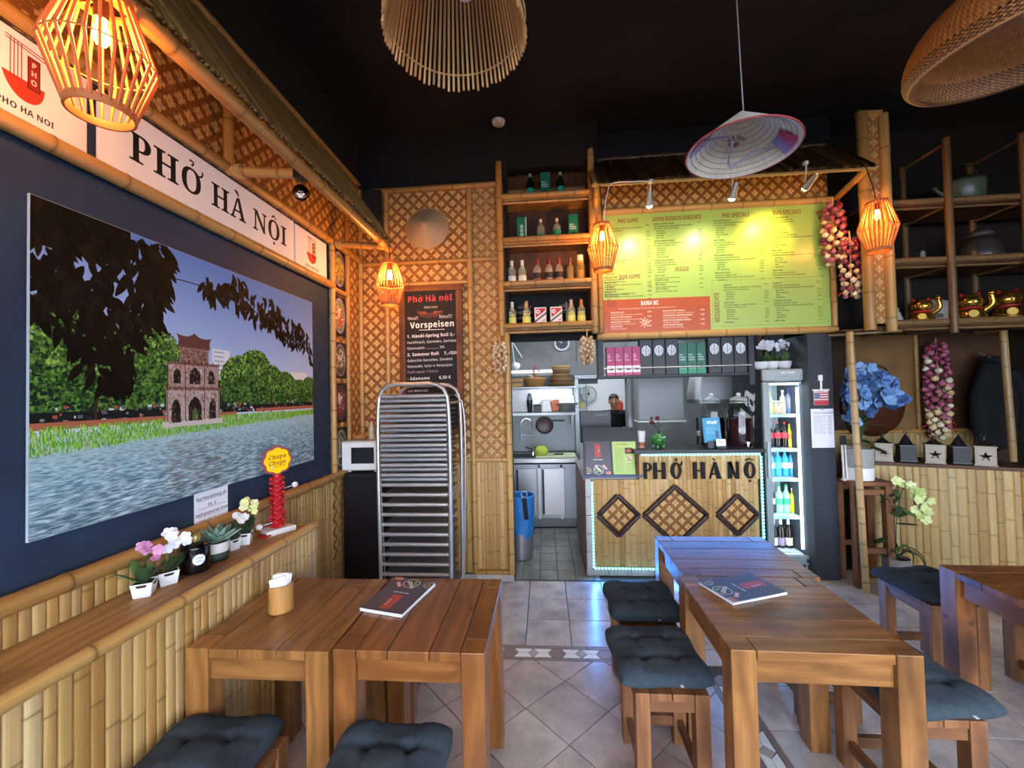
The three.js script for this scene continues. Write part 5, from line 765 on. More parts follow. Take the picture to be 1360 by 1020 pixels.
{ const t = thing('blue_brochure', 'light blue leaflet with white lettering leaning on the glass jar', 'leaflet', [1.515, CT + 0.06, -3.885]); part('sheet', bx(0.15, 0.225, 0.004, 0.001, 0, 0.1, 0), solid('#2f8fb8', 0.5), t, [0, 0, 0], [-0.1, 0, 0.04]); part('print', plane(0.148, 0.222), printOf(160, 240, (g, w, h) => { g.fillStyle = '#3a9cc4'; g.fillRect(0, 0, w, h); g.fillStyle = '#fff'; g.font = 'bold italic 42px serif'; g.fillText('Wolt', 28, 60); g.fillStyle = '#1d5a80'; g.fillRect(110, 130, 26, 70); lines(g, 20, 95, 80, 5, 14, '#8fd0e6', 4); }), t, [0.0, 0.1, 0.003], [-0.1, 0, 0.04]); part('card_stand', bx(0.10, 0.062, 0.06, 0.003, 0, -0.03, 0), solid('#2a2e34'), t); }
{ const t = thing('card_holder', 'small white card with red lettering standing before the blue leaflet', 'card', [1.565, CT, -3.825]); part('card', bx(0.082, 0.062, 0.004, 0.001, 0, 0.052, 0), M.paper, t, [0, 0, 0], [-0.1, 0, 0]); part('print', plane(0.08, 0.06), printOf(120, 90, (g, w, h) => { g.fillStyle = '#f2f2f2'; g.fillRect(0, 0, w, h); g.fillStyle = '#c03048'; g.font = 'bold 24px sans-serif'; g.fillText('eat!', 34, 50); }), t, [0, 0.0523, 0.0028], [-0.1, 0, 0]); part('base', bx(0.084, 0.02, 0.04, 0.003, 0, 0.01, 0), M.plastic, t); }
for (const [x, z, s, l, c] of [[1.772, -3.92, 1.05, 'large glass jar of dark red drink with tap, nearest the fridge', '#2c0c0e'], [1.574, -4.03, 1.05, 'tall glass jar of near black drink behind the other jar', '#160e10']]) {
  const t = thing('drink_jar', l, 'jar', [x, CT, z]); t.scale.setScalar(s); const g = phys('#eef4f2', 0.03, { transmission: 1, thickness: 0 });
  part('jar', lathe([[0, 0], [0.098, 0], [0.105, 0.01], [0.105, 0.30], [0.09, 0.345], [0.065, 0.37], [0.065, 0.40], [0.07, 0.405]], 32), g, t); part('drink', lathe([[0, 0.006], [0.1, 0.008], [0.1, 0.25], [0, 0.25]], 28), solid(c, 0.1), t); part('lid', lathe([[0, 0.445], [0.03, 0.44], [0.07, 0.425], [0.072, 0.405], [0.068, 0.40], [0, 0.41]], 28), phys('#dfe6e6', 0.1, { transmission: 0.7, thickness: 0 }), t); part('lid_knob', sph(0.02, 0, 0.455, 0), solid('#c8cfd0', 0.2), t);
  part('tap', [new THREE.CylinderGeometry(0.012, 0.012, 0.06, 12).rotateX(Math.PI / 2).translate(0, 0.05, 0.12), cyl(0.009, 0.009, 0.04, 10, 0, 0.04, 0.142)], M.steel, t); part('clip_ring', torus(0.067, 0.004, 28, 6), M.steel, t, [0, 0.385, 0]);
}
// ---------- fridge ----------
{
  const x0 = 1.945, x1 = 2.352, zf = -3.86, zb = -4.42, y1 = 1.825, w = x1 - x0, xc = (x0 + x1) / 2, t = thing('drinks_fridge', 'tall grey glass-door drinks fridge glowing between the counter and the black pillar', 'fridge'), grey = std('#9aa5a6', 0.4), inw = std('#e8eef2', 0.5);
  part('cabinet', [bx(0.02, y1 - 0.06, zf - zb - 0.02, 0.004, x0 + 0.01, (y1 + 0.06) / 2, (zf + zb) / 2 - 0.01), bx(0.02, y1 - 0.06, zf - zb - 0.02, 0.004, x1 - 0.01, (y1 + 0.06) / 2, (zf + zb) / 2 - 0.01), bx(w, y1 - 0.06, 0.02, 0.004, xc, (y1 + 0.06) / 2, zb), bx(w, 0.02, zf - zb, 0.004, xc, y1 - 0.012, (zf + zb) / 2)], std('#15171a', 0.4), t);
  part('liner', [bx(w - 0.05, 1.5, 0.01, 0, xc, 0.95, zb + 0.03), bx(0.01, 1.5, 0.5, 0, x0 + 0.028, 0.95, -4.15), bx(0.01, 1.5, 0.5, 0, x1 - 0.026, 0.95, -4.15), bx(w - 0.05, 0.01, 0.5, 0, xc, 0.155, -4.15), bx(w - 0.05, 0.01, 0.5, 0, xc, 1.70, -4.15)], inw, t);
  part('header', bx(w, 0.11, 0.04, 0.02, xc, y1 - 0.055, zf + 0.01), grey, t); part('header_print', plane(w - 0.05, 0.08), printOf(400, 90, (g, W, H) => { g.fillStyle = '#a3aeb0'; g.fillRect(0, 0, W, H); g.fillStyle = '#f4f8e0'; g.font = 'bold 26px sans-serif'; g.fillText('ICE  COLD', 150, 30); g.strokeStyle = '#6f7a80'; g.lineWidth = 3; g.beginPath(); g.moveTo(120, 72); g.bezierCurveTo(180, 30, 260, 90, 360, 48); g.stroke(); }), t, [xc, y1 - 0.055, zf + 0.0315]);
  const door = new THREE.Group(); door.name = 'door'; t.add(door);
  part('door_frame', [bx(0.055, 1.54, 0.03, 0.005, x0 + 0.028, 0.94, zf + 0.012), bx(0.055, 1.54, 0.03, 0.005, x1 - 0.028, 0.94, zf + 0.012), bx(w, 0.05, 0.03, 0.005, xc, 0.145, zf + 0.012)], grey, door); part('pane', bx(w - 0.1, 1.54, 0.006, 0, xc, 0.94, zf + 0.01), GLASS, door); part('lock', bx(0.06, 0.03, 0.01, 0.003, x1 - 0.06, 0.13, zf + 0.03), M.dark, door);
  part('handle', bx(0.022, 0.32, 0.03, 0.006, x0 + 0.02, 1.02, zf + 0.04), solid('#b8c4c6', 0.3), door);
  part('base_panel', bx(w, 0.10, 0.04, 0.004, xc, 0.07, zf + 0.0), grey, t); for (let i = 0; i < 8; i++) part('vent_slot', bx(0.02, 0.05, 0.004, 0.001, x0 + 0.06 + i * 0.04, 0.07, zf + 0.021), M.dark, t);
  const cup = part('door_seal', bx(w - 0.1, 0.012, 0.006, 0, xc, 1.70, zf + 0.0), M.white, t);
  const LY = [1.414, 1.10, 0.83, 0.49, 0.165], zs = -4.06;
  for (const y of LY) { part('wire_shelf', bx(w - 0.06, 0.008, 0.42, 0.002, xc, y - 0.006, -4.16), solid('#d0d8dc', 0.3), t); part('price_rail', bx(w - 0.06, 0.03, 0.006, 0.002, xc, y - 0.012, -3.94), solid('#8fb4cc', 0.4), t); }
  part('led_strip', bx(0.022, 1.45, 0.016, 0.003, x1 - 0.075, 0.93, -3.905), glow('#dff4ff', 5), t); part('led_strip', bx(w - 0.1, 0.012, 0.02, 0.003, xc, 1.688, -3.90), glow('#dff4ff', 4), t);
  const l = new THREE.RectAreaLight('#dcf2ff', POWER.fridge, 0.02, 1.45); l.position.set(x1 - 0.088, 0.93, -3.905); l.rotation.set(0, Math.PI / 2 - 0.7, 0); t.add(l); const l3 = new THREE.RectAreaLight('#dcf2ff', POWER.fridge * 0.7, 0.02, 1.45); l3.position.set(x0 + 0.06, 0.93, -3.90); l3.rotation.set(0, -Math.PI / 2 + 0.7, 0); t.add(l3); part('led_strip', bx(0.012, 1.45, 0.016, 0.003, x0 + 0.048, 0.93, -3.905), glow('#dff4ff', 3), t);
  const l2 = new THREE.RectAreaLight('#dcf2ff', POWER.fridge, w - 0.1, 0.02); l2.position.set(xc, 1.68, -3.905); l2.rotation.set(-Math.PI / 2, 0, 0); t.add(l2);
  part('brand_disc', cyl(0.075, 0.075, 0.004, 32), solid('#c8d8dc', 0.4), t, [2.13, 1.58, -4.2], [Math.PI / 2, 0, 0]); part('brand_script', plane(0.13, 0.06), printOf(200, 92, (g, W, H) => { g.fillStyle = '#c8d8dc'; g.fillRect(0, 0, W, H); g.fillStyle = '#3a4a52'; g.font = 'italic bold 44px serif'; g.fillText('Coca-Cola', 4, 60, 192); }), t, [2.13, 1.58, -4.196]);
  part('side_script', plane(0.52, 0.95), printOf(420, 770, (g, W, H) => { g.fillStyle = '#15171a'; g.fillRect(0, 0, W, H); g.save(); g.translate(W * 0.66, H * 0.98); g.rotate(-Math.PI / 2 + 0.12); g.fillStyle = '#d8d6d2'; g.font = 'italic bold 290px serif'; g.fillText('Cola', 0, 0); g.restore(); }, 0.5), t, [x0 - 0.0012, 1.28, -4.15], [0, -Math.PI / 2, 0]);
  const xs = [2.108, 2.171, 2.234, 2.294], cola = { h: 0.235, r: 0.03, glass: '#1a0d0a', opaque: 1, cap: '#c8202a', capH: 0.016, lab: '#c0303a', labY: 0.36, labH: 0.22 };
  bottle('clear lime bottle at the left of the top fridge shelf', [xs[0] + 0.01, LY[0], zs], { h: 0.2, r: 0.028, glass: '#d8f0c8', liquid: '#cfe87a', fill: 0.8, cap: '#8fd04a', capH: 0.02 });
  bottle('small glass of orange drink on the top fridge shelf', [xs[1] + 0.015, LY[0], zs], { h: 0.12, r: 0.042, neck: 0.04, glass: '#f4e6d0', liquid: '#f08a1a', fill: 1.0, cap: '#f4f0e8', capH: 0.008 });
  bottle('pale bottle with orange label beside the orange drink on the top fridge shelf', [xs[2], LY[0], zs], { h: 0.22, r: 0.026, glass: '#f4ead8', liquid: '#f0b070', fill: 0.7, cap: '#fff', capH: 0.02 }); bottle('bottle with purple top at the right of the top fridge shelf', [xs[3], LY[0], zs], { h: 0.24, r: 0.03, glass: '#d8d4f4', liquid: '#5a58c8', fill: 0.9, cap: '#4a3aa8', capH: 0.05, lab: '#3a6ab8', labY: 0.05, labH: 0.15 });
  ['left', 'middle', 'right'].forEach((s, i) => bottle(`${s} cola bottle with red label on the second fridge shelf`, [xs[i] + (i ? 0.005 : -0.005), LY[1], zs], cola)); bottle('yellow lemonade bottle with orange label on the second fridge shelf', [xs[3] - 0.005, LY[1], zs], { ...cola, glass: '#e8e018', cap: '#f0a01a', lab: '#f0803a', h: 0.215 });
  const wat = (c, cap, lab) => ({ h: 0.25, r: 0.03, glass: '#3a9ac8', opaque: 1, cap, capH: 0.018, lab, labY: 0.3, labH: 0.2, name: 'water_bottle' });
  [['#2aa8a0', '#d8f4f0', 'teal-capped'], ['#2a9a6a', '#58c8a0', 'green-capped'], ['#d86a8a', '#f4f8fa', 'pink-capped'], ['#c8506a', '#f4f0f2', 'rose-capped']].forEach(([c, lb, s], i) => bottle(`${s} blue water bottle on the third fridge shelf`, [xs[i], LY[2], zs], wat(0, c, lb)));
  bottle('dark bottle with yellow cap at the left of the fourth fridge shelf', [xs[0] - 0.005, LY[3], zs], { ...cola, cap: '#e0b03a', lab: '#e8e4e0' }); ['left', 'right'].forEach((s, i) => bottle(`${s} clear green-labelled bottle on the fourth fridge shelf`, [xs[1 + i], LY[3], zs], { h: 0.26, r: 0.03, glass: '#9adcc0', opaque: 1, cap: '#1fa06a', capH: 0.018, lab: '#2fb078', labY: 0.3, labH: 0.22 })); bottle('bright yellow bottle at the right of the fourth fridge shelf', [xs[3], LY[3], zs], { ...cola, glass: '#f4e418', cap: '#f4f0e0', lab: '#f0a04a', h: 0.225 });
  ['blue and white', 'red and blue', 'cream'].forEach((s, i) => bottle(`dark beer bottle with ${s} label on the lowest fridge shelf`, [xs[i] + i * 0.004, LY[4], zs], { h: 0.265, r: 0.032, glass: '#1f1510', opaque: 1, cap: '#c8c8c4', capH: 0.05, lab: ['#d8dce4', '#8a7a9a', '#e0dcc0'][i], labY: 0.1, labH: 0.26, name: 'beer_bottle' })); bottle('dark slim bottle at the right of the lowest fridge shelf', [xs[3] + 0.006, LY[4], zs - 0.02], { h: 0.24, r: 0.026, glass: '#2a2a2a', opaque: 1, cap: '#5a5a58', capH: 0.03 });
}
// ---------- plants ----------
const petal = (() => { const g = new THREE.SphereGeometry(1, 7, 5); g.scale(0.72, 0.12, 0.85); g.translate(0, 0, 0.68); return g; })();
const bloomG = mergeGeometries([0, 1, 2, 3, 4].map((i) => at(at(petal, 0, 0, 0, -0.35), 0, 0, 0, 0, i * 1.2566, 0)));
function orchid(label, p, o, turn = 0) {   // o: pot {rx, rz, h, color}, stems, H, lean, color, size, n, leaves
  const t = thing('potted_orchid', label, 'orchid', p, turn), { w, h, pot = '#eeeeec', H, color, size, n, stems = 1, lean = 0.04, droop = 0.3, leaf = 0.09, square } = o;
  if (square) { const g = lathe([[0, 0], [w * 0.74, 0], [w * 0.8, 0.004], [w * 1.0, h], [w * 0.93, h], [w * 0.72, 0.012], [0, 0.012]], 4).rotateY(Math.PI / 4); part('pot', toFlat(g), solid(pot, 0.25), t); } else part('pot', lathe([[0, 0], [w * 0.6, 0], [w * 0.85, h * 0.35], [w, h], [w * 0.93, h], [w * 0.78, h * 0.35], [0, 0.01]], 28), solid(pot, 0.22), t);
  part('soil', cyl(w * 0.72, w * 0.8, 0.01, 16, 0, h * 0.82, 0), M.soil, t);
  for (let i = 0; i < 5; i++) { const a = i * 1.3 + rnd(), L = leaf * rr(0.8, 1.2); const g = new THREE.SphereGeometry(1, 8, 5).scale(L * 0.24, L * 0.04, L * 0.55).translate(0, 0, L * 0.5).rotateX(-0.75 + rr(-0.3, 0.3)).rotateY(a); part('leaf', g, pick([M.leaf, M.leafDark]), t, [0, h * 0.85, 0]); }
  for (let s = 0; s < stems; s++) { const a = s * 2.2 + 0.4, lx = lean * Math.cos(a), lz = lean * Math.sin(a), pts = [[0, h * 0.8, 0], [lx * 0.3, h + H * 0.45, lz * 0.3], [lx * 0.8, h + H * 0.9, lz * 0.8], [lx * 1.6, h + H, lz * 1.6], [lx * 2.6, h + H * (1 - droop * 0.7), lz * 2.6]], cv = new THREE.CatmullRomCurve3(pts.map((q) => V(...q)));
    part('stem', new THREE.TubeGeometry(cv, 20, Math.max(0.0018, size * 0.08), 5), M.leafDark, t);
    for (let i = 0; i < n; i++) { const q = cv.getPoint(0.5 + 0.5 * (i + 0.5) / n), m = part('blossom', bloomG, solid(Array.isArray(color) ? pick(color) : color, 0.6), t, [q.x + rr(-1, 1) * size * 0.8, q.y + rr(-0.6, 0.6) * size, q.z + rr(-1, 1) * size * 0.8], [rr(0.6, 1.7), rr(0, 6), rr(-0.5, 0.5)]); m.scale.setScalar(size * rr(0.38, 0.5)); } }
  return t;
}
function toFlat(g) { const h = g.toNonIndexed(); h.computeVertexNormals(); return h; }
const LD = 0.9045;
orchid('small pink orchid in a white pot, nearest plant on the ledge', [-1.575, LD, -1.50], { w: 0.048, h: 0.055, H: 0.13, color: ['#c88aa8', '#b8709a'], size: 0.032, n: 8, lean: 0.018, square: 1 }, 0.5);
orchid('small white orchid in a white pot beside the pink one on the ledge', [-1.575, LD, -1.60], { w: 0.048, h: 0.055, H: 0.13, color: ['#f2f2f4', '#e6e6ea'], size: 0.036, n: 8, lean: 0.014, square: 1 }, 0.9);
{ const t = thing('donation_jar', 'black round jar with a gold neck and white oval label between plants on the ledge', 'jar', [-1.565, LD, -1.725]); part('jar', lathe([[0, 0], [0.052, 0], [0.056, 0.006], [0.056, 0.105], [0.05, 0.122], [0.02, 0.13], [0, 0.13]], 36), std('#0b0b0d', 0.15), t); part('neck', lathe([[0.018, 0.128], [0.02, 0.145], [0.016, 0.165], [0, 0.166]], 18), std('#b59a5a', 0.3, { metalness: 0.6 }), t);
  const g = new THREE.CylinderGeometry(0.0565, 0.0565, 0.05, 20, 1, true, -0.45, 0.9), ov = printOf(160, 110, (c, w, h) => { c.fillStyle = '#0b0b0d'; c.fillRect(0, 0, w, h); c.fillStyle = '#eef2f6'; c.beginPath(); c.ellipse(w / 2, h / 2, w * 0.46, h * 0.46, 0, 0, 7); c.fill(); c.fillStyle = '#2a3a6a'; c.font = 'bold 20px serif'; c.textAlign = 'center'; c.fillText('Trinkgeld', w / 2, 48); c.fillText('Danke', w / 2, 74); }); part('oval_label', g, ov, t, [0, 0.06, 0], [0, 0.95, 0]); }
{ const t = thing('potted_succulent', 'grey green succulent in a white and green pot next to the black jar', 'succulent', [-1.57, LD, -1.845]); part('pot', lathe([[0, 0], [0.046, 0], [0.052, 0.04], [0, 0.04]], 30), solid('#33443c', 0.5), t); part('pot_rim', lathe([[0.052, 0.04], [0.056, 0.085], [0.05, 0.085], [0.046, 0.045]], 30), solid('#dad7cc', 0.5), t); part('soil', cyl(0.048, 0.049, 0.006, 18, 0, 0.074, 0), M.soil, t);
  for (let i = 0; i < 20; i++) { const k = i / 20, L = 0.112 - 0.03 * k, g = new THREE.SphereGeometry(1, 8, 6).scale(L * 0.22, L * 0.07, L * 0.55); const p = g.attributes.position; for (let j = 0; j < p.count; j++) { const z = p.getZ(j) / (L * 0.55); if (z > 0) p.setX(j, p.getX(j) * (1 - 0.7 * z)); } g.computeVertexNormals(); g.translate(0, 0, L * 0.5).rotateX(-0.35 - 0.95 * k).rotateY(i * 2.4); part('leaf', g, pick([M.succulent, M.succ2 ||= std('#5f8070', 0.6), M.succ3 ||= std('#87a394', 0.6)]), t, [0, 0.078, 0]); } }
orchid('small white flowered orchid in a white pot half hidden behind the succulent', [-1.585, LD, -1.965], { w: 0.04, h: 0.055, H: 0.10, color: ['#eeeef0', '#e2e2de'], size: 0.03, n: 8, lean: 0.014, square: 1 }, 1.2);
orchid('small cream flowered orchid in a white pot, last plant before the red lollipop tower', [-1.575, LD, -2.045], { w: 0.042, h: 0.06, H: 0.155, color: ['#e6e2b0', '#d8d890'], size: 0.034, n: 10, lean: 0.012, square: 1 }, 0.4);
{ // lollipop tower
  const t = thing('lollipop_tower', 'red lollipop display tower with a yellow flower shaped sign on the ledge', 'display', [-1.52, LD, -2.22], 1.05);
  part('base', extr([[-0.075, -0.045], [0.075, -0.045], [0.06, 0.06], [-0.06, 0.06]], 0.022, 0.004).rotateX(-Math.PI / 2), M.ceramic, t, [0, 0.004, 0]); part('post', cyl(0.022, 0.022, 0.31, 20, 0, 0.175, 0), M.red, t);
  const ring = lathe([[0.02, -0.011], [0.036, -0.009], [0.036, -0.004], [0.024, 0.006], [0.02, 0.009]], 24), knob = sph(0.010, 0, 0, 0.033, 8, 6); for (let k = 0; k < 11; k++) { const y = 0.045 + k * 0.026; part('ring', ring, M.red, t, [0, y, 0]); for (let j = 0; j < 4; j++) part('holder', knob, M.red, t, [0, y, 0], [0, j * 1.57 + (k % 2) * 0.78, 0]); }
  part('lollipop', [sph(0.017, 0, 0, 0, 14, 10), rod([0, 0, 0], [-0.06, -0.01, 0], 0.002)], std('#e6dfe2', 0.3), t, [0.1, 0.25, 0]); part('lollipop', [sph(0.017, 0, 0, 0, 14, 10), rod([0, 0, 0], [0.07, 0.005, 0], 0.002)], std('#e6dfe2', 0.3), t, [-0.1, 0.06, 0.01]); part('wrapper', bx(0.05, 0.012, 0.04, 0.004, -0.08, 0.01, 0.03), M.red, t);
  const fl = (R, k) => Array.from({ length: 96 }, (_, i) => { const a = i / 96 * 2 * Math.PI, q = R * (0.9 + k * Math.abs(Math.cos(a * 4))); return [q * Math.cos(a), q * Math.sin(a)]; });
  part('sign_back', extr(fl(0.084, 0.11), 0.008), std('#9a4a50', 0.5), t, [0.0, 0.405, -0.004]); part('sign_face', extr(fl(0.072, 0.11), 0.003), solid('#ffd400', 0.4), t, [0, 0.405, 0.005]);
  part('sign_print', plane(0.118, 0.085), std('#ffffff', 0.4, { map: canvasTex(280, 200, (g, w, h) => { g.fillStyle = '#ffd400'; g.fillRect(0, 0, w, h); g.fillStyle = '#a81418'; g.font = 'italic bold 72px serif'; g.save(); g.translate(18, 78); g.rotate(-0.08); g.fillText('Chupa', 0, 0, 236); g.translate(-4, 78); g.fillText('Chups', 0, 0, 240); g.restore(); g.strokeStyle = '#c8201f'; g.lineWidth = 7; g.beginPath(); g.moveTo(90, 180); g.quadraticCurveTo(190, 150, 240, 165); g.stroke(); g.fillStyle = '#f4f0e4'; g.beginPath(); g.arc(64, 180, 17, 0, 7); g.fill(); g.strokeStyle = '#4a4a2a'; g.lineWidth = 4; g.stroke(); }, null, false) }), t, [0, 0.403, 0.0092]);
}
[['left', 2.02], ['middle', 2.12], ['right', 2.23]].forEach(([s, x], i) => orchid(`${s} white orchid in a round white bowl on top of the fridge`, [x, 1.827, -4.0], { w: 0.062, h: 0.075, H: 0.16, color: ['#e8eaf0', '#dfe2ea', '#f2f2f6'], size: 0.045, n: 11, stems: 1, lean: 0.03, leaf: 0.12 }, i * 1.1 - 0.6));

// ---------- on the black pillar ----------
{ const t = thing('hanging_tag', 'small red, white and blue printed card on a white hook on the black pillar', 'card', [2.378, 1.585, -3.745]); part('hook', [bx(0.035, 0.05, 0.012, 0.003, 0, 0.15, 0), bx(0.016, 0.1, 0.008, 0.002, 0.004, 0.09, 0)], M.white, t); part('card', bx(0.12, 0.13, 0.006, 0.001), M.white, t, [0, -0.02, 0]); part('top_bar', bx(0.14, 0.014, 0.01, 0.003), M.white, t, [0, 0.045, 0]);
  part('print', plane(0.118, 0.128), printOf(120, 130, (g, w, h) => { g.fillStyle = '#e8dcdc'; g.fillRect(0, 0, w, h); g.fillStyle = '#c0303c'; for (let i = 0; i < 5; i++) g.fillRect(0, 22 + i * 22, w, 11); g.fillStyle = '#6a7690'; g.fillRect(4, 26, 46, 50); g.fillStyle = '#c03040'; g.fillRect(0, 100, w, 30); g.font = 'bold 20px sans-serif'; g.fillText('TODAY', 20, 18); }), t, [0, -0.02, 0.0036]); }
{ const t = thing('paper_list', 'white sheet with printed lines pinned to the black pillar', 'notice', [2.383, 1.30, -3.747]); part('sheet', bx(0.185, 0.335, 0.002, 0.0005), M.paper, t); part('print', plane(0.182, 0.33), printOf(220, 400, (g, w, h) => { g.fillStyle = '#e9ebf2'; g.fillRect(0, 0, w, h); g.fillStyle = '#3a3c48'; g.font = 'bold 15px sans-serif'; g.fillText('Allergene und Zusatzstoffe', 22, 44); lines(g, 24, 70, 120, 14, 14, '#6a6c78', 3); lines(g, 165, 70, 34, 14, 14, '#6a6c78', 3); }, 0.8), t, [0, 0, 0.0014]); part('pin', sph(0.009, 0, 0.165, 0.004), M.steel, t); }

// ---------- kitchen ----------
{
  const t = thing('sink_unit', 'stainless steel sink cabinet with two doors in the kitchen', 'cabinet', [-0.12, 0, -5.06]), w = 1.0, D = 0.56;
  part('body', bx(w, 0.66, D - 0.02, 0.004, 0, 0.45, -D / 2 - 0.01), M.steelDull, t); part('worktop', bx(w + 0.01, 0.05, D, 0.006, 0, 0.825, -D / 2 + 0.02), M.steel, t); part('plinth', bx(w - 0.02, 0.12, D - 0.06, 0.003, 0, 0.06, -D / 2 - 0.04), solid('#8a8d8e', 0.5), t);
  for (const x of [-0.28, 0.05, 0.32]) part('post', bx(0.035, 0.66, 0.02, 0.003, x - 0.02, 0.45, 0.0), M.steel, t);
  for (const [x, ww] of [[-0.13, 0.24], [0.2, 0.27]]) { const d = part('door', bx(ww, 0.56, 0.018, 0.004), M.steel, t, [x, 0.45, 0.004]); part('handle', bx(0.02, 0.54, 0.012, 0.003, -ww / 2 + 0.014, 0, 0.012), M.dark, d); }
  part('rail', bx(w, 0.05, 0.02, 0.003, 0, 0.76, 0.0), M.steelDull, t); part('basin', bx(0.32, 0.012, 0.3, 0.004, -0.16, 0.852, -0.25), M.dark, t);
}
{ const t = thing('kitchen_tap', 'tall arched steel tap at the kitchen sink', 'tap', [-0.165, 0.851, -5.3]); part('spout', tube([[0, 0, 0], [0, 0.36, 0], [-0.03, 0.46, 0.01], [-0.09, 0.48, 0.02], [-0.14, 0.44, 0.03], [-0.15, 0.3, 0.03]], 0.011, 36, 8), M.chrome, t); part('spray_head', cyl(0.018, 0.013, 0.09, 14, -0.15, 0.25, 0.03), M.steelDull, t); part('lever', rod([0, 0.08, 0], [-0.1, 0.12, 0.03], 0.008), M.plastic, t); part('base', cyl(0.03, 0.026, 0.05, 16, 0, 0.025, 0), M.chrome, t); part('bracket', rod([0, 0.26, 0], [-0.15, 0.27, 0.03], 0.006), M.steelDull, t); }
{ const t = thing('cutting_board', 'pale green cutting board lying beside the sink', 'cutting board', [0.12, 0.851, -5.26]); part('board', bx(0.5, 0.02, 0.32, 0.005, 0, 0.01, 0), solid('#c3cfa6', 0.6), t); part('groove', torus(0.1, 0.003, 4, 4), solid('#a9b58c', 0.6), t, [0, 0.0205, 0], [0, 0.785, 0]); }
{ const t = thing('cleaning_cloth', 'crumpled yellow green cloth lying by the kitchen tap', 'cloth', [-0.06, 0.872, -5.2]); const g = new THREE.SphereGeometry(1, 20, 12).scale(0.085, 0.07, 0.07); const p = g.attributes.position; for (let i = 0; i < p.count; i++) { const k = 1 + 0.22 * (vnoise(p.getX(i) * 60 + 9, p.getY(i) * 60 + p.getZ(i) * 40 + 9, 99, 99, 3) - 0.5); p.setXYZ(i, p.getX(i) * k, p.getY(i) * k + 0.05, p.getZ(i) * k); } g.computeVertexNormals(); part('cloth', g, solid('#b9c44a', 0.9), t); }
{ const t = thing('frying_pan', 'dark brown frying pan hanging on the kitchen wall', 'pan', [-0.01, 1.22, -5.58]); part('pan', lathe([[0, 0], [0.1, 0], [0.118, 0.03], [0.115, 0.03], [0.098, 0.005], [0, 0.005]], 32).rotateX(-Math.PI / 2), solid('#4a2a22', 0.35), t, [0, 0, 0.0], [0, Math.PI, 0]); part('handle', bx(0.16, 0.025, 0.014, 0.005, 0.19, 0.06, 0.02), M.plastic, t, [0, 0, 0], [0, 0, 0.0]); }
{ const t = thing('knife', 'small black handled knife lying on the green cutting board', 'knife', [0.16, 0.88, -5.24], 0.1); part('handle', bx(0.12, 0.018, 0.02, 0.005), M.plastic, t); part('blade', bx(0.16, 0.002, 0.024, 0.0008, -0.14, 0, 0), M.steel, t); }
{ const t = thing('wall_shelf', 'lower steel wall shelf over the kitchen sink', 'shelf', [-0.05, 1.385, -5.5]); part('shelf_board', bx(0.88, 0.025, 0.28, 0.004), M.steel, t); part('front_edge', bx(0.88, 0.035, 0.008, 0.002, 0, -0.004, 0.142), solid('#dfe4e6', 0.35), t); for (const s of [-1, 1]) part('bracket', bx(0.02, 0.14, 0.2, 0.003, s * 0.4, -0.08, -0.03), M.steelDull, t); part('lower_panel', bx(0.9, 0.5, 0.012, 0.002, 0, -0.27, -0.138), M.panelBlue ||= solid('#aab2b4', 0.4), t); part('backsplash', bx(0.9, 0.33, 0.012, 0.002, 0, 0.18, -0.135), M.steel, t); }
{ const t = thing('wall_shelf', 'upper steel wall shelf carrying baskets and bamboo steamers', 'shelf', [-0.03, 1.725, -5.48]); part('shelf_board', bx(0.92, 0.025, 0.32, 0.004), M.steelDull, t); for (const s of [-1, 1]) part('bracket', bx(0.02, 0.1, 0.22, 0.003, s * 0.42, -0.06, -0.03), M.steelDull, t); }
{ const t = thing('drink_shaker', 'tall dark steel shaker on the lower kitchen shelf', 'shaker', [-0.2, 1.4, -5.42]); part('cup', lathe([[0, 0], [0.03, 0], [0.042, 0.15], [0.038, 0.17], [0, 0.17]], 22), std('#55595c', 0.2, { metalness: 0.9 }), t); part('top', lathe([[0.036, 0.17], [0.03, 0.21], [0.02, 0.22], [0.02, 0.25], [0, 0.255]], 20), M.steelDull, t); }
{ const t = thing('glass_jug', 'clear glass jug on the lower kitchen shelf left of the shaker', 'jug', [-0.30, 1.4, -5.42]); part('jug', lathe([[0, 0], [0.04, 0], [0.045, 0.08], [0.03, 0.13], [0.036, 0.15]], 22), GLASS, t); part('handle', torus(0.03, 0.005, 18, 6).rotateX(Math.PI / 2), solid('#c8ccd0', 0.2), t, [0.055, 0.07, 0]); }
{ const t = thing('food_bag', 'white and orange food bag on the lower kitchen shelf', 'bag', [0.06, 1.4, -5.42], 0.2); const g = new RoundedBoxGeometry(0.17, 0.16, 0.07, 3, 0.03); part('bag', g, M.white, t, [-0.03, 0.08, 0]); part('orange_pack', new RoundedBoxGeometry(0.12, 0.15, 0.05, 3, 0.02), solid('#c8703a', 0.5), t, [0.07, 0.085, 0.04], [0, 0, 0.2]); }
{ const t = thing('steel_pot', 'wide low steel pot on the lower kitchen shelf', 'pot', [0.285, 1.4, -5.42]); part('pot', lathe([[0, 0], [0.11, 0], [0.11, 0.08], [0.16, 0.11], [0.156, 0.114], [0.105, 0.084], [0.104, 0.006], [0, 0.006]], 32), M.steelDull, t); for (const s of [-1, 1]) part('handle', torus(0.025, 0.005, 16, 6), M.steelDull, t, [s * 0.125, 0.06, 0]); }
{ const t = thing('black_box', 'small black box between shaker and food bag on the lower kitchen shelf', 'box', [-0.1, 1.4, -5.43]); part('box', bx(0.1, 0.09, 0.09, 0.006, 0, 0.045, 0), M.plastic, t); part('lid', bx(0.106, 0.014, 0.096, 0.004, 0, 0.097, 0), M.dark, t); }
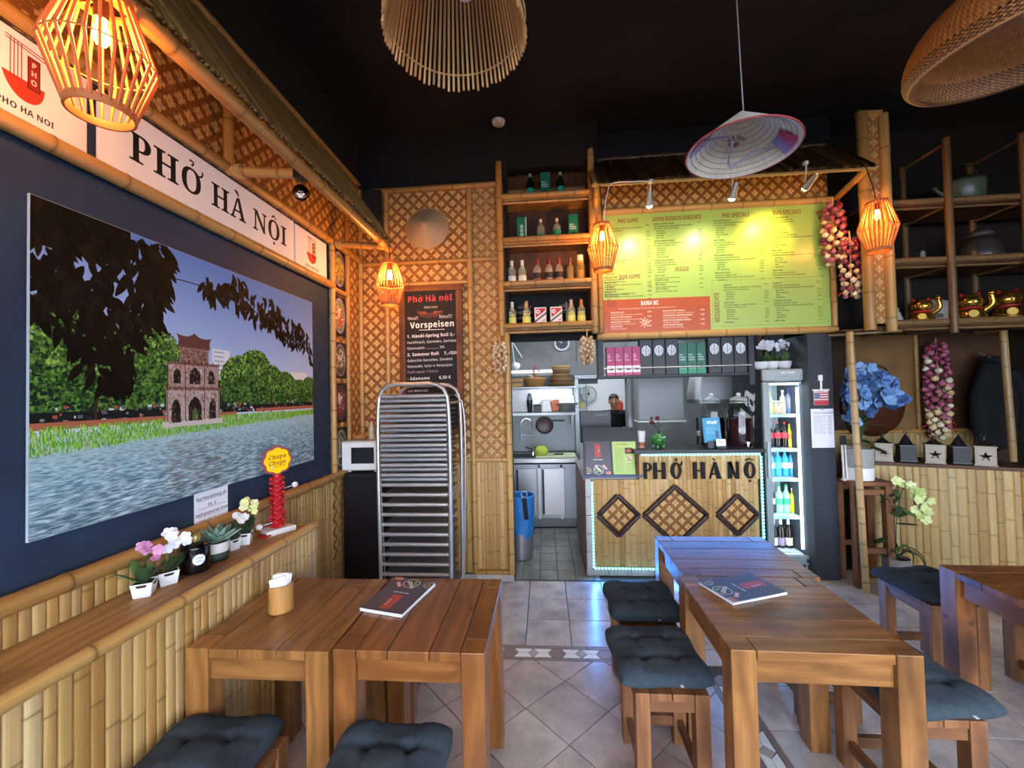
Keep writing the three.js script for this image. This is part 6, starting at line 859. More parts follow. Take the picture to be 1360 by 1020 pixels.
{ const t = thing('wooden_crate', 'brown wooden crate at the left of the upper kitchen shelf', 'crate', [-0.38, 1.739, -5.45]); for (const y of [0.03, 0.09]) part('slat', board(0.2, 0.05, 0.012, 0.002, 0, y, 0.1), M.shelf, t); for (const s of [-1, 1]) part('side', board(0.012, 0.13, 0.2, 0.002, s * 0.1, 0.065, 0), M.shelf, t); part('base', board(0.2, 0.01, 0.2, 0.002, 0, 0.006, 0), M.shelf, t); }
{ const t = thing('dish_basket', 'woven basket with small dishes and pink flowers on the upper kitchen shelf', 'basket', [-0.12, 1.739, -5.42]); part('basket', lathe([[0, 0], [0.1, 0], [0.15, 0.1], [0.155, 0.115], [0.145, 0.11], [0.095, 0.008], [0, 0.008]], 28), M.rattan, t); for (let i = 0; i < 5; i++) part('dish', lathe([[0, 0], [0.03, 0.004], [0.045, 0.02], [0.042, 0.02], [0.028, 0.008], [0, 0.006]], 18), pick([M.ceramic, solid('#b58a4a'), solid('#d8c49a')]), t, [rr(-0.09, 0.09), 0.09 + 0.012 * i, rr(-0.04, 0.06)], [rr(-0.3, 0.3), 0, rr(-0.3, 0.3)]); for (let i = 0; i < 6; i++) { const q = [rr(-0.05, 0.12), rr(0.18, 0.28), rr(-0.03, 0.03)]; part('stem', rod([q[0] * 0.5, 0.08, 0], q, 0.003, 5), M.leafDark, t); part('blossom', sph(0.016, ...q, 8, 6), solid('#b8607a', 0.6), t); } }
{ const t = thing('bamboo_steamers', 'stack of dark bamboo steamers on the upper kitchen shelf', 'steamer', [0.22, 1.739, -5.42]); [[0.17, 0.05], [0.15, 0.055], [0.125, 0.055], [0.11, 0.05], [0.12, 0.06]].reduce((y, [r, h], i) => { part('steamer', lathe([[0, y + 0.004], [r - 0.008, y], [r, y + 0.004], [r, y + h * 0.6], [r + 0.004, y + h * 0.62], [r + 0.004, y + h * 0.95], [r * 0.6, y + h], [0, y + h + 0.006]], 28), solid(['#5a4024', '#6b4c2a', '#7a5a32', '#6a4e2c', '#9a8050'][i], 0.6), t); return y + h; }, 0); }
{ const t = thing('wall_clock', 'round dark faced wall clock with white rim on the kitchen wall', 'clock', [0.25, 2.33, ZK + 0.005]); part('rim', torus(0.095, 0.012, 40, 8).rotateX(Math.PI / 2), M.white, t, [0, 0, 0.012]); part('face', new THREE.CylinderGeometry(0.09, 0.09, 0.012, 36).rotateX(Math.PI / 2), solid('#3a4450', 0.4), t, [0, 0, 0.006]); for (let i = 0; i < 12; i++) part('mark', bx(0.006, 0.016, 0.002, 0), M.white, t, [0.074 * Math.sin(i * Math.PI / 6), 0.074 * Math.cos(i * Math.PI / 6), 0.0135], [0, 0, -i * Math.PI / 6]); part('hour_hand', bx(0.007, 0.05, 0.002, 0, 0, 0.022, 0), M.white, t, [0, 0, 0.015], [0, 0, 0.9]); part('minute_hand', bx(0.005, 0.07, 0.002, 0, 0, 0.032, 0), M.white, t, [0, 0, 0.017], [0, 0, -0.2]); }
{ const t = thing('arm_lamp', 'white hinged arm lamp at the left kitchen wall', 'lamp', [-0.66, 2.0, -5.3]); part('shade', lathe([[0.02, 0.07], [0.035, 0.06], [0.065, 0], [0.06, 0], [0.03, 0.055]], 22).rotateZ(0.5).rotateX(0.9), M.white, t, [0.30, 0.0, 0.02]); part('arm', [rod([0.0, 0.1, 0], [0.24, 0.36, 0], 0.007), rod([0.24, 0.36, 0], [0.38, 0.12, 0.02], 0.007), rod([0.25, 0.36, 0.02], [0.28, 0.06, 0.02], 0.006)], M.white, t); part('wall_plate', bx(0.03, 0.1, 0.08, 0.004, -0.015, 0.1, 0), M.white, t); }
{ const t = thing('wall_tube', 'thin white tube light on the kitchen wall above the upper shelf', 'lamp', [-0.1, 1.945, ZK + 0.03]); part('housing', bx(0.72, 0.03, 0.03, 0.004), M.white, t, [0, 0.015, -0.008]); part('diffuser', bx(0.70, 0.02, 0.03, 0.006), glow('#f0f6ff', 5), t, [0, 0, 0.012]); const l = new THREE.RectAreaLight('#f0f6ff', 3, 0.7, 0.02); l.position.set(0, 0, 0.03); l.rotation.y = Math.PI; t.add(l); }
{ // steel bin with a blue bag
  const t = thing('waste_bin', 'round steel bin with a bright blue bag in the kitchen doorway', 'bin', [-0.275, 0, -4.2]);
  part('drum', lathe([[0, 0], [0.118, 0], [0.122, 0.01], [0.13, 0.42], [0.13, 0.55], [0, 0.55]], 36), M.steelDull, t);
  const g = new THREE.CylinderGeometry(0.145, 0.135, 0.38, 40, 14, true), p = g.attributes.position; for (let i = 0; i < p.count; i++) { const a = Math.atan2(p.getZ(i), p.getX(i)), y = p.getY(i), k = 1 + 0.05 * Math.sin(a * 9 + y * 12) * (0.3 + (0.19 - y)) + 0.03 * Math.sin(a * 17 - y * 20), low = y < -0.18 ? 0.03 * Math.sin(a * 5) : 0; p.setXYZ(i, p.getX(i) * k, y + low, p.getZ(i) * k); } g.computeVertexNormals(); part('bag', g, phys('#2f7fc8', 0.3, { side: THREE.DoubleSide, clearcoat: 0.4 }), t, [0, 0.43, 0]);
  part('rim', torus(0.142, 0.012, 36, 8), solid('#2f7fc8', 0.35), t, [0, 0.62, 0]); part('strap', bx(0.045, 0.22, 0.016, 0.006), M.plastic, t, [0.06, 0.52, 0.142], [0.06, 0.35, 0.1]); part('hook', torus(0.03, 0.004, 18, 5).rotateX(Math.PI / 2), M.steel, t, [0.05, 0.66, 0.13]);
}
{ const t = thing('kitchen_hood', 'white slanted extractor hood above the back counter', 'hood', [1.93, 1.52, -4.95]); part('canopy', extr([[-0.2, 0], [0.3, 0], [0.3, 0.30], [-0.16, 0.30], [-0.2, 0.08]], 0.4, 0.004), solid('#c4c8c8', 0.4), t, [0, 0.02, -0.2]); part('lip', bx(0.52, 0.05, 0.42, 0.004, 0.05, 0, 0), M.steelDull, t); part('duct', bx(0.22, 1.06, 0.22, 0.004, 0.1, 0.84, -0.02), M.steelDull, t); }
{ const t = thing('steel_cupboard', 'plain grey steel cupboard hanging behind the counter', 'cupboard', [1.34, 1.29, -4.98]); part('body', bx(0.52, 0.62, 0.2, 0.004, 0, 0.33, 0), solid('#8c9090', 0.55), t); part('door', bx(0.50, 0.58, 0.012, 0.003, 0, 0.33, 0.106), solid('#979b9a', 0.5), t); for (const q of [-1, 1]) part('hanger', rod([q * 0.2, 0.63, 0], [q * 0.2, 1.58, 0], 0.008), M.steelDull, t); part('bottom_lip', bx(0.54, 0.016, 0.26, 0.003, 0, 0.008, 0.02), M.white, t); }
{ const t = thing('side_rack', 'dark two tier rack with pale trays behind the counter', 'rack', [1.78, 0.9, -4.55]); for (const y of [0.28, 0.05]) { part('tray', bx(0.26, 0.05, 0.2, 0.006, 0, y, 0), solid('#c2c0ba', 0.5), t); } for (const s of [-1, 1]) part('post', bx(0.02, 0.5, 0.02, 0.002, s * 0.12, 0.2, -0.1), M.dark, t); part('machine', bx(0.16, 0.14, 0.14, 0.01, 0, 0.39, 0), solid('#3a3c3c', 0.4), t); part('foot_board', bx(0.3, 0.02, 0.22, 0.003, 0, -0.02, 0), M.dark, t); }
{ const t = thing('back_counter', 'dark low kitchen counter behind the service counter', 'counter', [1.72, 0, -5.05]); part('body', bx(1.1, 0.82, 0.5, 0.004, 0, 0.41, 0), solid('#3c4042', 0.6), t); part('worktop', bx(1.12, 0.03, 0.52, 0.004, 0, 0.835, 0), M.steelDull, t); }
{ const t = thing('steel_counter', 'white topped counter in the bright room behind the hatch', 'counter', [0.85, 0.05, -6.98]); part('body', bx(1.1, 1.1, 0.4, 0.004, 0, 0.6, 0), M.white, t); part('worktop', bx(1.14, 0.03, 0.44, 0.004, 0, 1.165, 0), M.ceramic, t); for (let i = 0; i < 5; i++) part('grid_bar', bx(0.012, 0.12, 0.012, 0.002, -0.5 + i * 0.06, 1.25, 0.1), M.steelDull, t); }
{ const t = thing('round_dial', 'round white dial clock in the bright room behind the hatch', 'clock', [0.76, 1.62, -7.2]); part('face', new THREE.CylinderGeometry(0.13, 0.13, 0.02, 36).rotateX(Math.PI / 2), solid('#b9c2c0', 0.5), t); part('rim', torus(0.13, 0.01, 36, 6).rotateX(Math.PI / 2), M.steelDull, t, [0, 0, 0.01]); part('hub', sph(0.02, 0, 0, 0.015), M.dark, t); part('hand', bx(0.008, 0.1, 0.004, 0.001, 0, 0.05, 0.015), M.dark, t); }
{ const t = thing('red_canister', 'red canister on the counter in the bright room behind the hatch', 'canister', [1.24, 1.232, -6.98]); part('can', lathe([[0, 0], [0.06, 0], [0.06, 0.22], [0.04, 0.26], [0, 0.27]], 22), solid('#c8432e', 0.4), t); part('cap', cyl(0.025, 0.02, 0.04, 14, 0, 0.29, 0), M.white, t); }
{ const t = thing('wire_shelving', 'steel shelving with small jars at the left of the bright room behind the hatch', 'shelving', [0.50, 1.23, -6.98]); for (const y of [0.15, 0.4, 0.62]) { part('wire_shelf', bx(0.4, 0.012, 0.2, 0.002, 0, y, 0), M.steelDull, t); for (let i = 0; i < 3; i++) part('jar', cyl(0.035, 0.035, 0.1, 12, -0.12 + 0.12 * i, y + 0.056, 0), solid(pick(['#5a7a78', '#8fa8a4', '#c8b45a', '#4a5a60']), 0.4), t); } for (const s of [-1, 1]) part('post', rod([s * 0.2, 0, 0], [s * 0.2, 0.75, 0], 0.01), M.steelDull, t); }

// ---------- the person at the till ----------
function fieldGeo(fn, c, half, res) {
  const mc = new MarchingCubes(res, M.white, false, false, 120000); mc.isolation = 0; const s = mc.size, hs = mc.halfsize;
  for (let k = 0; k < s; k++) for (let j = 0; j < s; j++) for (let i = 0; i < s; i++) mc.field[k * s * s + j * s + i] = -fn(c[0] + (i - hs) / hs * half, c[1] + (j - hs) / hs * half, c[2] + (k - hs) / hs * half);
  mc.update(); const n = mc.count, g = new THREE.BufferGeometry(), P = new Float32Array(n * 3), N = new Float32Array(n * 3);
  for (let i = 0; i < n; i++) { for (let a = 0; a < 3; a++) P[3 * i + a] = mc.positionArray[3 * i + a] * half + c[a]; const q = [0, 1, 2].map((a) => mc.normalArray[3 * i + a]), l = Math.hypot(...q) || 1; for (let a = 0; a < 3; a++) N[3 * i + a] = q[a] / l; }
  g.setAttribute('position', new THREE.BufferAttribute(P, 3)); g.setAttribute('normal', new THREE.BufferAttribute(N, 3)); g.setAttribute('uv', new THREE.BufferAttribute(new Float32Array(n * 2), 2)); return g;
}
const smin = (a, b, k) => { const h = Math.max(k - Math.abs(a - b), 0) / k; return Math.min(a, b) - h * h * k * 0.25; };
function capsule(x, y, z, a, b, ra, rb) { const dx = b[0] - a[0], dy = b[1] - a[1], dz = b[2] - a[2], t = Math.max(0, Math.min(1, ((x - a[0]) * dx + (y - a[1]) * dy + (z - a[2]) * dz) / (dx * dx + dy * dy + dz * dz))); return Math.hypot(x - a[0] - dx * t, y - a[1] - dy * t, z - a[2] - dz * t) - (ra + (rb - ra) * t); }
const ell = (x, y, z, c, r) => { const k = Math.hypot((x - c[0]) / r[0], (y - c[1]) / r[1], (z - c[2]) / r[2]); return (k - 1) * Math.min(...r); };
{
  const t = thing('person', 'person with short dark hair in a black t-shirt standing behind the till, looking down', 'person', [1.055, 0.05, -6.4], -0.12), skin = std('#b98566', 0.55), S = 0.93;
  const J = { hip: [0, 0.9, 0], chest: [0, 1.22, 0], neck: [0, 1.40, 0.0], kneeL: [-0.1, 0.48, 0.01], ankL: [-0.1, 0.08, -0.02], kneeR: [0.1, 0.48, 0.01], ankR: [0.1, 0.08, -0.02] };
  const sh = (s) => [s * 0.165, 1.355, 0], el = (s) => [s * 0.21, 1.08, 0.02], wr = (s) => [s * 0.15, 0.96, 0.22];
  const bones = [[J.hip, J.chest, 0.115, 0.125], [[-0.08, 1.315, 0], [0.08, 1.315, 0], 0.09, 0.09], [J.chest, J.neck, 0.09, 0.05], [J.neck, [0, 1.47, 0.015], 0.048, 0.046]];
  for (const s of [-1, 1]) bones.push([sh(s), el(s), 0.052, 0.04], [el(s), wr(s), 0.037, 0.026], [[s * 0.09, 0.9, 0], s < 0 ? J.kneeL : J.kneeR, 0.09, 0.055], [s < 0 ? J.kneeL : J.kneeR, s < 0 ? J.ankL : J.ankR, 0.052, 0.036], [s < 0 ? J.ankL : J.ankR, [s * 0.1, 0.035, 0.12], 0.036, 0.03]);
  const bodyF = (x, y, z) => { let d = 9; for (const [a, b, ra, rb] of bones) d = smin(d, capsule(x, y, z * (y > 0.85 && y < 1.35 && Math.abs(x) < 0.16 ? 1.15 : 1), a, b, ra, rb), 0.05); return d; };
  const HC = [0, 1.565, 0.02];
  const headF = (x, y, z) => { let d = ell(x, y, z, [0, 1.585, 0.0], [0.074, 0.088, 0.092]); d = smin(d, ell(x, y, z, [0, 1.525, 0.03], [0.056, 0.068, 0.062]), 0.04); d = smin(d, capsule(x, y, z, [0, 1.575, 0.088], [0, 1.54, 0.112], 0.009, 0.014), 0.016); d = smin(d, ell(x, y, z, [0, 1.497, 0.065], [0.026, 0.018, 0.022]), 0.02); for (const s of [-1, 1]) { d = smin(d, ell(x, y, z, [s * 0.078, 1.555, 0.0], [0.01, 0.028, 0.018]), 0.008); d = Math.max(d, -ell(x, y, z, [s * 0.03, 1.572, 0.098], [0.017, 0.011, 0.014])); d = smin(d, ell(x, y, z, [s * 0.034, 1.545, 0.07], [0.022, 0.016, 0.016]), 0.02); } return smin(d, capsule(x, y, z, [0, 1.36, 0.0], [0, 1.5, 0.0], 0.05, 0.047), 0.03); };
  const handF = (s) => (x, y, z) => { const w = wr(s); let d = ell(x, y, z, [w[0] - s * 0.004, w[1] - 0.012, w[2] + 0.045], [0.018, 0.036, 0.045]); d = smin(d, capsule(x, y, z, [w[0], w[1] + 0.005, w[2] - 0.03], w, 0.026, 0.024), 0.02); for (let f = 0; f < 4; f++) { const b = [w[0] - s * 0.002, w[1] + 0.014 - f * 0.018, w[2] + 0.08], L = [0.032, 0.036, 0.034, 0.026][f], m = [b[0] - s * 0.012, b[1] - 0.004, b[2] + L], e = [b[0] - s * 0.026, b[1] - 0.012, b[2] + L + 0.016]; d = smin(d, Math.min(capsule(x, y, z, b, m, 0.0085, 0.0078), capsule(x, y, z, m, e, 0.0078, 0.0066)), 0.006); } const tb = [w[0] - s * 0.012, w[1] + 0.018, w[2] + 0.03], tm = [w[0] - s * 0.034, w[1] + 0.03, w[2] + 0.058], te = [w[0] - s * 0.042, w[1] + 0.024, w[2] + 0.082]; return smin(d, Math.min(capsule(x, y, z, tb, tm, 0.011, 0.0095), capsule(x, y, z, tm, te, 0.0095, 0.0075)), 0.008); };
  const parts = [fieldGeo((x, y, z) => Math.max(bodyF(x, y, z), y - 1.40), [0, 0.72, 0.05], 0.78, 96), fieldGeo(headF, [0, 1.55, 0.02], 0.17, 72), fieldGeo(handF(-1), [-0.15, 0.955, 0.27], 0.11, 56), fieldGeo(handF(1), [0.15, 0.955, 0.27], 0.11, 56)];
  const body = part('body', merge(parts), skin, t); body.scale.setScalar(S);
  const shirtF = (x, y, z) => { let d = bodyF(x, y, z) - 0.012; d = Math.max(d, 0.84 - y, y - 1.435 + 0.6 * Math.max(0, z - 0.02) * (Math.abs(x) < 0.07 ? 1 : 0)); for (const s of [-1, 1]) { const e = el(s), a = sh(s); const u = ((x - a[0]) * (e[0] - a[0]) + (y - a[1]) * (e[1] - a[1]) + (z - a[2]) * (e[2] - a[2])) / ((e[0] - a[0]) ** 2 + (e[1] - a[1]) ** 2 + (e[2] - a[2]) ** 2); if (s * x > 0.135 && u > 0.72) d = Math.max(d, (u - 0.72) * 0.25); } return d; };
  part('t_shirt', fieldGeo(shirtF, [0, 1.12, 0.02], 0.32, 72), std('#101115', 0.85), t).scale.setScalar(S);
  part('trousers', fieldGeo((x, y, z) => Math.max(bodyF(x, y, z) - 0.012, y - 0.93, 0.09 - y), [0, 0.5, 0.0], 0.46, 64), std('#1b1d22', 0.85), t).scale.setScalar(S);
  part('hair', fieldGeo((x, y, z) => { const d = ell(x, y, z, [0, 1.598, -0.008], [0.084, 0.092, 0.1]); return Math.max(d, (1.578 - y) + (z > 0.0 ? 0.55 * (z - 0.0) : 1.1 * z), -(headF(x, y, z) + 0.006)) - 0.002 * Math.sin(60 * x) * Math.sin(50 * z); }, [0, 1.6, 0], 0.14, 60), std('#1a1410', 0.6), t).scale.setScalar(S);
  for (const s of [-1, 1]) { part('eye', sph(0.010, s * 0.03, 1.571, 0.082, 12, 8), std('#e8e2dc', 0.2), t).scale.setScalar(S); part('iris', sph(0.0052, s * 0.03, 1.567, 0.0895, 10, 8), std('#20140e', 0.2), t).scale.setScalar(S); part('eyebrow', tube([[s * 0.014, 1.588, 0.093], [s * 0.032, 1.593, 0.089], [s * 0.048, 1.586, 0.075]], 0.0032, 10, 6), std('#1a1410', 0.7), t).scale.setScalar(S); part('shoe', new RoundedBoxGeometry(0.09, 0.07, 0.25, 3, 0.03).translate(s * 0.1, 0.036, 0.05), M.plastic, t).scale.setScalar(S); }
  part('lips', tube([[-0.022, 1.512, 0.079], [0, 1.514, 0.090], [0.022, 1.512, 0.079]], 0.0045, 12, 6), std('#8f4f46', 0.5), t).scale.setScalar(S);
}

// ---------- bar corner at the right ----------
{ // two bamboo poles with woven strip
  const t = thing('woven_post', 'tall bamboo post with a woven centre strip right of the menu board', 'post'), z = -3.55; part('bamboo_pole', caneBetween([2.655, 2.11, z], [2.655, 3.89, z], 0.042, 0.42), M.bamboo, t); part('bamboo_pole', caneBetween([2.81, 2.09, z + 0.01], [2.81, 3.87, z + 0.01], 0.038, 0.42), M.bamboo, t); part('woven_strip', bx(0.11, 1.72, 0.008, 0), M.matFaded, t, [2.735, 3.02, z]); part('top_cane', caneBetween([2.62, 3.895, z], [2.80, 3.89, z], 0.03, 0.3), M.bamboo, t);
}
const BB = ['#80633f', '#765a38', '#8a6c46'];
{
  const t = thing('bamboo_shelf', 'wide bamboo shelf of three boards carrying figurines over the bar at the right', 'shelf'), zf = -3.6, zb = -3.98, P = (a, b, r, g = 0.25) => part('bamboo_pole', caneBetween(a, b, r, g, pick(BB)), M.bamboo, t);
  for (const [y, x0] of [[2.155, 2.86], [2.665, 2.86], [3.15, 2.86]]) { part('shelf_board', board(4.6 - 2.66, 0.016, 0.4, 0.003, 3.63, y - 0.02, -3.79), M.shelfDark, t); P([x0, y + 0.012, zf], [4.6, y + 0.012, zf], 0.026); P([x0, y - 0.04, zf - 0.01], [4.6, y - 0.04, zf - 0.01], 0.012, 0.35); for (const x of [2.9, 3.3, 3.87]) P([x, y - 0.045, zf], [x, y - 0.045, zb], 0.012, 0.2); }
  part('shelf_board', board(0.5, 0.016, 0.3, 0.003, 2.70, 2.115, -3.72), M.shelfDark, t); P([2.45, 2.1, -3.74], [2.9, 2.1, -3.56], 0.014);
  for (const x of [3.305, 3.875]) { P([x, 2.07, zf + 0.03], [x, 3.66, zf + 0.03], 0.027); P([x, 2.1, zb], [x, 3.64, zb], 0.024); P([x, 3.62, zf], [x, 3.62, zb], 0.012); }
  P([2.95, 2.1, zb], [2.95, 3.64, zb], 0.022);
}
solo('bamboo_pole', caneBetween([2.535, 0.0, -3.54], [2.488, 2.10, -3.54], 0.025, 0.16, '#c9a873'), M.bamboo, 'pale bamboo pole standing on the floor in front of the black pillar side', 'pole');
solo('bamboo_pole', caneBetween([3.96, 0.985, -3.83], [3.93, 2.11, -3.83], 0.026, 0.22, '#a88a5c'), M.bamboo, 'bamboo pole standing on the bar top between bar and shelf at the right', 'pole');
function luckyCat(label, p, turn, s) {
  const t = thing('lucky_cat', label, 'figurine', p, turn); t.scale.setScalar(s); const g = M.gold;
  part('body', lathe([[0, 0], [0.07, 0], [0.082, 0.03], [0.075, 0.08], [0.052, 0.115], [0, 0.12]], 24), g, t); part('head', new THREE.SphereGeometry(0.062, 22, 16).scale(1.1, 0.9, 0.95), g, t, [0, 0.155, 0.005]);
  for (const q of [-1, 1]) { const e = part('ear', new THREE.ConeGeometry(0.026, 0.045, 12), g, t, [q * 0.042, 0.212, 0], [0, 0, -q * 0.35]); part('inner_ear', new THREE.ConeGeometry(0.016, 0.03, 10), solid('#a8222a', 0.4), e, [0, -0.003, 0.012]); part('eye', sph(0.008, q * 0.025, 0.165, 0.055, 8, 6), M.plastic, t); part('foot', new THREE.SphereGeometry(0.026, 12, 8).scale(1, 0.7, 1.3), g, t, [q * 0.042, 0.018, 0.06]); }
  part('paw_up', tube([[0.06, 0.09, 0.02], [0.095, 0.13, 0.03], [0.09, 0.19, 0.035]], 0.017, 14, 10), g, t); part('paw_tip', sph(0.021, 0.09, 0.2, 0.037, 12, 8), g, t); part('paw_low', tube([[-0.06, 0.09, 0.02], [-0.06, 0.06, 0.06], [-0.03, 0.055, 0.075]], 0.015, 12, 8), g, t); part('collar', torus(0.05, 0.007, 28, 6), solid('#a8222a', 0.4), t, [0, 0.112, 0.01]); part('nose', sph(0.006, 0, 0.15, 0.066, 6, 5), solid('#a8222a', 0.4), t); part('coin', new THREE.CylinderGeometry(0.024, 0.024, 0.008, 16).rotateX(Math.PI / 2 - 0.2), solid('#e0c060', 0.3), t, [-0.005, 0.07, 0.08]);
}
const SY = 2.146;
luckyCat('golden beckoning cat at the left of the lowest bar shelf, beside a white pot', [3.19, SY, -3.72], -0.6, 1.1); luckyCat('golden beckoning cat in the middle of the lowest bar shelf, right of the front pole', [3.58, SY, -3.73], -0.5, 1.25); luckyCat('largest golden beckoning cat at the right edge on the lowest bar shelf', [3.87, SY, -3.73], -0.5, 1.32);
function ware(name, label, cat, p, prof, col, extra) { const t = thing(name, label, cat, p); part('body', lathe(prof, 26), solid(col, 0.3), t); if (extra) extra(t); return t; }
ware('lidded_pot', 'white lidded pot behind the left golden cat', 'pot', [3.36, SY, -3.80], [[0, 0], [0.075, 0], [0.085, 0.03], [0.09, 0.2], [0, 0.2]], '#a9a8a2', (t) => { part('lid', lathe([[0, 0.245], [0.03, 0.24], [0.095, 0.215], [0.095, 0.2], [0, 0.2]], 26), solid('#b9b8b2', 0.3), t); part('pattern', bx(0.05, 0.03, 0.004, 0.001, -0.03, 0.09, 0.088), solid('#6a5a48', 0.5), t); });
ware('small_jar', 'small white jar at the left end of the lowest bar shelf', 'jar', [2.99, SY, -3.72], [[0, 0], [0.04, 0], [0.05, 0.05], [0.03, 0.12], [0.02, 0.14], [0.024, 0.16], [0, 0.16]], '#9a9a98', (t) => part('stopper', sph(0.014, 0, 0.165, 0, 8, 6), M.ceramic, t));
ware('tea_caddy', 'pale cylinder caddy behind the middle golden cat', 'jar', [3.70, SY, -3.84], [[0, 0], [0.05, 0], [0.052, 0.17], [0, 0.17]], '#9c9a94', (t) => part('lid', cyl(0.053, 0.05, 0.03, 22, 0, 0.185, 0), solid('#b4b2aa', 0.4), t));
ware('green_vase', 'little grey green bottle vase on the middle bar shelf', 'vase', [3.24, 2.656, -3.74], [[0, 0], [0.045, 0], [0.056, 0.03], [0.03, 0.075], [0.016, 0.1], [0.02, 0.125], [0, 0.125]], '#6f8378', (t) => part('stopper', sph(0.015, 0, 0.13, 0, 8, 6), solid('#6f8378', 0.3), t));
ware('glass_bowl_jar', 'large dim glass jar with a lid on the middle bar shelf', 'jar', [3.73, 2.656, -3.78], [[0, 0], [0.1, 0], [0.135, 0.08], [0.11, 0.19], [0.06, 0.24], [0, 0.24]], '#3a3632', (t) => { part('lid', lathe([[0, 0.31], [0.05, 0.305], [0.085, 0.27], [0.085, 0.245], [0, 0.24]], 24), solid('#4a443e', 0.3), t); });
ware('enamel_bucket', 'grey green enamel bucket with a wire handle on the top bar shelf', 'bucket', [3.60, 3.141, -3.76], [[0, 0], [0.12, 0], [0.14, 0.2], [0.13, 0.24], [0, 0.25]], '#4d5a4a', (t) => { part('handle', tube([[-0.13, 0.22, 0], [-0.1, 0.34, 0], [0, 0.39, 0], [0.1, 0.34, 0], [0.13, 0.22, 0]], 0.006, 24, 5), M.dark, t); part('spout', tube([[-0.13, 0.12, 0], [-0.2, 0.16, 0], [-0.23, 0.2, 0]], 0.015, 10, 8), solid('#4d5a4a', 0.3), t); });
// bar with bamboo front
const bar = thing('bar_counter', 'bar counter with a pale bamboo front and dark wooden top in the right corner', 'counter'), bA = [2.80, -3.98], bB = [3.78, -3.585];
{ const L = Math.hypot(bB[0] - bA[0], bB[1] - bA[1]), a = Math.atan2(-(bB[1] - bA[1]), bB[0] - bA[0]), cx = (bA[0] + bB[0]) / 2, cz = (bA[1] + bB[1]) / 2, nx = Math.sin(a), nz = Math.cos(a);
  part('body', bx(L, 0.95, 0.34, 0, 0, 0.475, -0.18), std('#6a5334', 0.8), bar, [cx, 0, cz], [0, a, 0]); part('bar_top', board(L + 0.06, 0.03, 0.42, 0.004, 0, 0.966, -0.18), M.shelfDark, bar, [cx, 0, cz], [0, a, 0]);
  slatRow(bar, bA, bB, 0.03, 0.95, 0.056, SLAT_PALE); part('base_cane', caneBetween([bA[0] + 0.02, 0.025, bA[1] + 0.035], [bB[0], 0.025, bB[1] + 0.03], 0.02, 0.3), M.bamboo, bar); part('end_cane', caneBetween([bB[0], 0, bB[1]], [bB[0], 0.95, bB[1]], 0.028, 0.25), M.bamboo, bar);
}
function starLantern(label, p, turn, dark, shape) {
  const t = thing('box_lantern', label, 'lantern', p, turn), m = dark ? solid('#14161a', 0.5) : solid('#a99f8c', 0.6), w = 0.112, h = 0.15;
  if (dark) { part('box', bx(w, h, w, 0.004, 0, h / 2, 0), m, t); for (const y of [0.012, h - 0.006]) part('trim', bx(w + 0.008, 0.012, w + 0.008, 0.002, 0, y, 0), solid('#3a3c40', 0.4), t); part('roof', new THREE.ConeGeometry(w * 0.5, 0.1, 4).rotateY(Math.PI / 4), m, t, [0, h + 0.05, 0]); part('ring', torus(0.014, 0.003, 14, 5).rotateX(Math.PI / 2), m, t, [0, h + 0.11, 0]); return t; }
  const star = shape ? Array.from({ length: 14 }, (_, i) => { const a = i / 14 * 2 * Math.PI + Math.PI / 2, q = i % 2 ? 0.016 : 0.04; return [q * Math.cos(a), h / 2 + q * Math.sin(a)]; }) : Array.from({ length: 10 }, (_, i) => { const a = i / 10 * 2 * Math.PI + Math.PI / 2, q = i % 2 ? 0.017 : 0.043; return [q * Math.cos(a), h / 2 + q * Math.sin(a)]; });
  const face = extr([[-w / 2, 0], [w / 2, 0], [w / 2, h], [-w / 2, h]], 0.008, 0, [star.reverse()]); part('front_panel', face, m, t, [0, 0, w / 2 - 0.008]); part('side_panel', bx(0.008, h, w, 0.001, -w / 2, h / 2, 0), m, t); part('side_panel', bx(0.008, h, w, 0.001, w / 2, h / 2, 0), m, t); part('back_panel', bx(w, h, 0.008, 0.001, 0, h / 2, -w / 2), solid('#3a2f24', 0.8), t); part('base', bx(w + 0.02, 0.01, w + 0.02, 0.002, 0, 0.005, 0), m, t); part('top', bx(w + 0.02, 0.012, w + 0.02, 0.002, 0, h + 0.006, 0), m, t);
  part('roof', new THREE.ConeGeometry(w * 0.62, 0.055, 4).rotateY(Math.PI / 4), solid('#1a1614', 0.5), t, [0, h + 0.038, 0]); part('chimney', cyl(0.012, 0.01, 0.03, 10, 0, h + 0.07, 0), solid('#1a1614', 0.5), t); part('ring', torus(0.014, 0.003, 14, 5).rotateX(Math.PI / 2), solid('#1a1614', 0.5), t, [0, h + 0.095, 0]); part('candle', cyl(0.022, 0.022, 0.05, 14, 0, 0.035, 0), M.ceramic, t); return t;
}
starLantern('leftmost pale wooden lantern with a tree cut-out on the bar', [3.02, 0.983, -3.955], -0.55, 0, 1); starLantern('left black box lantern with pointed roof on the bar', [3.17, 0.983, -3.90], -0.4, 1); starLantern('middle pale wooden lantern with a star cut-out on the bar', [3.33, 0.983, -3.82], -0.6, 0, 0); starLantern('right black box lantern on the bar, between two star lanterns', [3.48, 0.983, -3.77], -0.4, 1); starLantern('rightmost pale wooden lantern with a star cut-out on the bar', [3.60, 0.983, -3.69], -0.65, 0, 0);
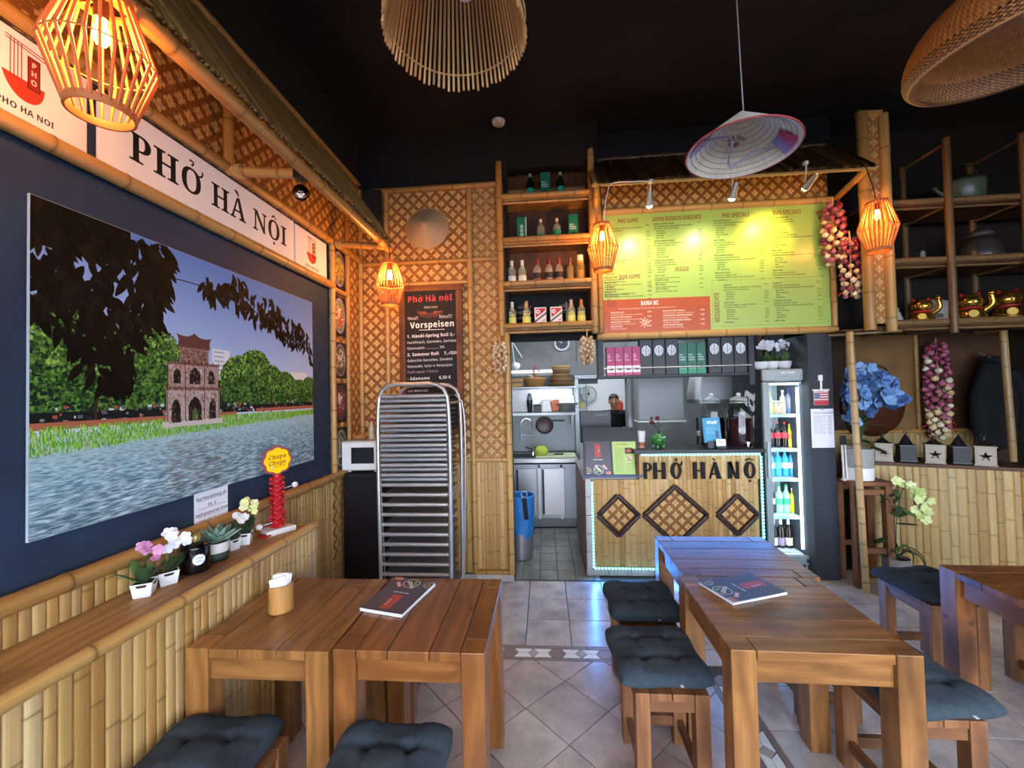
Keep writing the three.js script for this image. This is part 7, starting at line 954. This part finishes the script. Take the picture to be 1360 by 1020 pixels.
{ const t = thing('bar_stool', 'tall dark wooden stool used as plant stand beside the black pillar', 'stool', [2.665, 0, -3.73]), w = 0.30, L = 0.055, H = 0.87; for (const sx of [-1, 1]) for (const sz of [-1, 1]) part('leg', board(L, H - 0.03, L, 0.004), M.stool, t, [sx * (w / 2 - L / 2), (H - 0.03) / 2, sz * 0.10]); part('seat', board(w, 0.035, 0.28, 0.004, 0, H - 0.018, 0), M.stool, t); for (const y of [0.3, 0.78]) for (const s of [-1, 1]) part('stretcher', board(w - 0.1, 0.045, 0.025, 0.003, 0, y, s * 0.1), M.stool, t); }
{ const t = thing('silver_planter', 'ribbed silver and white planter standing on the tall stool', 'planter', [2.64, 0.872, -3.72]), n = 40; const g = lathe([[0, 0], [0.095, 0], [0.1, 0.005], [0.108, 0.26], [0.1, 0.26], [0.09, 0.02], [0, 0.02]], n); part('pot', g, std('#a7a6a0', 0.45, { bumpMap: T.matBump, bumpScale: 0.004 }), t); part('white_base', lathe([[0.1015, 0], [0.1045, 0.1], [0.1, 0.1]], n), M.white, t); part('soil', cyl(0.095, 0.095, 0.01, 20, 0, 0.23, 0), M.soil, t); }
{ // blue orchid in the planter: arching stems of big blue blossoms
  const t = thing('blue_orchid', 'large arching bunch of bright blue orchid blossoms in the silver planter', 'orchid', [2.66, 1.1, -3.73]), blues = ['#44699c', '#5a84b8', '#35568a', '#789fcc', '#2c4a78'];
  for (let s = 0; s < 8; s++) { const dx = [-0.10, -0.07, 0.0, 0.1, 0.17, 0.24, 0.29, 0.2][s], dz = [0.03, -0.03, 0.05, 0.0, 0.06, -0.02, 0.04, -0.05][s], H = [0.6, 0.68, 0.7, 0.7, 0.68, 0.66, 0.6, 0.62][s], cv = new THREE.CatmullRomCurve3([V(0, 0, 0), V(dx * 0.25, H * 0.6, dz * 0.5), V(dx * 0.6, H, dz), V(dx * 0.95, H * 0.82, dz * 1.3), V(dx * 1.05, H * 0.38 + 0.03 * s % 3, dz * 1.4)]); part('stem', new THREE.TubeGeometry(cv, 26, 0.004, 5), M.leafDark, t); for (let i = 0; i < 13; i++) { const q = cv.getPoint(0.5 + 0.48 * i / 12), m = part('blossom', bloomG, solid(pick(blues), 0.6), t, [q.x + rr(-0.03, 0.03), q.y + rr(-0.02, 0.02), q.z + rr(-0.02, 0.04)], [rr(0.7, 1.9), rr(0, 6), rr(-0.6, 0.6)]); m.scale.setScalar(rr(0.028, 0.04)); } }
  for (let i = 0; i < 26; i++) { const a = rnd() * 7, q = rr(0.02, 0.1), L = rr(0.08, 0.14); part('leaf', new THREE.SphereGeometry(1, 8, 5).scale(L * 0.22, L * 0.04, L * 0.5).translate(0, 0, L * 0.5).rotateX(rr(-1, 0.3)).rotateY(a), pick([M.leafDark, M.leaf]), t, [q * Math.cos(a), rr(0.02, 0.42), q * Math.sin(a)]); }
}
{ const t = thing('wooden_gong', 'round dark brown wooden bowl shape behind the blue orchid', 'bowl', [3.42, 1.44, -4.585]); part('bowl', lathe([[0, 0.1], [0.18, 0.08], [0.3, 0.02], [0.315, 0], [0.3, 0], [0.17, 0.05], [0, 0.07]], 36).rotateX(Math.PI / 2), solid('#4a2412', 0.4), t); part('hanger', tube([[-0.05, 0.25, 0], [0.0, 0.42, 0.02], [0.12, 0.4, 0.02], [0.2, 0.22, 0]], 0.006, 20, 5), M.dark, t); }
{ // yellow-green orchid on the floor
  const t = thing('floor_orchid', 'tall orchid with pale yellow green blossoms in a grey and white pot on the floor', 'orchid', [2.845, 0, -3.64]); part('pot', lathe([[0, 0], [0.085, 0], [0.088, 0.005], [0.088, 0.085], [0, 0.085]], 30), M.white, t); part('pot_upper', lathe([[0.088, 0.085], [0.09, 0.245], [0.082, 0.245], [0.08, 0.09]], 30), std('#9c9890', 0.4, { bumpMap: T.matBump, bumpScale: 0.004 }), t); part('soil', cyl(0.08, 0.08, 0.01, 20, 0, 0.22, 0), M.soil, t);
  const yel = ['#c8d48a', '#d8e09a', '#b4c470', '#e2e6b4']; for (let s = 0; s < 3; s++) { const cv = new THREE.CatmullRomCurve3([V(0, 0.2, 0), V(-0.03 + 0.02 * s, 0.6, 0.02), V(-0.02 + 0.05 * s, 0.88 - 0.02 * s, 0.03), V(0.08 + 0.05 * s, 0.82 - 0.04 * s, 0.05), V(0.15 + 0.03 * s, 0.56, 0.05)]); part('stem', new THREE.TubeGeometry(cv, 26, 0.004, 5), M.leafDark, t); for (let i = 0; i < 9; i++) { const q = cv.getPoint(0.5 + 0.48 * i / 8), m = part('blossom', bloomG, solid(pick(yel), 0.6), t, [q.x + rr(-0.02, 0.02), q.y + rr(-0.02, 0.02), q.z + rr(-0.01, 0.03)], [rr(0.8, 1.8), rr(0, 6), rr(-0.5, 0.5)]); m.scale.setScalar(rr(0.022, 0.032)); } }
  for (let i = 0; i < 22; i++) { const a = rnd() * 7, L = rr(0.09, 0.17), y = rr(0.22, 0.8); part('leaf', new THREE.SphereGeometry(1, 8, 5).scale(L * 0.2, L * 0.04, L * 0.5).translate(0, 0, L * 0.5).rotateX(rr(-0.9, 0.5)).rotateY(a), pick([M.leafDark, M.leaf]), t, [rr(-0.03, 0.01), y, 0.01]); }
  for (let i = 0; i < 4; i++) { const a = [0.2, 0.9, -0.4, 2.4][i]; part('root', tube([[0, 0.24, 0], [0.1 * Math.cos(a), 0.33, 0.1 * Math.sin(a)], [0.19 * Math.cos(a), 0.25, 0.14 * Math.sin(a)], [0.2 * Math.cos(a), 0.1 + 0.03 * i, 0.16 * Math.sin(a)]], 0.005, 18, 5), M.leafDark, t); }
}
{ const t = thing('white_mug', 'small white cup on the floor between the stool and the orchid pot', 'cup', [2.755, 0, -3.56]); part('cup', lathe([[0, 0], [0.032, 0], [0.036, 0.09], [0.032, 0.09], [0.028, 0.01], [0, 0.01]], 22), M.white, t); part('handle', torus(0.022, 0.005, 16, 6).rotateX(Math.PI / 2), M.white, t, [0.04, 0.045, 0]); }
{ const t = thing('folded_stand', 'slim white folding stand leaning beside the black pillar behind the bamboo pole', 'stand', [2.52, 0.86, -3.70]); for (const s of [-1, 1]) part('rod', rod([s * 0.012, 0.02, 0], [s * 0.012, 0.33, -0.01], 0.008), M.white, t); part('grip', bx(0.045, 0.08, 0.02, 0.005, 0, 0.34, -0.01), M.plastic, t); part('foot', bx(0.05, 0.02, 0.04, 0.004, 0, 0.01, 0), M.white, t); }
{ const t = thing('black_coat', 'black coat hanging on the dark nook wall at the right edge', 'coat', [4.40, 1.45, -4.40]); const g = new THREE.SphereGeometry(1, 36, 28), p = g.attributes.position; for (let i = 0; i < p.count; i++) { const x = p.getX(i), y = p.getY(i), z = p.getZ(i), a = Math.atan2(z, x), f = 1 + 0.07 * Math.sin(a * 9 + y * 2) * (1 - y) * 0.6, w = 0.17 + 0.07 * (1 - (y + 1) / 2); p.setXYZ(i, x * w * f, y * 0.46, z * 0.1 * f); } g.computeVertexNormals(); part('coat', g, std('#0a0a0c', 0.95), t); for (const s of [-1, 1]) part('sleeve', tube([[s * 0.1, 0.32, 0.04], [s * 0.2, 0.1, 0.06], [s * 0.21, -0.25, 0.06]], 0.055, 20, 10), std('#0c0c0f', 0.95), t); part('collar', torus(0.07, 0.025, 24, 8), std('#0c0c0f', 0.95), t, [0, 0.44, 0.02], [0.3, 0, 0]); part('hook', rod([0, 0.45, 0], [0, 0.52, -0.12], 0.008), M.steel, t); }
scene.traverse((o) => { if (o.isMesh || o.isPointLight || o.isSpotLight) { o.castShadow = true; o.receiveShadow = true; } });
renderer.render(scene, camera);
